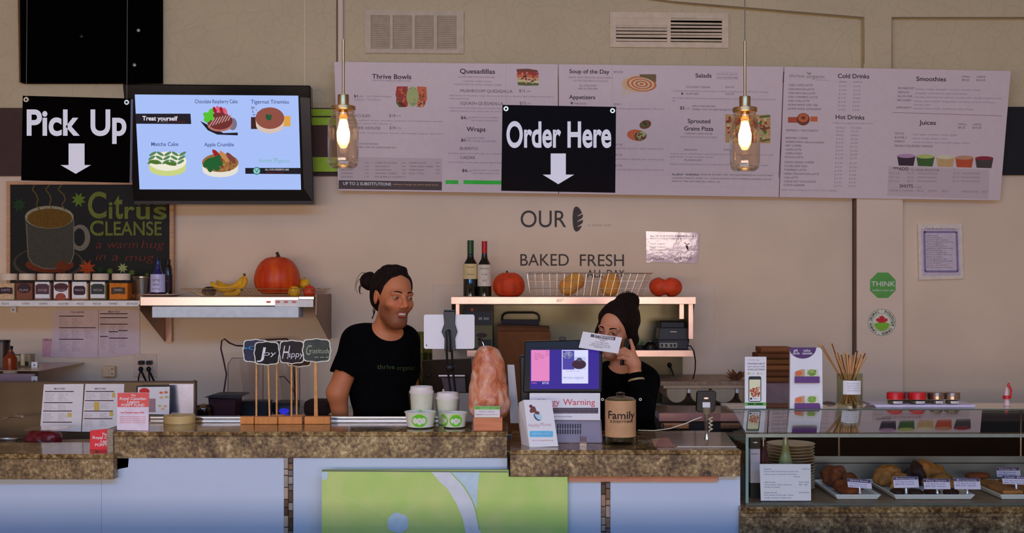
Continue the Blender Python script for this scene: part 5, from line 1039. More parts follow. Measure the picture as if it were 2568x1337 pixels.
O('pot', MB(mat('pot_dark', (40, 34, 24), 1.5)).lathe([(.0006, zs2+.001), (.024, zs2+.001), (.030, zs2+.018), (.0006, zs2+.016)], (XW(1603, 6.1), 6.1, 0), 20), hb_)
for k in range(9):
    a = k*2.4; c0 = Vector((XW(1603, 6.1), 6.1, zs2+.017)); e_ = c0+Vector((math.cos(a)*.028, math.sin(a)*.02, .012+.006*(k % 3))); n_ = Vector((-math.sin(a), math.cos(a), 0))*.007
    O('leaf', MB(mat('leaf_green', (96, 130, 60), 1.8, .4)).add([c0, (c0+e_)/2+n_, e_, (c0+e_)/2-n_], [(0, 1, 2, 3)]), hb_)
# wine bottles, squashes, bread basket on the top right shelf
D = 6.10
winelab = [('ESTATE', 690, 5, .5), ('rouge', 700, 4, .35)]
bottle(1180, D, zs1+.001, [(7.5, 604), (8, 640), (9, 648), (14, 656), (18, 664), (18.5, 743)], grg, 'green capped wine bottle at the left of the top right shelf', name='wine_bottle', group='wine bottles on the top shelf', cap=(8.2, 603, 637, mat('foil_green', (18, 60, 26), 1.8, .35)), lab=(18.5, 662, 700, mat('wine_label_cream', (176, 158, 110), 2), [('Chateau', 672, 4, .6), ('reserve', 690, 4, .5)]))
bottle(1215, D-.02, zs1+.001, [(6.5, 607), (7, 640), (8.5, 650), (13, 658), (17, 667), (17.5, 743)], grg, 'red capped wine bottle beside the green capped one', name='wine_bottle', group='wine bottles on the top shelf', cap=(7, 605, 636, mat('foil_red', (150, 16, 24), 1.8, .35)), lab=(17.5, 664, 718, mat('wine_label_white', (186, 166, 150), 2), [('VINEYARD', 676, 4, .7), ('du Sud', 690, 4, .4), ('2015', 706, 4, .3)]))
squash(1276, 683, 744, 41, 6.10, zs1+.001, 'round red pumpkin between the wine bottles and the bread basket', 12, .05)
squash(1668, 695, 744, 41, 6.10, zs1+.001, 'two lobed red pumpkin to the right of the bread basket', 10, .05, lob=True)
D = 5.99; wm2 = mat('bread_basket_wire', (176, 158, 140), 1.6, .25, .9)
wire_basket('bread_basket', 'rectangular wire basket holding two loaves on the top right shelf', (XW(1321, 6.3), XW(1620, 6.3), 5.985, 6.30), (XW(1330, 6.02), XW(1612, 6.02), 5.99, 6.27), (zs1+.004, ZW(687, 6.3)), 17, 3, .0011, wm2)
crust = mat('bread_crust', (176, 104, 34), 2.0, .6, noise=.12, scale=14, rgb2=(196, 130, 60))
def loaf(px0, py0, px1, py1, r0, D, label, sq):
    c0, c1 = P(px0, py0, D), P(px1, py1, D+.05); lo = [min(c0[i], c1[i])-.08 for i in range(3)]; hi = [max(c0[i], c1[i])+.08 for i in range(3)]
    s = SDF(lo, hi, .005); s.add(s.cap(c0, c1, r0, r0*sq), .01); s.noise(.001, 30, 5)
    t = T('bread_loaf', P((px0+px1)/2, py0, D), label, 'bread', 'loaves in the wire basket'); s.mesh('crust', crust, t); return s
loaf(1424, 719, 1443, 706, .046, 6.12, 'rounded golden bread loaf leaning to the right in the basket', 1.0)
loaf(1530, 719, 1532, 708, .050, 6.12, 'upright golden bread loaf in the right half of the basket', .92)
# ---------------------------------------------------------------- right rear: outlets, ledge, bins, crate
r = T('power_outlet', P(1678, 952, WD), 'wall outlet with a black plug below the right shelf', 'outlet')
O('cover_plate', MB(mat('outlet_plate2', (150, 132, 104), 2)).box(XW(1663, 6.39), XW(1695, 6.39), 6.389, 6.3935, ZW(952, 6.39), ZW(905, 6.39)), r, bevel=.0015)
O('plug', MB(BLACK).sphere(P(1679, 916, 6.37), (.013, .014, .014), 8), r); O('cord', MB(BLACK).tube([P(1680, 918, 6.36), P(1687, 935, 6.3), P(1692, 954, 6.25)], .0035, 7), r)
O('printer_cable', MB(BLACK).tube([P(1716, 866, 6.2), P(1732, 868, 5.94), P(1740, 880, 5.93), P(1744, 905, 5.95), P(1743, 930, 6.0), P(1737, 955, 6.1)], .0032, 7), label='black cable hanging in a curve from the receipt printer', cat='cable')
O('conduit', MB(mat('conduit_brown', (120, 92, 66), 1.8)).tube([P(1648, 932, 6.38), P(1672, 914, 6.38), P(1712, 899, 6.38)], .003, 6), label='thin brown conduit slanting under the right shelf', cat='pipe')
lg = T('ingredient_bin_rail', P(1770, 1036, 5.9), 'wall rail of round bottomed cream ingredient bins under a stone ledge', 'bin rail'); D = 5.85
O('stone_ledge', MB(mat('ledge_granite', (122, 100, 78), 1.9, .5, noise=.25, scale=50)).box(XW(1656, 5.9), XW(1880, 5.9), 5.9, 6.38, ZW(968, 5.9), ZW(957, 5.9)), lg)
O('front_rail', MB(mat('rail_cream', (146, 124, 100), 2, .4)).box(XW(1664, D), XW(1880, D), D, D+.04, ZW(975, D), ZW(967.5, D)), lg, bevel=.002)
binm = mat('bin_cream', (136, 120, 94), 2, .45)
for x0, x1 in ((1672, 1723), (1731, 1778), (1785, 1844), (1852, 1879)):
    xa, xb = XW(x0, D), XW(x1, D); zt2 = ZW(975.5, D); zb3 = ZW(1011, D); w_ = (xb-xa)/2; xc = (xa+xb)/2; h_ = zt2-zb3
    pts = [(xa, D+.002, zt2)]+[(xc-w_*math.cos(t*math.pi/12), D+.002, zt2-h_*.25-h_*.75*math.sin(t*math.pi/12)) for t in range(13)]+[(xb, D+.002, zt2)]
    O('bin', MB(binm).prism(pts, (0, .35, 0)), lg, bevel=.003)
for x in (1727, 1848): O('bin_divider', MB(tg).prism([P(x-3, 976, D), P(x+4, 976, D), P(x+4, 986, D), P(x-3, 986, D)], (0, .002, 0)), lg)
O('back_plate', MB(STEELD).box(XW(1660, 6.25), XW(1870, 6.25), 6.25, 6.26, ZW(1015, 6.25), ZW(969, 5.9)-.002), lg)
def leafy(name, px, py, D, col, n, s_, label, seed):
    rd = random.Random(seed); c0 = P(px, py, D); t = T(name, c0, label, 'dried leaves'); mm = mat(name+'_leaf%d' % seed, col, 1.9, .8, noise=.2)
    for k in range(n):
        a = rd.uniform(0, 6.28); e_ = c0+Vector((math.cos(a)*s_*rd.uniform(.5, 1), math.sin(a)*s_*.6, s_*rd.uniform(.1, 1))); n_ = Vector((-math.sin(a), math.cos(a), .3))*s_*.25
        O('leaf', MB(mm).add([c0, (c0+e_)/2+n_, e_, (c0+e_)/2-n_, (c0+e_)/2+Vector((0, 0, .006))], [(0, 1, 4), (1, 2, 4), (2, 3, 4), (3, 0, 4)]), t)
leafy('dried_leaf_sprig', 1716, 957, 6.0, (128, 74, 50), 6, .03, 'small reddish dried leaf on the stone ledge', 4)
leafy('dried_artichoke', 1848, 957, 6.0, (110, 72, 48), 14, .07, 'brown spiky dried artichoke on the stone ledge', 6)
# steel prep table at the right, cups wells
pt = T('refrigerated_prep_rail', (1.0, 5.2, 0), 'stainless prep rail with a mauve front lip behind the card reader', 'prep rail')
zpr = ZW(1036, 5.25)
O('table_top', MB(mat('prep_top', (112, 84, 68), 1.6, .25, .6, noise=.25, scale=8)).box(.645, 3.2, 5.25, 5.58, zpr-.03, zpr), pt)
O('front_lip', MB(mat('lip_mauve', (124, 92, 92), 1.5, .3, .5)).box(.645, 3.2, 5.242, 5.2495, ZW(1056, 5.25), zpr), pt)
O('body', MB(mat('prep_body_dark', (26, 16, 14), 1.5, .5)).box(.66, 3.2, 5.27, 5.56, 0, zpr-.031), pt)
O('drawer_tray', MB(mat('tray_copper', (150, 110, 80), 1.5, .25, .8)).box(XW(1662, 5.2), XW(1730, 5.2), 5.2, 5.265, ZW(1078, 5.2), ZW(1062, 5.2)), pt, bevel=.006)
# stack of kraft bags on grey block
gb = O('grey_stone_box', MB(mat('stone_grey_mauve', (110, 88, 86), 1.8, .7, noise=.1)).box(XW(1885, 5.65), XW(1985, 5.65), 5.65, 5.835, zt_ if False else ZW(1046, 5.65), ZW(962, 5.65)), label='grey mauve box under the stack of paper bags', cat='box')
O('rear_support_table', MB(STEELD).box(1.05, 2.4, 5.6, 6.38, .90, ZW(1046, 5.65)-.001), label='low steel support table at the right behind the display case', cat='work table')
hs = ZW(871, 5.7)-ZW(961, 5.7); n = 6; rd = random.Random(3)
for k in range(n):
    z0 = ZW(961, 5.7)+hs*k/n+.0005; dx = rd.uniform(-3, 3); x0 = 1886+dx+(k*4 if k > 2 else 0); x1 = 1986+dx
    t = T('folded_paper_bag', (XW(1935, 5.7), 5.8, z0), 'folded brown paper bag, number %s from the bottom of the stack behind the leaflet' % ('one two three four five six'.split()[k]), 'paper bag', 'stack of brown paper bags')
    O('bag', MB(mat('kraft_bag%d' % (k % 3), ((104, 60, 22), (92, 50, 20), (116, 68, 30))[k % 3], 1.6, .8, noise=.12, scale=12, stretch=(1, 1, 8))).box(XW(x0, 5.7), XW(x1, 5.7), 5.70+rd.uniform(0, .01), 5.84, z0, z0+hs/n-.0015), t, bevel=.004)
    O('fold_line', MB(mat('kraft_fold', (60, 30, 10), 1.5)).box(XW(x0+4, 5.69), XW(x1-4, 5.69), 5.694, 5.698, z0+.006, z0+.008), t)
# ---------------------------------------------------------------- blender station on the left rear table
zb4 = zt_
D = 5.9
cu = glassmat('clear_plastic_hood', (.97, .96, .96), .06, .05); wireb = mat('hood_edge_dark', (60, 34, 34), 1.6, .4)
def hood(x0, x1, y0, D, label):
    r = T('blender_sound_hood', P((x0+x1)/2, 1046, D+.1), label, 'blender hood'); xa, xb = XW(x0, D), XW(x1, D); z1_ = ZW(y0, D)
    O('clear_case', MB(cu).prism([(xa, D, zb4+.001), (xa, D, z1_-.03), (xa+.02, D, z1_), (xb-.02, D, z1_), (xb, D, z1_-.03), (xb, D, zb4+.001)], (0, .22, 0)), r)
    O('edge_frame', MB(wireb).tube([(xa, D-.002, zb4+.03), (xa, D-.002, z1_-.03), (xa+.02, D-.002, z1_), (xb-.02, D-.002, z1_), (xb, D-.002, z1_-.03), (xb, D-.002, zb4+.03)], .0016, 6, closed=False), r)
    O('motor_base', MB(BLACK).box(xa+.01, xb-.01, D+.02, D+.2, zb4+.001, ZW(1012, D)), r, bevel=.008)
    b = MB(glassmat('jug_plastic', (.93, .92, .93), .1, .06)); xc = (xa+xb)/2; b.lathe([(.03, ZW(1011, D)), (.05, ZW(930, D)), (.055, ZW(905, D))], (xc, D+.1, 0), 4); O('jug', b, r)
    return r
h1 = hood(572, 660, 898, 6.0, 'left clear blender hood with a looping black cord behind the chalk signs')
h2_ = hood(675, 752, 872, 6.0, 'right clear blender hood with a blue lit display')
b = MB(mat('display_blue', (30, 20, 200), emit=.9)); pl = Pl([(0, 0, 6.014), (2568, 0, 6.014), (0, 1300, 6.014)]); pl.ell(b, 712, 1031, 13, 7, None, .002); O('display', b, h2_); b = MB(CHROME); pl.rect(b, 679, 1010, 738, 1012.5, CHROME, .006); O('chrome_strip', b, h2_)
O('looped_cable', MB(mat('cord_maroon', (50, 22, 24), 1.5)).tube([P(560, 992, 5.92), P(564, 965, 5.92), P(568, 938, 5.93), P(560, 900, 5.95), P(554, 875, 5.97), P(556, 855, 5.98), P(563, 850, 5.98), P(575, 860, 6.0), P(592, 867, 6.2), P(615, 868, 6.25), P(650, 853, 6.25), P(720, 850, 6.25), P(735, 870, 6.25), P(740, 1000, 6.25)], .004, 8), label='dark looping power cord left of the blender hoods', cat='cable')
O('curved_cord', MB(mat('cord_maroon', (0,)*3)).tube([P(700, 946, 5.95), P(712, 944, 5.95), P(728, 962, 5.95), P(738, 985, 5.95), P(742, 1020, 5.95)], .003, 7), label='thin dark cord arching in front of the right blender hood', cat='cable')
r = T('maroon_pot', P(555, 1046, 5.75), 'square maroon container with a wide flat black lid', 'container'); D = 5.7
O('pot_body', MB(mat('pot_maroon', (58, 26, 32), 1.5, .35)).prism([P(521, 997, D), P(592, 997, D), P(588, 1046, D), P(526, 1046, D)], (0, .14, 0)), r, bevel=.006)
O('flat_lid', MB(DARK).prism([P(511, 997, D-.02), P(532, 991, D-.02), P(600, 991, D-.02), P(609, 994, D-.02), P(594, 1000, D-.02)], (0, .17, 0)), r)
r = T('steel_bowl', P(500, 1046, 5.7), 'dark shiny steel bowl with lid next to the maroon container', 'bowl'); x = XW(500, 5.6)
O('bowl', MB(mat('bowl_dark_steel', (70, 56, 50), 1.5, .12, .9)).lathe([(.0006, zb4+.001), (.03, zb4+.001), (.044, zb4+.02), (.046, ZW(1022, 5.68)), (.038, ZW(1015, 5.68)), (.0006, ZW(1012, 5.68))], (x, 5.68, 0), 28), r, smooth=True)
O('dark_appliance', MB(BLACK).box(XW(600, 5.86), XW(672, 5.86), 5.86, 5.97, zb4+.001, ZW(1010, 5.8)), label='low black appliance base between the maroon container and blender', cat='appliance', bevel=.006)
O('dark_cloth', MB(mat('dark_cloth', (40, 24, 22), 1.5, .9)).box(XW(756, 5.8), XW(818, 5.8), 5.85, 6.0, zb4+.001, ZW(1008, 5.8)), label='dark folded cloth on the work table beside the man', cat='cloth', bevel=.02)
O('steel_post', MB(mat('post_brown', (120, 80, 66), 1.5, .4)).tube([P(487, 1046, 5.64), P(487, 958, 5.64), P(490, 954, 5.64)], .006, 8), label='short brown post at the right end of the backsplash', cat='post')
# pans on the prep counter at left
for px, D, lb, rr, mm in ((20, 4.90, 'shallow steel pan at the far left of the prep counter', .05, STEEL), (196, 4.80, 'shallow steel pan on the prep counter next to the red container', .09, STEEL)):
    r = T('steel_pan', (XW(px, D), D, zp), lb, 'pan'); O('pan', MB(mm).lathe([(.0006, zp+.002), (rr*.8, zp+.002), (rr, zp+.02), (rr+.012, zp+.024), (rr+.012, zp+.027), (rr-.002, zp+.023), (rr*.78, zp+.006), (.0006, zp+.006)], (XW(px, D), D, 0), 32, sy=.6), r, smooth=True)
r = T('red_food_tub', (XW(100, 4.8), 4.8, zp), 'clear tub of dark red food with a film lid on the prep counter', 'tub')
fx = XW(106, 4.80); s_ = SDF((fx-.09, 4.72, zp-.005), (fx+.09, 4.90, ZW(1076, 4.8)+.01), .005); hz = (ZW(1082, 4.8)-zp)
for dx, dy, rr in ((-.035, 0, .036), (.0, -.012, .040), (.038, .005, .036), (.01, .03, .035)): s_.add(s_.ell((fx+dx, 4.81+dy, zp+hz*.45), (rr, rr, hz*.55)), .012)
s_.noise(.004, 110, 2); s_.cut((0, 0, zp+.001), (0, 0, -1)); s_.mesh('food', mat('red_food', (92, 20, 28), 1.5, .25, noise=.3, scale=60), r)
O('film_lid', MB(glassmat('film', (.9, .82, .82), .1, .1)).box(XW(62, 4.75), XW(152, 4.75), 4.745, 4.885, ZW(1080, 4.75), ZW(1078, 4.75)), r)
O('steel_scoop', MB(STEEL).tube([P(8, 1052, 4.95), P(20, 1047, 4.95), P(38, 1044, 4.93), P(56, 1045, 4.92)], [.003, .003, .004, .006], 8), label='thin steel scoop handle leaning at the backsplash', cat='scoop')
# grey register back, stands near center
D = 5.3
rg = T('point_of_sale_screen', P(1120, 1050, 5.2), 'back of a dark grey till screen on a silver stand behind the tablet', 'monitor')
pl = Pl([(1057, 903, 5.15), (1183, 900, 5.15), (1065, 985, 5.25)])
b = MB(mat('register_back', (54, 46, 38), 1.6, .5)); pl.slab(b, [(1057, 904), (1182, 899), (1184, 986), (1068, 986)], .02, None); O('screen_back', b, rg, bevel=.004)
O('mount_block', MB(mat('mount_silver', (140, 132, 136), 1.5, .35, .6)).prism([pl.pt(1105, 944, .03), pl.pt(1166, 944, .03), pl.pt(1168, 984, .05), pl.pt(1115, 984, .05)], (0, .03, 0)), rg, bevel=.003)
O('mount_bar', MB(STEEL).tube([pl.pt(1100, 943, .035), pl.pt(1166, 943, .035)], .008, 10), rg); O('lock', MB(BLACK).sphere(pl.pt(1074, 942, .002), (.009, .004, .009), 8), rg)
O('stand_column', MB(STEEL).box(XW(1110, 5.25), XW(1150, 5.25), 5.24, 5.30, .921, ZW(975, 5.25)), rg)
table('till_rear_table', 'small steel table carrying the grey till screen', -.62, .1, 5.1, 5.48, .92)
r = T('green_glass_pitcher', P(1062, 1046, 6.0), 'tall olive green glass pitcher behind the left edge of the white tablet', 'pitcher'); x = XW(1064, 6.0)
O('pitcher_body', MB(glassmat('olive_glass', (.62, .64, .40), .06, .06)).lathe([(.0006, .925), (.042, .925), (.046, ZW(950, 6.0)), (.040, ZW(870, 6.0)), (.044, ZW(832, 6.0)), (.041, ZW(832, 6.0)), (.037, ZW(870, 6.0)), (.043, ZW(950, 6.0)), (.039, .93), (.0006, .93)], (x, 6.0, 0), 28), r, smooth=True)
O('green_contents', MB(mat('green_contents', (74, 84, 34), 1.4, .4, noise=.3, scale=40)).lathe([(.0006, .931), (.038, .931), (.042, ZW(950, 6.0)), (.037, ZW(885, 6.0)), (.0006, ZW(885, 6.0))], (x, 6.0, 0), 20), r, smooth=True)
O('glass_shelf_stand', MB(STEELD).box(x-.1, x+.06, 5.94, 6.08, .901, .9245), label='low steel riser under the green pitcher', cat='riser')
O('steel_tumbler', MB(CHROME).lathe([(.0006, .9255), (.014, .9255), (.018, ZW(830, 6.02)), (.016, ZW(830, 6.02)), (.0006, ZW(832, 6.02))], (XW(1032, 6.0), 6.02, 0), 20), label='narrow shiny steel tumbler beside the man\'s shoulder', cat='tumbler', smooth=True)
# ================================================================ things on the raised bar
def Dl(py): return (ZC-ZL)*F/(py-HY)
def Dm(py): return (ZC-ZM)*F/(py-HY)
poppy_red = mat('poppy_red', (226, 40, 50), 1.5, .5, noise=.01); prw = mat('poppy_white', (240, 214, 214), 1.5, .5, noise=0)
def poppy(quad, D, label, full):
    pl = Pl([(quad[0][0], quad[0][1], D), (quad[1][0], quad[1][1], D), (quad[3][0], quad[3][1], D)]); r = T('charity_sign', pl.pt((quad[2][0]+quad[3][0])/2, quad[2][1]), label, 'sign')
    x0 = quad[0][0]; y0 = quad[0][1]; x1 = quad[1][0]
    b = MB(mat('poppy_card', (226, 190, 200), 1.5, .5) if full else poppy_red); pl.slab(b, quad, .003, None); O('card', b, r)
    b = MB(prw)
    if full:
        pr_ = mat('poppy_red_light', (216, 78, 72), 1.5, .5, noise=.01); pl.rect(b, x0+.5, y0+.5, x1-.5, y0+36, pr_, .0006); k = .0014
        for w_, a, c_, yy, cp_ in (('The', 328, 340, 994, 5), ('Royal Canadian', 300, 366, 1003, 6.5), ('Legion', 319, 349, 1011, 6.5), ('POPPY FUND', 304, 362, 1019.5, 6.5)): pl.text(b, w_, a, c_, yy, cp_, prw, .02, k, shear=.1)
        pl.text(b, 'Your Donation Assists With:', 301, 362, 1037, 4.5, pr_, .02, k)
        for i in range(4): pl.text(b, 'veterans and their dependents in need', 300, 364, 1046+i*5, 2.5, pr_, 0, k)
    else:
        for w_, a, c_, yy, cp_ in (('The', 255, 268, 1092, 6), ('Royal C', 232, 269.5, 1101, 7), ('Leg', 252, 268, 1110, 7), ('POPPY', 238, 269.5, 1119.5, 7)): pl.text(b, w_, a, c_, yy, cp_, prw, .02, .0014, shear=.1)
        pl.rect(b, x0+.5, 1127, x1, 1129, mat('poppy_dark', (170, 20, 30), 1.4), .001); pl.rect(b, x0+.5, 1134, x1, 1139, mat('poppy_pink', (226, 90, 90), 1.5), .001)
    O('lettering', b, r)
    O('back_prop', MB(WHITEP).prism([pl.pt(quad[3][0]+8, quad[0][1]+20, -.004), pl.pt(quad[3][0]+8, quad[3][1], -.05), pl.pt(quad[3][0]+8, quad[3][1], -.004)], (.02, 0, 0)), r)
    return r
poppy([(294, 985), (374, 985), (372, 1080), (293, 1079)], Dl(1080.5), 'red and pink charity card reading Royal Canadian Legion Poppy Fund on the raised bar', True)
poppy([(226, 1080), (284, 1074), (284, 1138), (225, 1138)], (ZC-ZLL)*F/(1139-HY)+.10, 'bright red charity box sign half hidden behind the bar end on the low counter', False)
D = Dl(1064.5); k = D/F; x = XW(441, D)
O('tape_roll', MB(mat('tape_cream', (176, 150, 96), 1.7, .5, noise=.05)).lathe([(.028, ZL+.0005), (39*k, ZL+.0005), (39*k, ZL+20*k), (.028, ZL+20*k), (.028, ZL+.0005)], (x, D+.05, 0), 40), label='wide cream roll of masking tape lying on the raised bar', cat='tape', smooth=True)
wood = mat('pale_wood', (190, 140, 80), 1.55, .5, noise=.12, scale=8, stretch=(1, 1, 6)); wood2 = mat('block_orange_wood', (178, 112, 48), 1.6, .45, noise=.12, scale=9, stretch=(4, 1, 1))
def plaque(cx, cy, w_, h_, n=56, s=1):
    pts = []
    for i in range(n):
        a = 2*math.pi*i/n; c_, s_ = math.cos(a), math.sin(a); r_ = 1/((abs(c_)**4+abs(s_)**4)**.25)*(1+.035*math.cos(8*a)); pts.append((cx+w_*s*r_*c_*.97, cy+h_*s*r_*s_*.95))
    return pts
def chalk_sign(cx, cy, w_, h_, sx, bx0, bx1, D, col, words, label, tilt=0, double=False, off_=0):
    t = T('chalk_sign', (XW((bx0+bx1)/2, D), D, ZL), label, 'sign', 'small chalkboard signs on wooden blocks'); k = D/F
    dd = D-.004+off_; pl = Pl([(0, 0, dd), (2568, 0, dd), (0, 1300, dd)])
    b = MB(mat('sign_rim_white', (224, 200, 180), 1.6, .6)); pl.slab(b, plaque(cx, cy, w_/2, h_/2), .003, None); O('rim', b, t)
    b = MB(mat('slate_%d_%d_%d' % col, col, 1.6, .7, noise=.2, scale=20)); pl.poly(b, plaque(cx, cy, w_/2, h_/2, s=.925), b.m, .0006); O('slate', b, t)
    cw = mat('chalk_white', (214, 208, 206), 1.6, .8, noise=.1, scale=200); b = MB(cw)
    for (s_, x0, x1, yb_, cp_, m_) in words: pl.text(b, s_, x0, x1, yb_, cp_, m_ or cw, -.005, .0016, shear=.18)
    if b.v: O('chalk_lettering', b, t)
    zb_ = ZL+.0005; h = 18.5*k; x0, x1 = XW(bx0, D), XW(bx1, D)
    O('wooden_base', MB(wood2).box(x0, x1, D-.005, D+.032, zb_, zb_+h), t, bevel=.0015)
    for dx in ((0, 5) if double else (0,)): O('stick', MB(wood).tube([(XW(sx+tilt+dx, D+.014), D+.014, zb_+h-.001), (XW(sx+dx*.4, dd+.007), dd+.007, ZW(cy-5, D))], .0036, 10), t, smooth=True)
    return t
cblue = mat('chalk_blue', (40, 150, 190), 1.7, .8)
chalk_sign(641, 880, 66, 61, 643, 603, 637, 4.537, (44, 44, 62), [('Co', 622, 655, 877, 9, cblue), ('-', 611, 619, 880, 20, cblue)], 'dark blue chalk sign with a blue word, partly hidden behind the Joy sign', off_=.012)
chalk_sign(700, 882, 60, 58, 694, 680, 712, 4.585, (40, 24, 22), [], 'dark chalk sign almost hidden between the Joy and Happy signs', off_=.008)
chalk_sign(750, 889, 66, 66, 744, 728, 762, 4.585, (48, 28, 26), [], 'rearmost dark chalk sign showing only below the Happy sign')
chalk_sign(732, 883, 66, 62, 731, 698, 758, 4.537, (32, 24, 24), [('H', 707, 722, 900, 33, None), ('appy', 720, 760, 896, 15, None)], 'black chalk sign reading Happy in white letters', off_=.006)
cgy = mat('chalk_greygreen', (150, 160, 130), 1.6, .8)
chalk_sign(669, 886, 66, 62, 672, 639, 696, 4.534, (14, 12, 10), [('J', 645, 662, 899, 28, None), ('oy', 661, 691, 892, 12, None)], 'black chalk sign reading Joy in white letters at the front', tilt=4)
chalk_sign(794, 879, 74, 62, 790, 764, 828, 4.537, (56, 60, 54), [('G', 766, 778, 890, 24, cgy), ('ratitude', 778, 828, 886, 12, cgy), ('---', 788, 826, 900, 12, cgy)], 'grey chalk sign reading Gratitude on a double stick', double=True)
# cups and bowls
paper = mat('cup_paper', (216, 198, 184), 1.55, .5, noise=.01); cgreen = mat('cup_green', (92, 180, 30), 1.5, .5, noise=0); cgreen2 = mat('cup_light_green', (160, 200, 80), 1.5, .5, noise=0); lidw = mat('cup_lid', (214, 190, 182), 1.55, .4, noise=.01)
def curved(mb, m, x, y0, R0, R1, z0, z1, pts, off=.0006):
    """print on a cone: pts in (angle rad, height fraction)"""
    vs = [((x+(R0+(R1-R0)*t+off)*math.sin(a)), y0-(R0+(R1-R0)*t+off)*math.cos(a), z0+(z1-z0)*t) for a, t in pts]; mb.add(vs, [tuple(range(len(vs)))], m)
def cdisc(mb, m, x, y0, R0, R1, z0, z1, a0, t0, ra, rt, off, cut=None):
    pts = []
    for i in range(20):
        a = i*math.pi/10; t = t0+rt*math.sin(a); t = max(t, cut) if cut is not None else t; pts.append((a0+ra*math.cos(a), t))
    vs = [(a0, max(t0, cut or -9))]+pts; V = [((x+(R0+(R1-R0)*t+off)*math.sin(a)), y0-(R0+(R1-R0)*t+off)*math.cos(a), z0+(z1-z0)*t) for a, t in vs]
    mb.add(V, [(0, i+1, (i+1) % 20+1) for i in range(20)], m)
def bowl(px, D, y0, y1, hw0, hw1, label, angs):
    k = D/F; x = XW(px, D); z0 = ZL+.001; z1 = ZL+(y0-y1)*k; R0, R1 = hw0*k, hw1*k; t = T('paper_bowl', (x, D, ZL), label, 'bowl', 'white paper bowls with green logos')
    O('bowl_body', MB(paper).lathe([(.0006, z0), (R0, z0), (R1, z1-.004), (R1+.0025, z1-.004), (R1+.003, z1-.001), (R1+.001, z1), (R1-.002, z1-.002), (R0-.002, z0+.002), (.0006, z0+.002)], (x, D, 0), 40), t, smooth=True)
    O('base_ring', MB(mat('bowl_reflection_dark', (20, 34, 18), 1.4)).lathe([(R0*.98, z0-.0005), (R0+.0012, z0-.0002), (R0+.0016, z0+.004), (R0*.99, z0+.004)], (x, D, 0), 40), t, smooth=True)  # the bowl's dark reflection in the counter, built as a ring
    b = MB(cgreen)
    for a in angs:
        cdisc(b, cgreen2, x, D, R0, R1, z0, z1, a, .56, .62, .42, .0008, .12); cdisc(b, cgreen, x, D, R0, R1, z0, z1, a, .48, .56, .40, .0012, .12); cdisc(b, paper, x, D, R0, R1, z0, z1, a+.03, .46, .20, .22, .0016); cdisc(b, mat('cup_logo_grey', (170, 186, 170), 1.5), x, D, R0, R1, z0, z1, a+.03, .46, .10, .10, .002)
    O('green_logo', b, t)
def cup(px, D, ytop, ybot, hw0, hw1, label, ang):
    k = D/F; x = XW(px, D); z1 = ZW(ytop+14, D); z0 = ZL+.002; R0, R1 = hw0*k, hw1*k; t = T('coffee_cup', (x, D, ZL), label, 'cup', 'white takeaway cups with lids')
    O('cup_body', MB(paper).lathe([(.0006, z0), (R0, z0), (R1, z1), (.0006, z1)], (x, D, 0), 36), t, smooth=True)
    O('lid', MB(lidw).lathe([(R1-.001, z1-.004), (R1+.003, z1-.003), (R1+.0035, z1+.002), (R1+.001, z1+.004), (R1-.001, z1+.012), (R1-.002, ZW(ytop, D)), (R1-.005, ZW(ytop, D)), (R1-.007, ZW(ytop, D)-.004), (.0006, ZW(ytop, D)-.004)], (x, D, 0), 40), t, smooth=True)
    b = MB(cgreen); cdisc(b, cgreen, x, D, R0, R1, z0, z1, ang, .18, .9, .30, .0006); cdisc(b, cgreen2, x, D, R0, R1, z0, z1, ang, .14, .75, .2, .001); O('green_logo', b, t)
    # clear tumbler it stands in
    O('clear_tumbler', MB(glassmat('tumbler_clear', (.93, .95, .9), .05, .05)).lathe([(R0+.003, ZL+.0005), (R1+.006, ZW(ytop+20, D)), (R1+.008, ZW(ytop+19, D)), (R1+.006, ZW(ytop+18, D))], (x, D, 0), 36), t, smooth=True)
bowl(1054, Dl(1077)+.055, 1072, 1031, 32, 38, 'white paper bowl with one green logo facing front, beside the man', [0.0])
bowl(1140, Dl(1077)+.055, 1072, 1033, 26, 30.5, 'smaller white paper bowl with green logos beside the salt lamp', [.15, -1.15])
cup(1057, 4.52, 969, 1060, 24, 29, 'taller white takeaway cup with lid behind the left paper bowl', -.3)
cup(1122, 4.53, 984, 1066, 22, 27, 'shorter white takeaway cup with lid behind the right paper bowl', .1)
# tablet on a stand
tb = T('tablet_stand', (XW(1126, 4.58), 4.58, ZL), 'white tablet seen from behind in a black clamp stand', 'tablet'); D = 4.555
tpl = Pl([(1063, 789, D), (1190, 789, D+.01), (1063, 875, D)])
def rrect(x0, y0, x1, y1, r, n=4):
    pts = []
    for cx, cy, a in ((x1-r, y0+r, -90), (x1-r, y1-r, 0), (x0+r, y1-r, 90), (x0+r, y0+r, 180)):
        for i in range(n+1): t = math.radians(a+90*i/n); pts.append((cx+r*math.cos(t), cy+r*math.sin(t)))
    return pts
b = MB(mat('tablet_white', (198, 198, 214), 1.5, .35, noise=.01)); tpl.slab(b, rrect(1063, 789, 1190, 875, 5), .007, None); O('tablet_back', b, tb)
b = MB(BLACK); tpl.ell(b, 1069.5, 866, 1.7, 1.7, BLACK, .0008, 12); O('camera_lens', b, tb)
ck = mat('clamp_dark', (24, 34, 40), 1.5, .4); b = MB(ck)
vsx = [tpl.pt(x, y, .012) for x, y in ((1113, 781), (1141, 781), (1142, 788), (1141, 812), (1147, 832), (1141, 850), (1143, 880), (1114, 880), (1115, 850), (1107, 832), (1114, 812), (1112, 788))]
b.prism(vsx, (0, .011, 0)); O('clamp_plate', b, tb, bevel=.002)
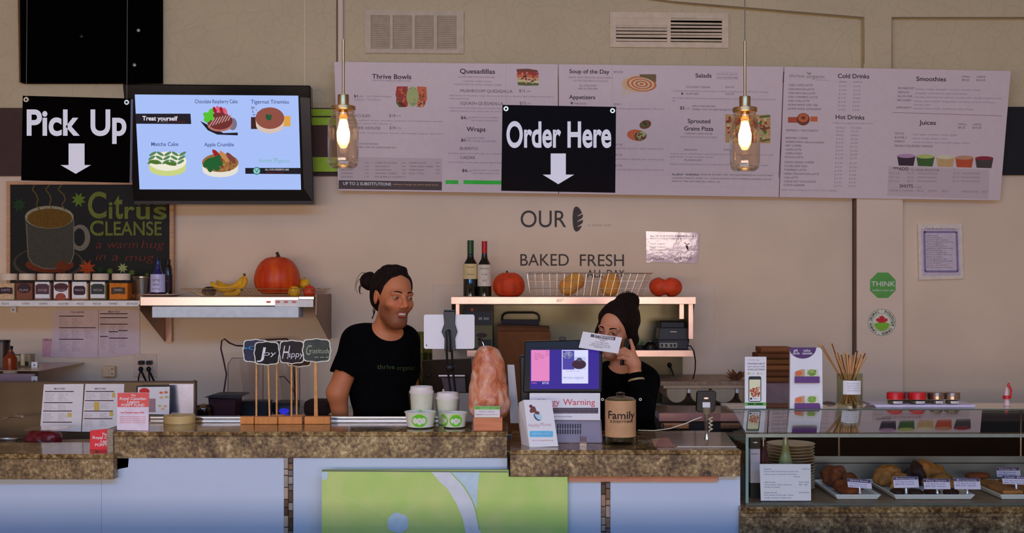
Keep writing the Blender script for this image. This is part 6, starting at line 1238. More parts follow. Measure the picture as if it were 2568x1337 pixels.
O('clamp_hook', MB(ck).box(XW(1113, D), XW(1141, D), D-.012, D+.02, ZW(781, D), ZW(780, D)+.004), tb, bevel=.002); O('swivel_knob', MB(BLACK).tube([tpl.pt(1125, 832, .012), tpl.pt(1123, 834, .03), tpl.pt(1125, 850, .035), tpl.pt(1126, 882, .03)], [.009, .010, .010, .012], 12), tb, smooth=True)
b = MB(BLACK)
for x0, x1 in ((1120, 1131), (1133, 1143)): O('stand_rod', MB(BLACK).tube([P(x0, 880, D-.02), P(x0+3, 930, D), P(x1, 990, D+.03), (XW(x1, D+.03), D+.03, ZL+.01)], .0042, 8), tb)
O('stand_base', MB(BLACK).lathe([(.0006, ZL+.0005), (.028, ZL+.0005), (.028, ZL+.006), (.01, ZL+.012), (.0006, ZL+.012)], (XW(1140, D+.04), D+.04, 0), 28), tb, smooth=True)
O('rod_joint', MB(BLACK).sphere(P(1128, 922, D-.003), (.018, .012, .014), 8), tb)
# salt lamp
D = 4.47; k = D/F; cx = XW(1227, D); zt3 = ZW(867, D); zb5 = ZL+.008
s = SDF((cx-.11, D-.09, ZL-.0), (cx+.11, D+.09, zt3+.02), .0035)
for px, py, rx, rz in ((1227, 1015, 52, 48), (1224, 975, 50, 55), (1225, 930, 42, 50), (1224, 895, 33, 28)): s.add(s.ell((XW(px, D), D, ZW(py, D)), (rx*k, .058*rx/52, rz*k)), .02)
s.cut((cx, D, zb5+.001), (0, 0, -1)); s.noise(.0028, 55, 2); s.noise(.0016, 120, 9)
slt = bpy.data.materials.new('salt_crystal'); slt.use_nodes = True; nt = slt.node_tree; bs = nt.nodes['Principled BSDF']; tc = nt.nodes.new('ShaderNodeTexCoord')
mp = nt.nodes.new('ShaderNodeMapping'); mp.inputs['Scale'].default_value = (1.5, 1.5, .8); n1 = nt.nodes.new('ShaderNodeTexNoise'); n1.inputs['Scale'].default_value = 16; n1.inputs['Detail'].default_value = 6; n1.inputs['Roughness'].default_value = .65; n1.inputs['Distortion'].default_value = .8
cr_ = nt.nodes.new('ShaderNodeValToRGB'); e = cr_.color_ramp.elements; e[0].position = .36; e[0].color = (.52, .12, .04, 1); e[1].position = .66; e[1].color = (.88, .58, .44, 1); q = e.new(.5); q.color = (.76, .28, .13, 1)
nt.links.new(tc.outputs['Object'], mp.inputs[0]); nt.links.new(mp.outputs[0], n1.inputs['Vector']); nt.links.new(n1.outputs[0], cr_.inputs[0]); nt.links.new(cr_.outputs[0], bs.inputs['Base Color']); bs.inputs['Roughness'].default_value = .38
bs.inputs['Subsurface Weight'].default_value = .25; bs.inputs['Subsurface Radius'].default_value = (1, .35, .2); bs.inputs['Subsurface Scale'].default_value = .02
sl_ = T('salt_lamp', (cx, D, ZL), 'tall pink orange rock salt lamp on the right end of the raised bar', 'lamp'); s.mesh('salt_crystal', slt, sl_)
O('wooden_plinth', MB(wood2).lathe([(.0006, ZL+.0005), (.048, ZL+.0005), (.048, zb5+.006), (.0006, zb5+.006)], (cx, D, 0), 28), sl_)
bk = T('card_holder', P(1223, 1083, 4.33), 'small wooden block holding business cards in front of the salt lamp', 'card holder'); D = 4.318
O('wooden_block', MB(mat('block_cedar', (178, 108, 70), 1.6, .5, noise=.12, scale=9, stretch=(1, 1, 8))).box(XW(1187, D), XW(1260, D), D, D+.05, ZL+.0005, ZW(1048, D)), bk, bevel=.002)
pl = Pl([(0, 0, D+.012), (2568, 0, D+.012), (0, 1300, D+.012)])
b = MB(WHITEP); pl.slab(b, [(1190, 1019), (1253.5, 1019), (1253.5, 1052), (1190, 1052)], .006, None); O('card_stack', b, bk)
b = MB(cgreen); cg3 = mat('card_green', (84, 160, 40), 1.5); pl.rect(b, 1190.5, 1019.5, 1253, 1027, cg3); pl.rect(b, 1190.5, 1046.5, 1253, 1048.5, cg3); pl.text(b, 'Acupuncture  card', 1203, 1242, 1025, 3, paper, 0, .001); pl.text(b, 'holistic wellness', 1203, 1241, 1034, 3.6, INKL, 0, .001); pl.text(b, 'Registered', 1193, 1211, 1041, 2.8, INKM, .01, .001); pl.text(b, 'book by phone', 1214, 1248, 1041, 2.8, INKL, 0, .001); O('card_print', b, bk)
# white device leaning behind the lamp
lv = O('white_tablet', MB(WHITEPL).prism([P(1272, 915, 4.56), P(1290, 915, 4.56), P(1297, 990, 4.575), P(1304, 1062, 4.59), P(1280, 1062, 4.59)], (0, .01, 0)), label='white flat device standing on edge to the right of the salt lamp', cat='tablet', bevel=.002)
# ================================================================ till counter
tc_ = T('tent_card', P(1360, 1122, Dm(1121)), 'white folded tent card with a mother and baby drawing', 'tent card')
D0 = Dm(1121); tp = Pl([(1313, 1003, D0+.045), (1383, 1003, D0+.045), (1328, 1121, D0)])
b = MB(mat('tent_white', (232, 214, 206), 1.5, .55, noise=.01)); b.prism([tp.pt(1313, 1003), tp.pt(1383, 1003), tp.pt(1400, 1119.5), tp.pt(1328, 1121.5)], (0, .001, 0)); O('front_panel', b, tc_)
b = MB(mat('tent_white', (0,)*3)); b.add([tp.pt(1313, 1003, -.001), tp.pt(1301, 1010, -.035), P(1299, 1050, D0+.13), P(1308, 1117, Dm(1117)+.03), tp.pt(1328, 1121.5, -.001)], [(0, 1, 2, 3, 4)]); O('side_panel', b, tc_)
b = MB(BRN); mb_, mm_ = mat('skin_brown', (100, 52, 36), 1.5), mat('pale_blue', (160, 190, 206), 1.5)
tp.ell(b, 1337, 1027, 7, 8, mb_, .001); tp.ell(b, 1331, 1019, 4, 4, mat('maroon_bow', (96, 20, 24), 1.5), .0012); tp.ell(b, 1334, 1029, 5, 7, mat('maroon_bow', (0,)*3), .0009, rot=.5); tp.ell(b, 1350, 1043, 12, 7, mm_, .001, rot=.9); tp.ell(b, 1348, 1045, 12, 8, mat('navy_line', (50, 70, 100), 1.5), .0009, rot=.9); tp.ell(b, 1349, 1036, 4, 4, mb_, .0014); tp.ell(b, 1344, 1034, 3, 5, mb_, .0012)
O('drawing', b, tc_)
b = MB(mat('script_pink', (170, 110, 116), 1.5, .6)); tp.text(b, 'Healthy', 1325, 1352, 1071, 9, b.m, -.012, .001, shear=.2); tp.text(b, 'Moms', 1354, 1381, 1069, 9, b.m, -.012, .001, shear=.2)
tp.poly(b, rrect(1328, 1081, 1387, 1096, 3), mat('banner_blue', (84, 168, 206), 1.5, .5), .001); tp.text(b, 'NOW OPEN WEEKLY', 1334, 1382, 1090.5, 4.5, mm_, .01, .002); tp.text(b, 'ask us for an appointment today', 1335, 1388, 1106, 3.2, b.m, 0, .001); O('lettering', b, tc_)
# till: base, card, customer screen
ti = T('till_terminal', P(1440, 1112, Dm(1110)), 'black customer facing till screen on a grey vented base', 'till')
D = Dm(1112)
b = MB(mat('till_grey', (124, 116, 128), 1.5, .4, noise=.02)); b.prism([P(1350, 1112, D), P(1512, 1112, D), P(1508, 1050, D+.03), P(1350, 1050, D+.03)], (0, .16, 0)); O('base_housing', b, ti, bevel=.006)
vp_ = Pl([(1350, 1112, D-.0008), (1512, 1112, D-.0008), (1350, 1050, D+.0292)])
for row in range(2):
    for i in range(10): b = MB(DARK); x = 1397+i*6.3; y = 1063+row*14; vp_.poly(b, rrect(x, y, x+3.6, y+12, 1.2, 2), DARK, .0004); O('vent_slot', b, ti)
D2 = 4.44; sp_ = Pl([(1330, 877, D2+.02), (1503, 877, D2+.02), (1330, 976, D2)])
b = MB(BLACK); sp_.slab(b, [(1316, 856), (1512, 851), (1509, 985), (1312, 985)], .03, mat('till_bezel', (10, 8, 12), 1.2, .2)); O('screen_housing', b, ti, bevel=.004)
O('rear_housing', MB(BLACK).prism([P(1303, 893, D2+.04), P(1330, 893, D2+.04), P(1330, 1052, D2+.04), P(1306, 1052, D2+.04)], (0, .10, 0)), ti, bevel=.006)
O('neck', MB(BLACK).box(XW(1395, D2), XW(1450, D2), D2+.031, D2+.08, ZM+.06, ZW(985, D2)), ti)
O('top_latch', MB(BLACK).box(XW(1404, D2), XW(1420, D2), D2+.03, D2+.05, ZW(856, D2)-.001, ZW(846, D2)), ti, bevel=.002)
b = MB(mat('till_screen_blue', (46, 20, 140), emit=1.0)); sp_.poly(b, [(1330, 877), (1503, 877), (1502, 976), (1329, 976)], None, .001); O('screen', b, ti)
e_pk, e_wh, e_dk, e_tx = em('till_pink', (226, 130, 190)), em('palewhite', (216, 216, 250)), em('navy', (30, 16, 70)), em('tx', (150, 70, 120))
b = MB(e_pk); sp_.rect(b, 1332, 878, 1378, 956, e_pk, .0016); sp_.rect(b, 1409, 878, 1475, 962, e_wh, .0016)
for i, (a, c_) in enumerate(((1341, 1356), (1341, 1362), (1341, 1366), (1341, 1364), (1341, 1350))): sp_.text(b, ('Brownie', 'Smoothie lg', 'Chocolate bar', 'Kale salad', 'extra')[i], a, c_, 888+i*3.6, 2.2, e_tx, .01, .0022)
for y in (880, 886, 890): sp_.text(b, '12.00', 1368, 1376, y+2, 2.2, e_tx, .01, .0022)
sp_.text(b, 'Total Due', 1333, 1346, 962, 3, e_pk, .01, .0022); sp_.text(b, '$17.22', 1360, 1376, 963, 5, e_wh, .015, .0022)
sp_.rect(b, 1411, 880, 1440, 927, em('pb', (70, 60, 160)), .002); sp_.rect(b, 1440, 895, 1469, 927, em('pb2', (190, 196, 240)), .002); sp_.ell(b, 1452, 914, 18, 12, em('brownie', (54, 14, 36)), .0024); sp_.ell(b, 1424, 890, 13, 10, em('plate2', (110, 110, 170)), .0022); sp_.ell(b, 1453, 902, 7, 5, em('brn2', (70, 70, 90)), .0026)
blobs(sp_, b, 1412, 880, 1436, 900, [em('v1', (60, 60, 130)), em('v2', (160, 160, 210)), em('v3', (40, 40, 80))], 26, 2.2, 31, .0024); sp_.text(b, 'thrive', 1412, 1435, 950, 6, em('lg', (110, 140, 170)), 0, .0024); sp_.text(b, 'organic', 1438, 1464, 950, 6, em('lg', (0,)*3), 0, .0024); sp_.text(b, 'chocolate brownie', 1420, 1454, 932, 3, em('lg', (0,)*3), 0, .0024)
O('screen_content', b, ti)
aw = T('allergy_card', P(1415, 1053, D2-.02), 'white card reading Allergy Warning in red letters under the till screen', 'card')
ap = Pl([(1328, 986, D2-.01), (1505, 986, D2-.01), (1328, 1053, D2-.04)]); b = MB(mat('card_white', (226, 218, 226), 1.5, .5, noise=.01)); ap.slab(b, [(1328, 986), (1505, 986), (1505.5, 1054), (1328, 1053)], .002, None); O('card_sheet', b, aw)
b = MB(mat('letter_red', (196, 60, 56), 1.4)); ap.text(b, 'Allergy', 1345, 1403, 1016, 15, b.m, 0, .001); ap.text(b, 'Warning', 1412, 1492, 1016, 15, b.m, 0, .001); ap.rect(b, 1386, 1023, 1500, 1037, mat('card_dark_bar', (66, 54, 60), 1.6), .0006)
ap.text(b, 'Our kitchen uses nuts, soy and wheat. Please advise staff of', 1390, 1496, 1029, 3, INKL, 0, .001); ap.text(b, 'any food allergies. Please be advised we share tools.', 1390, 1496, 1035, 3, INKL, 0, .001); ap.text(b, 'may contain traces of allergens', 1388, 1435, 1046, 3, INKM, 0, .001); O('lettering', b, aw)
at = T('attention_card', P(1505, 880, D2-.01), 'tilted white card headed Attention stuck on the top corner of the till', 'card')
tt = Pl([(1461, 831, D2-.005), (1561, 846, D2-.005), (1451, 873, D2-.012)]); b = MB(mat('card_white', (0,)*3)); tt.slab(b, [(1462, 831.5), (1560, 847), (1550, 887), (1451, 872)], .0015, None); O('card_sheet', b, at)
b = MB(mat('attn_bar', (70, 56, 58), 1.5)); tt.poly(b, [(1482, 838), (1544, 846), (1542, 854), (1481, 845)], b.m, .0006); tt.text(b, 'ATTENTION', 1489, 1538, 844.6, 5.5, mat('card_white', (0,)*3), .015, .0012, sl=.16)
for i, (x0, x1, s_) in enumerate(((1496, 1524, 'to our customers'), (1505, 1518, 'please'), (1492, 1526, 'we no longer accept'), (1484, 1529, 'large cash bills for any'), (1478, 1530, 'small purchase at this till'), (1491, 1511, 'thank you'))): tt.text(b, s_, x0, x1, 850.5+i*4.3-(1505-x0)*.08, 2.8, INKM, .005, .001, sl=.15)
O('lettering', b, at)
O('clear_cube', MB(glassmat('acrylic', (.8, .75, .75), .05, .12)).box(XW(1454, 4.29), XW(1471, 4.29), 4.29, 4.315, ZM+.0005, ZW(1096, 4.29)), label='tiny clear acrylic cube in front of the till base', cat='cube')
# family jar
D = Dm(1118)+.055; k = D/F; x = XW(1556, D); R = 38*k; z1_ = ZW(1003, D)
fj = T('glass_cookie_jar', (x, D, ZM), 'large glass jar wrapped in brown paper reading Family is Everything', 'jar')
O('glass_body', MB(glassmat('jar_greenish', (.86, .9, .82), .04, .06)).lathe([(.0006, ZM+.001), (R*.9, ZM+.001), (R, ZM+.008), (R, z1_-.012), (R*.93, z1_-.002), (R*.93, z1_), (R*.88, z1_), (R*.95, z1_-.014), (R*.95, ZM+.014), (.0006, ZM+.012)], (x, D, 0), 44), fj, smooth=True)
O('glass_lid', MB(glassmat('jar_greenish')).lathe([(R*.92, z1_+.0005), (R*.95, z1_+.004), (R*.8, z1_+.010), (R*.3, z1_+.014), (R*.25, z1_+.020), (R*.3, z1_+.026), (.0006, z1_+.030)], (x, D, 0), 40), fj, smooth=True)
km = mat('kraft_label', (168, 130, 92), 1.6, .7, noise=.05); b = MB(km); zk0, zk1 = ZW(1098, D-R), ZW(1006, D-R); b.lathe([(R+.001, zk0), (R+.001, zk1)], (x, D, 0), 60); O('paper_wrap', b, fj, smooth=True)
b = MB(mat('family_ink', (44, 28, 22), 1.4))
def curl(mb, s_, x, D, R, hw, zb_, cap_, bold=0):
    # lettering wrapped on a cylinder; long faces are split by the cylinder's own curvature offset
    R = R+.0008
    v, f_ = textgeo(s_, bold); a0 = min(q[0] for q in v); a1 = max(q[0] for q in v)
    mb.add([(x+R*math.sin(((X-a0)/(a1-a0)-.5)*2*hw), D-R*math.cos(((X-a0)/(a1-a0)-.5)*2*hw), zb_+Y*cap_/.682) for X, Y in v], f_)
curl(b, 'Family', x, D, R+.0016, .95, ZW(1051, D-R), .027, .014); curl(b, 'IS EVERYTHING', x, D, R+.0016, .78, ZW(1061, D-R), .009, .015); O('lettering', b, fj)
for px in (1511, 1606): O('side_ring', MB(mat('ring_glass', (190, 190, 160), 1.5, .2)).lathe([(.004+.0015*math.cos(a*math.pi/4), .0015*math.sin(a*math.pi/4)) for a in range(9)], P(px, 1002, D), 16, None, Matrix.Rotation(math.pi/2, 3, 'X')), fj, smooth=True)
O('dark_contents', MB(mat('jar_contents', (50, 36, 22), 1.4)).lathe([(.0006, ZM+.013), (R*.9, ZM+.013), (R*.9, zk0+.004), (.0006, zk0+.004)], (x, D, 0), 30), fj)
# clear mat, copper box reflection, reader
mt = O('clear_counter_mat', MB(mat('mat_clear', (150, 124, 100), 1.6, .15, alpha=.55, coat=.5)).prism([(XW(1698, Dm(1121)), Dm(1121), ZM+.0005), (XW(1847, Dm(1121)), Dm(1121), ZM+.0005), (XW(1818, Dm(1085)), Dm(1085), ZM+.0005), (XW(1600, Dm(1085)), Dm(1085), ZM+.0005), (XW(1628, Dm(1110)), Dm(1110), ZM+.0005)], (0, 0, .0012)), label='clear plastic writing mat lying on the till counter', cat='mat')
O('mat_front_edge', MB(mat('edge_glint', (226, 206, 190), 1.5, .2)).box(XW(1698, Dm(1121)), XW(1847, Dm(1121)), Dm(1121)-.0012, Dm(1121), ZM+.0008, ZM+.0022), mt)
cp_ = T('copper_reflection', P(1662, 1124, Dm(1124)), 'small copper coloured folded card lying beside the clear mat', 'card'); Dc = Dm(1122)  # reflection of a box, built as two coloured facets
O('left_facet', MB(mat('facet_pale', (200, 160, 120), 1.5, .3, .4)).add([(XW(1632, Dm(1104)), Dm(1104), ZM+.004), (XW(1654, Dm(1103)), Dm(1103), ZM+.006), (XW(1642, Dc), Dc, ZM+.001)], [(0, 1, 2)]), cp_)
O('right_facet', MB(mat('facet_copper', (160, 96, 66), 1.5, .3, .4)).add([(XW(1654, Dm(1103)), Dm(1103), ZM+.006), (XW(1676, Dm(1103)), Dm(1103), ZM+.008), (XW(1692, Dc), Dc, ZM+.001), (XW(1642, Dc), Dc, ZM+.001)], [(0, 1, 2, 3)]), cp_)
cd = T('card_reader', (XW(1770, 4.5), 4.5, ZM), 'black card payment reader on a clear pole with coiled white cable', 'card reader'); D = 4.47
cpn = Pl([(0, 0, D), (2568, 0, D), (0, 1300, D)])
b = MB(mat('reader_black', (16, 16, 18), 1.3, .4)); cpn.slab(b, [(1752, 981), (1792, 980), (1797, 986), (1794, 1028), (1788, 1034), (1750, 1034), (1747, 1029), (1749, 986)], .03, None); O('reader_body', b, cd, bevel=.003)
b = MB(STEEL); cpn.ell(b, 1771, 999, 6, 2.5, STEEL, .001); O('emblem', b, cd); b = MB(mat('reader_label', (196, 196, 200), 1.6)); cpn.rect(b, 1762, 1009, 1781, 1022, None, .001); O('label', b, cd)
O('pole', MB(glassmat('acrylic2', (.9, .9, .88), .04, .25)).tube([P(1772, 1022, D+.0), P(1772, 1050, D+.01), (XW(1772, D+.02), D+.02, ZM+.02)], [.014, .010, .006], 14), cd, smooth=True)
O('pole_collar', MB(mat('collar_olive', (110, 100, 76), 1.5, .3)).tube([P(1772, 1022, D-.004), P(1772, 1038, D-.002)], .0155, 16), cd)
O('pole_foot', MB(CHROME).tube([(XW(1772, D+.02), D+.02, ZM+.0005), (XW(1772, D+.02), D+.02, ZM+.022)], [.010, .004], 12), cd)
hel = [(XW(1781, D)+.007*math.cos(t*.9), D-.012+.006*math.sin(t*.9), ZW(1046, D)-.0021*t) for t in range(26)]
O('coiled_cable', MB(mat('cable_cream', (190, 180, 150), 1.6, .5)).tube(hel, .0022, 6), cd, smooth=True)
O('white_cable', MB(mat('cable_white', (206, 196, 176), 1.6, .5)).tube([P(1600, 1079, 4.62), P(1640, 1080, 4.58), P(1680, 1075, 4.54), P(1720, 1062, 4.5), P(1745, 1051, 4.49), P(1760, 1046, 4.48)], .0018, 7), label='thin white cable curving from the jar to the card reader', cat='cable', smooth=True)
# ================================================================ display case
gd = T('glass_display_case', (1.9, 4.5, ZG), 'glass pastry display case at the right end of the counter', 'display case')
edge = mat('glass_edge_teal', (120, 150, 142), 1.3, .15, noise=.03); gp = glassmat('case_glass', (.965, .99, .98), .015, .02)
XL, XR, yF, yM, yR = .828, 3.1, 4.24, 4.5, 4.76; zF, zM = 1.0999, 1.155; zG = ZG+.0006
def pane(name, pts, vec): O(name, MB(gp).prism(pts, vec), gd)
pane('front_pane', [(XL+.006, yF, zG), (XR, yF, zG), (XR, yF, zF-.007), (XL+.006, yF, zF-.007)], (0, .005, 0))
slp = glassmat('case_slope_glass', (.78, .85, .80), .01, .22)
O('sloped_pane', MB(slp).prism([(XL+.001, yF, zF), (XR, yF, zF), (XR, yM, zM), (XL+.001, yM, zM)], (0, 0, .005)), gd)
O('top_pane', MB(gp).prism([(XL+.001, yM+.001, zM-.002), (XR, yM+.001, zM-.002), (XR, yR, zM-.002), (XL+.001, yR, zM-.002)], (0, 0, .006)), gd)
pane('side_pane', [(XL, yF+.006, zG), (XL, yR-.01, zG), (XL, yR-.01, zM-.004), (XL, yM, zM-.004), (XL, yF+.006, zF-.004)], (.005, 0, 0))
O('front_edge_strip', MB(edge).box(XL, XL+.010, yF-.002, yF+.006, zG, zF-.001), gd)
O('front_top_rail', MB(mat('case_rail', (128, 140, 128), 1.5, .25, .3)).box(XL, XR, yF-.003, yF+.008, zF-.0125, zF-.0005), gd)
O('ridge_strip', MB(mat('ridge_dark', (84, 96, 88), 1.3, .2)).box(XL, XR, yM-.0035, yM+.001, zM+.0045, zM+.007), gd)
O('bottom_frame', MB(mat('case_bottom', (74, 82, 72), 1.4, .4)).box(XL, XR, yF-.006, yF-.0005, zG, zG+.008), gd)
O('back_lower_panel', MB(mat('case_steel', (150, 156, 158), 1.4, .28, .7, noise=.2, scale=3)).box(XL+.01, XR, yR-.005, yR, zG, ZW(1144, yR)), gd)
O('back_divider_line', MB(BLACK).box(XL+.01, XR, yR-.008, yR-.0055, ZW(1162, yR), ZW(1160, yR)), gd)
O('back_upper_panel', MB(BLACKM).box(XL+.01, XR, yR-.004, yR, ZW(1144, yR)+.0005, ZW(1092, yR)), gd)
O('case_floor', MB(mat('case_floor_tan', (120, 96, 72), 1.4, .5, noise=.15)).box(XL+.006, XR, yF+.006, yR-.006, zG, zG+.004), gd)
zf = zG+.0046
for px in (2104, 2560): O('standoff_post', MB(mat('post_steel_pink', (180, 150, 136), 1.4, .2, .9)).tube([(XW(px, 4.73), 4.73, ZW(1144, 4.73)), (XW(px, 4.73), 4.73, zM-.003)], .0045, 10), gd)
O('side_tint_card', MB(mat('carton_black', (12, 12, 12), 1.2)).box(.846, .885, 4.42, 4.5, zf, zf+.06), label='small black carton base in the left corner of the case', cat='box')
ct = T('drink_carton', (.86, 4.36, zf), 'slim black and white drinks carton standing in the left corner of the case', 'carton'); D = 4.36
x0, x1 = XW(1882, D), XW(1906, D)
O('white_body', MB(mat('carton_white', (170, 160, 166), 1.5)).box(x0, x1, D, D+.06, zf+.055, ZW(1126, D)), ct); O('black_top', MB(BLACK).box(x0-.001, x1+.001, D-.001, D+.061, ZW(1126, D)+.0004, ZW(1098, D)), ct); O('black_foot', MB(BLACK).box(x0, x1, D, D+.06, zf, zf+.0546), ct)
pl = Pl([(0, 0, D-.002), (2568, 0, D-.002), (0, 1300, D-.002)]); b = MB(WHITEP); pl.poly(b, [(1887, 1110), (1896, 1108), (1901, 1110), (1896, 1112)], WHITEP); pl.text(b, 'water', 1884, 1903, 1140, 4, INKM, 0, .0006); O('lettering', b, ct)
def zpt(py, D): return ZW(py, D)
bottle(1914, 4.40, zf, [(6, 1098), (6.5, 1112), (9, 1128), (12, 1142), (18, 1165), (19, 1185), (19, 1238)], mat('dark_red_bottle', (50, 14, 16), 1.5, .12, spec=.7), 'dark red sauce bottle behind the white list in the case', cap=(6.5, 1096, 1103, mat('cap_steel', (150, 140, 140), 1.5, .2, .7)), lab=(19, 1178, 1215, mat('label_dimgrey', (90, 84, 84), 1.5), [('organic', 1190, 5, .6)]))
bottle(1970, 4.42, zf, [(6, 1096), (6.5, 1110), (9, 1124), (13, 1142), (19, 1165), (20, 1237)], mat('green_juice_bottle', (118, 124, 84), 1.5, .15, spec=.7), 'pale green juice bottle behind the white list in the case', cap=(7, 1095, 1101, mat('cap_steel', (0,)*3)), lab=(20, 1170, 1215, mat('label_palegreen', (140, 146, 112), 1.5), [('juice', 1190, 6, .5)]))
# plates
pm = mat('plate_cream', (180, 160, 130), 1.45, .3, noise=.03); D = 4.55; px = 1982; k = D/F; n = 15; zt6 = ZW(1112, D); st_ = (zt6-zf)/n
R = 60*k; ml = MB(pm); ml.lathe([(.0006, .0005), (R*.6, .0005), (R*.72, .003), (R, st_*1.0+.001), (R-.001, st_+.0022), (R*.7, .006), (R*.55, .0035), (.0006, .0035)], (0, 0, 0), 40)
ordn = 'bottom second third fourth fifth sixth seventh eighth ninth tenth eleventh twelfth thirteenth fourteenth top'.split()
t = T('dinner_plate', (XW(px, D), D, zf), 'x', 'plate', 'stacked cream plates in the display case'); o = O('plate_body', ml, None, smooth=True); o.parent = t
t['label'] = 'cream plate at the bottom of the stack in the display case'
for i in range(1, n):
    copy_thing(t, (XW(px, D)+random.uniform(-.0015, .0015), D+random.uniform(-.0015, .0015), zf+st_*i), 'cream plate on top of the stack in the display case' if i == n-1 else 'cream plate, %s from the bottom of the stack in the display case' % ordn[i])
# list card
lc = T('price_list_card', P(1970, 1258, 4.29), 'white printed ingredient list standing at the front of the display case', 'card'); lp_ = Pl([(1905, 1163, 4.285), (2034, 1165, 4.285), (1908, 1257, 4.275)])
b = MB(mat('list_white', (196, 190, 206), 1.65, .5, noise=.01)); lp_.slab(b, [(1905, 1164), (2033, 1164), (2034, 1256), (1908, 1256)], .002, None); O('sheet', b, lc)
b = MB(INKM); li = mat('list_ink', (96, 98, 136), 1.5, .6, noise=0)
for x0, x1, y, s_ in ((1916, 1935, 1178, 'Espresso Bar'), (2012, 2030, 1178, '$1.00 ea'), (1916, 2002, 1184, 'almond milk is made in house, choose one'), (1917, 1998, 1191, 'coconut, oat or almond for every drink'), (1990, 2006, 1197, '12oz'), (1917, 1945, 1211, 'Gluten Free Bun'), (2004, 2029, 1211, '$2.50  $3.50'), (1917, 1985, 1217, 'carrot, dates, raisins, cinnamon'), (2004, 2026, 1217, '$5  $7'), (1917, 1957, 1223, 'nutmeg, salt and ginger'), (1917, 1948, 1237, 'Banana Bread'), (2004, 2029, 1237, '$3.75 $4.50'), (1917, 1990, 1243, 'flour, banana, brown sugar, walnut'), (1917, 1984, 1250, 'vanilla, cinnamon, baking soda')): lp_.text(b, s_, x0, x1, y, 3, li, .006, .0008)
O('lettering', b, lc); O('stand', MB(glassmat('acrylic2')).box(XW(1908, 4.28), XW(2034, 4.28), 4.272, 4.30, zf, zf+.006), lc)
# trays of baking
trm = mat('tray_white', (190, 196, 204), 1.6, .3, noise=.02)
def tray(x0, x1, y0, y1, label):
    t = T('serving_tray', ((x0+x1)/2, (y0+y1)/2, zf), label, 'tray', 'white trays in the display case'); h = .020; b = MB(trm); w_ = .008
    def rg(i, z): return [(x0+i, y0+i, z), (x1-i, y0+i, z), (x1-i, y1-i, z), (x0+i, y1-i, z)]
    rs_ = [rg(.012, zf+.001), rg(0, zf+h), rg(w_, zf+h), rg(.018, zf+.004)]; vs = [v for q in rs_ for v in q]
    b.add(vs, [(0, 1, 2, 3), (12, 13, 14, 15)]+[(i*4+k_, i*4+(k_+1) % 4, i*4+4+(k_+1) % 4, i*4+4+k_) for i in range(3) for k_ in range(4)]); O('tray_body', b, t, bevel=.002); return t
tray(1.165, 1.333, 4.315, 4.66, 'white tray of brown loaf slices nearest the bottles'); tray(1.377, 1.672, 4.315, 4.67, 'wide white tray of scones and cookies in the middle of the case'); tray(1.761, 2.08, 4.315, 4.67, 'white tray of flat golden bars at the right edge')
def lump(name, c, r_, m, label, cat, seed, group=None, amp=.007, f_=60):
    s = SDF((c[0]-r_[0]-.02, c[1]-r_[1]-.02, c[2]-.005), (c[0]+r_[0]+.02, c[1]+r_[1]+.02, c[2]+r_[2]*2+.02), .005); s.add(s.ell((c[0], c[1], c[2]+r_[2]*.8), r_), .001); s.noise(amp, f_, seed); s.noise(amp*.5, f_*2.6, seed+50); s.cut((c[0], c[1], c[2]), (0, 0, -1))
    return s.mesh(name, m, None, label=label, cat=cat, group=group)
bk1 = mat('baked_dark', (110, 54, 22), 1.35, .7, noise=.25, scale=30, bump=.4); bk2 = mat('baked_gold', (150, 98, 44), 1.35, .7, noise=.25, scale=26, bump=.4); bk3 = mat('baked_choc', (50, 26, 18), 1.3, .7, noise=.3, scale=40, bump=.4)
zt7 = zf+.005
lump('banana_loaf', (1.235, 4.58, zt7), (.045, .04, .048), bk1, 'tall reddish brown loaf at the back of the first tray', 'loaf', 1); lump('banana_loaf', (1.285, 4.56, zt7), (.035, .05, .034), bk1, 'lower brown loaf piece to the right in the first tray', 'loaf', 2); lump('banana_loaf', (1.25, 4.44, zt7), (.055, .07, .022), bk1, 'flat brown loaf slice at the front of the first tray', 'loaf', 3)
lump('scone', (1.44, 4.60, zt7), (.052, .045, .048), bk2, 'large golden scone at the left of the middle tray', 'scone', 4, amp=.009); lump('scone', (1.455, 4.50, zt7), (.04, .035, .034), bk2, 'smaller golden scone in front of the large one', 'scone', 5, amp=.009)
lump('cookie_pile', (1.545, 4.60, zt7), (.04, .04, .045), bk3, 'dark chocolate muffin between the scone and the brown bread', 'muffin', 6, amp=.009); lump('brown_bread', (1.60, 4.62, zt7), (.06, .04, .05), bk2, 'rough brown bread at the back right of the middle tray', 'bread', 7, amp=.009); lump('brown_bread', (1.64, 4.54, zt7), (.045, .04, .030), bk2, 'low crumbly bread at the right of the middle tray', 'bread', 8, amp=.009)
for i, (x, y) in enumerate(((1.42, 4.38), (1.48, 4.37), (1.545, 4.38), (1.61, 4.37))): lump('brownie', (x, y+.02, zt7), (.03, .03, .014), bk3, ('dark flat brownie at the front of the middle tray, %s from the left' % ('first', 'second', 'third', 'fourth')[i]), 'brownie', 10+i, 'brownies in the middle tray', .002, 80)
for i in range(3):
    x = 1.79+.085*i; O('golden_bar', MB(bk2).box(x, x+.075, 4.36, 4.62, zt7, zt7+.022), label=('flat golden oat bar in the right tray, %s' % ('nearest the left', 'the middle one', 'partly beyond the frame')[i]), cat='cake bar', group='oat bars in the right tray', bevel=.004)
lump('cake_wedge', (1.80, 4.63, zt7+.022), (.05, .03, .014), bk1, 'brown cake wedge on the back of the golden bars', 'cake', 20, amp=.002)
tgp = mat('tag_purple', (66, 54, 84), 1.6); tgw = mat('tag_lavender', (176, 168, 196), 1.8, .5, noise=.01)
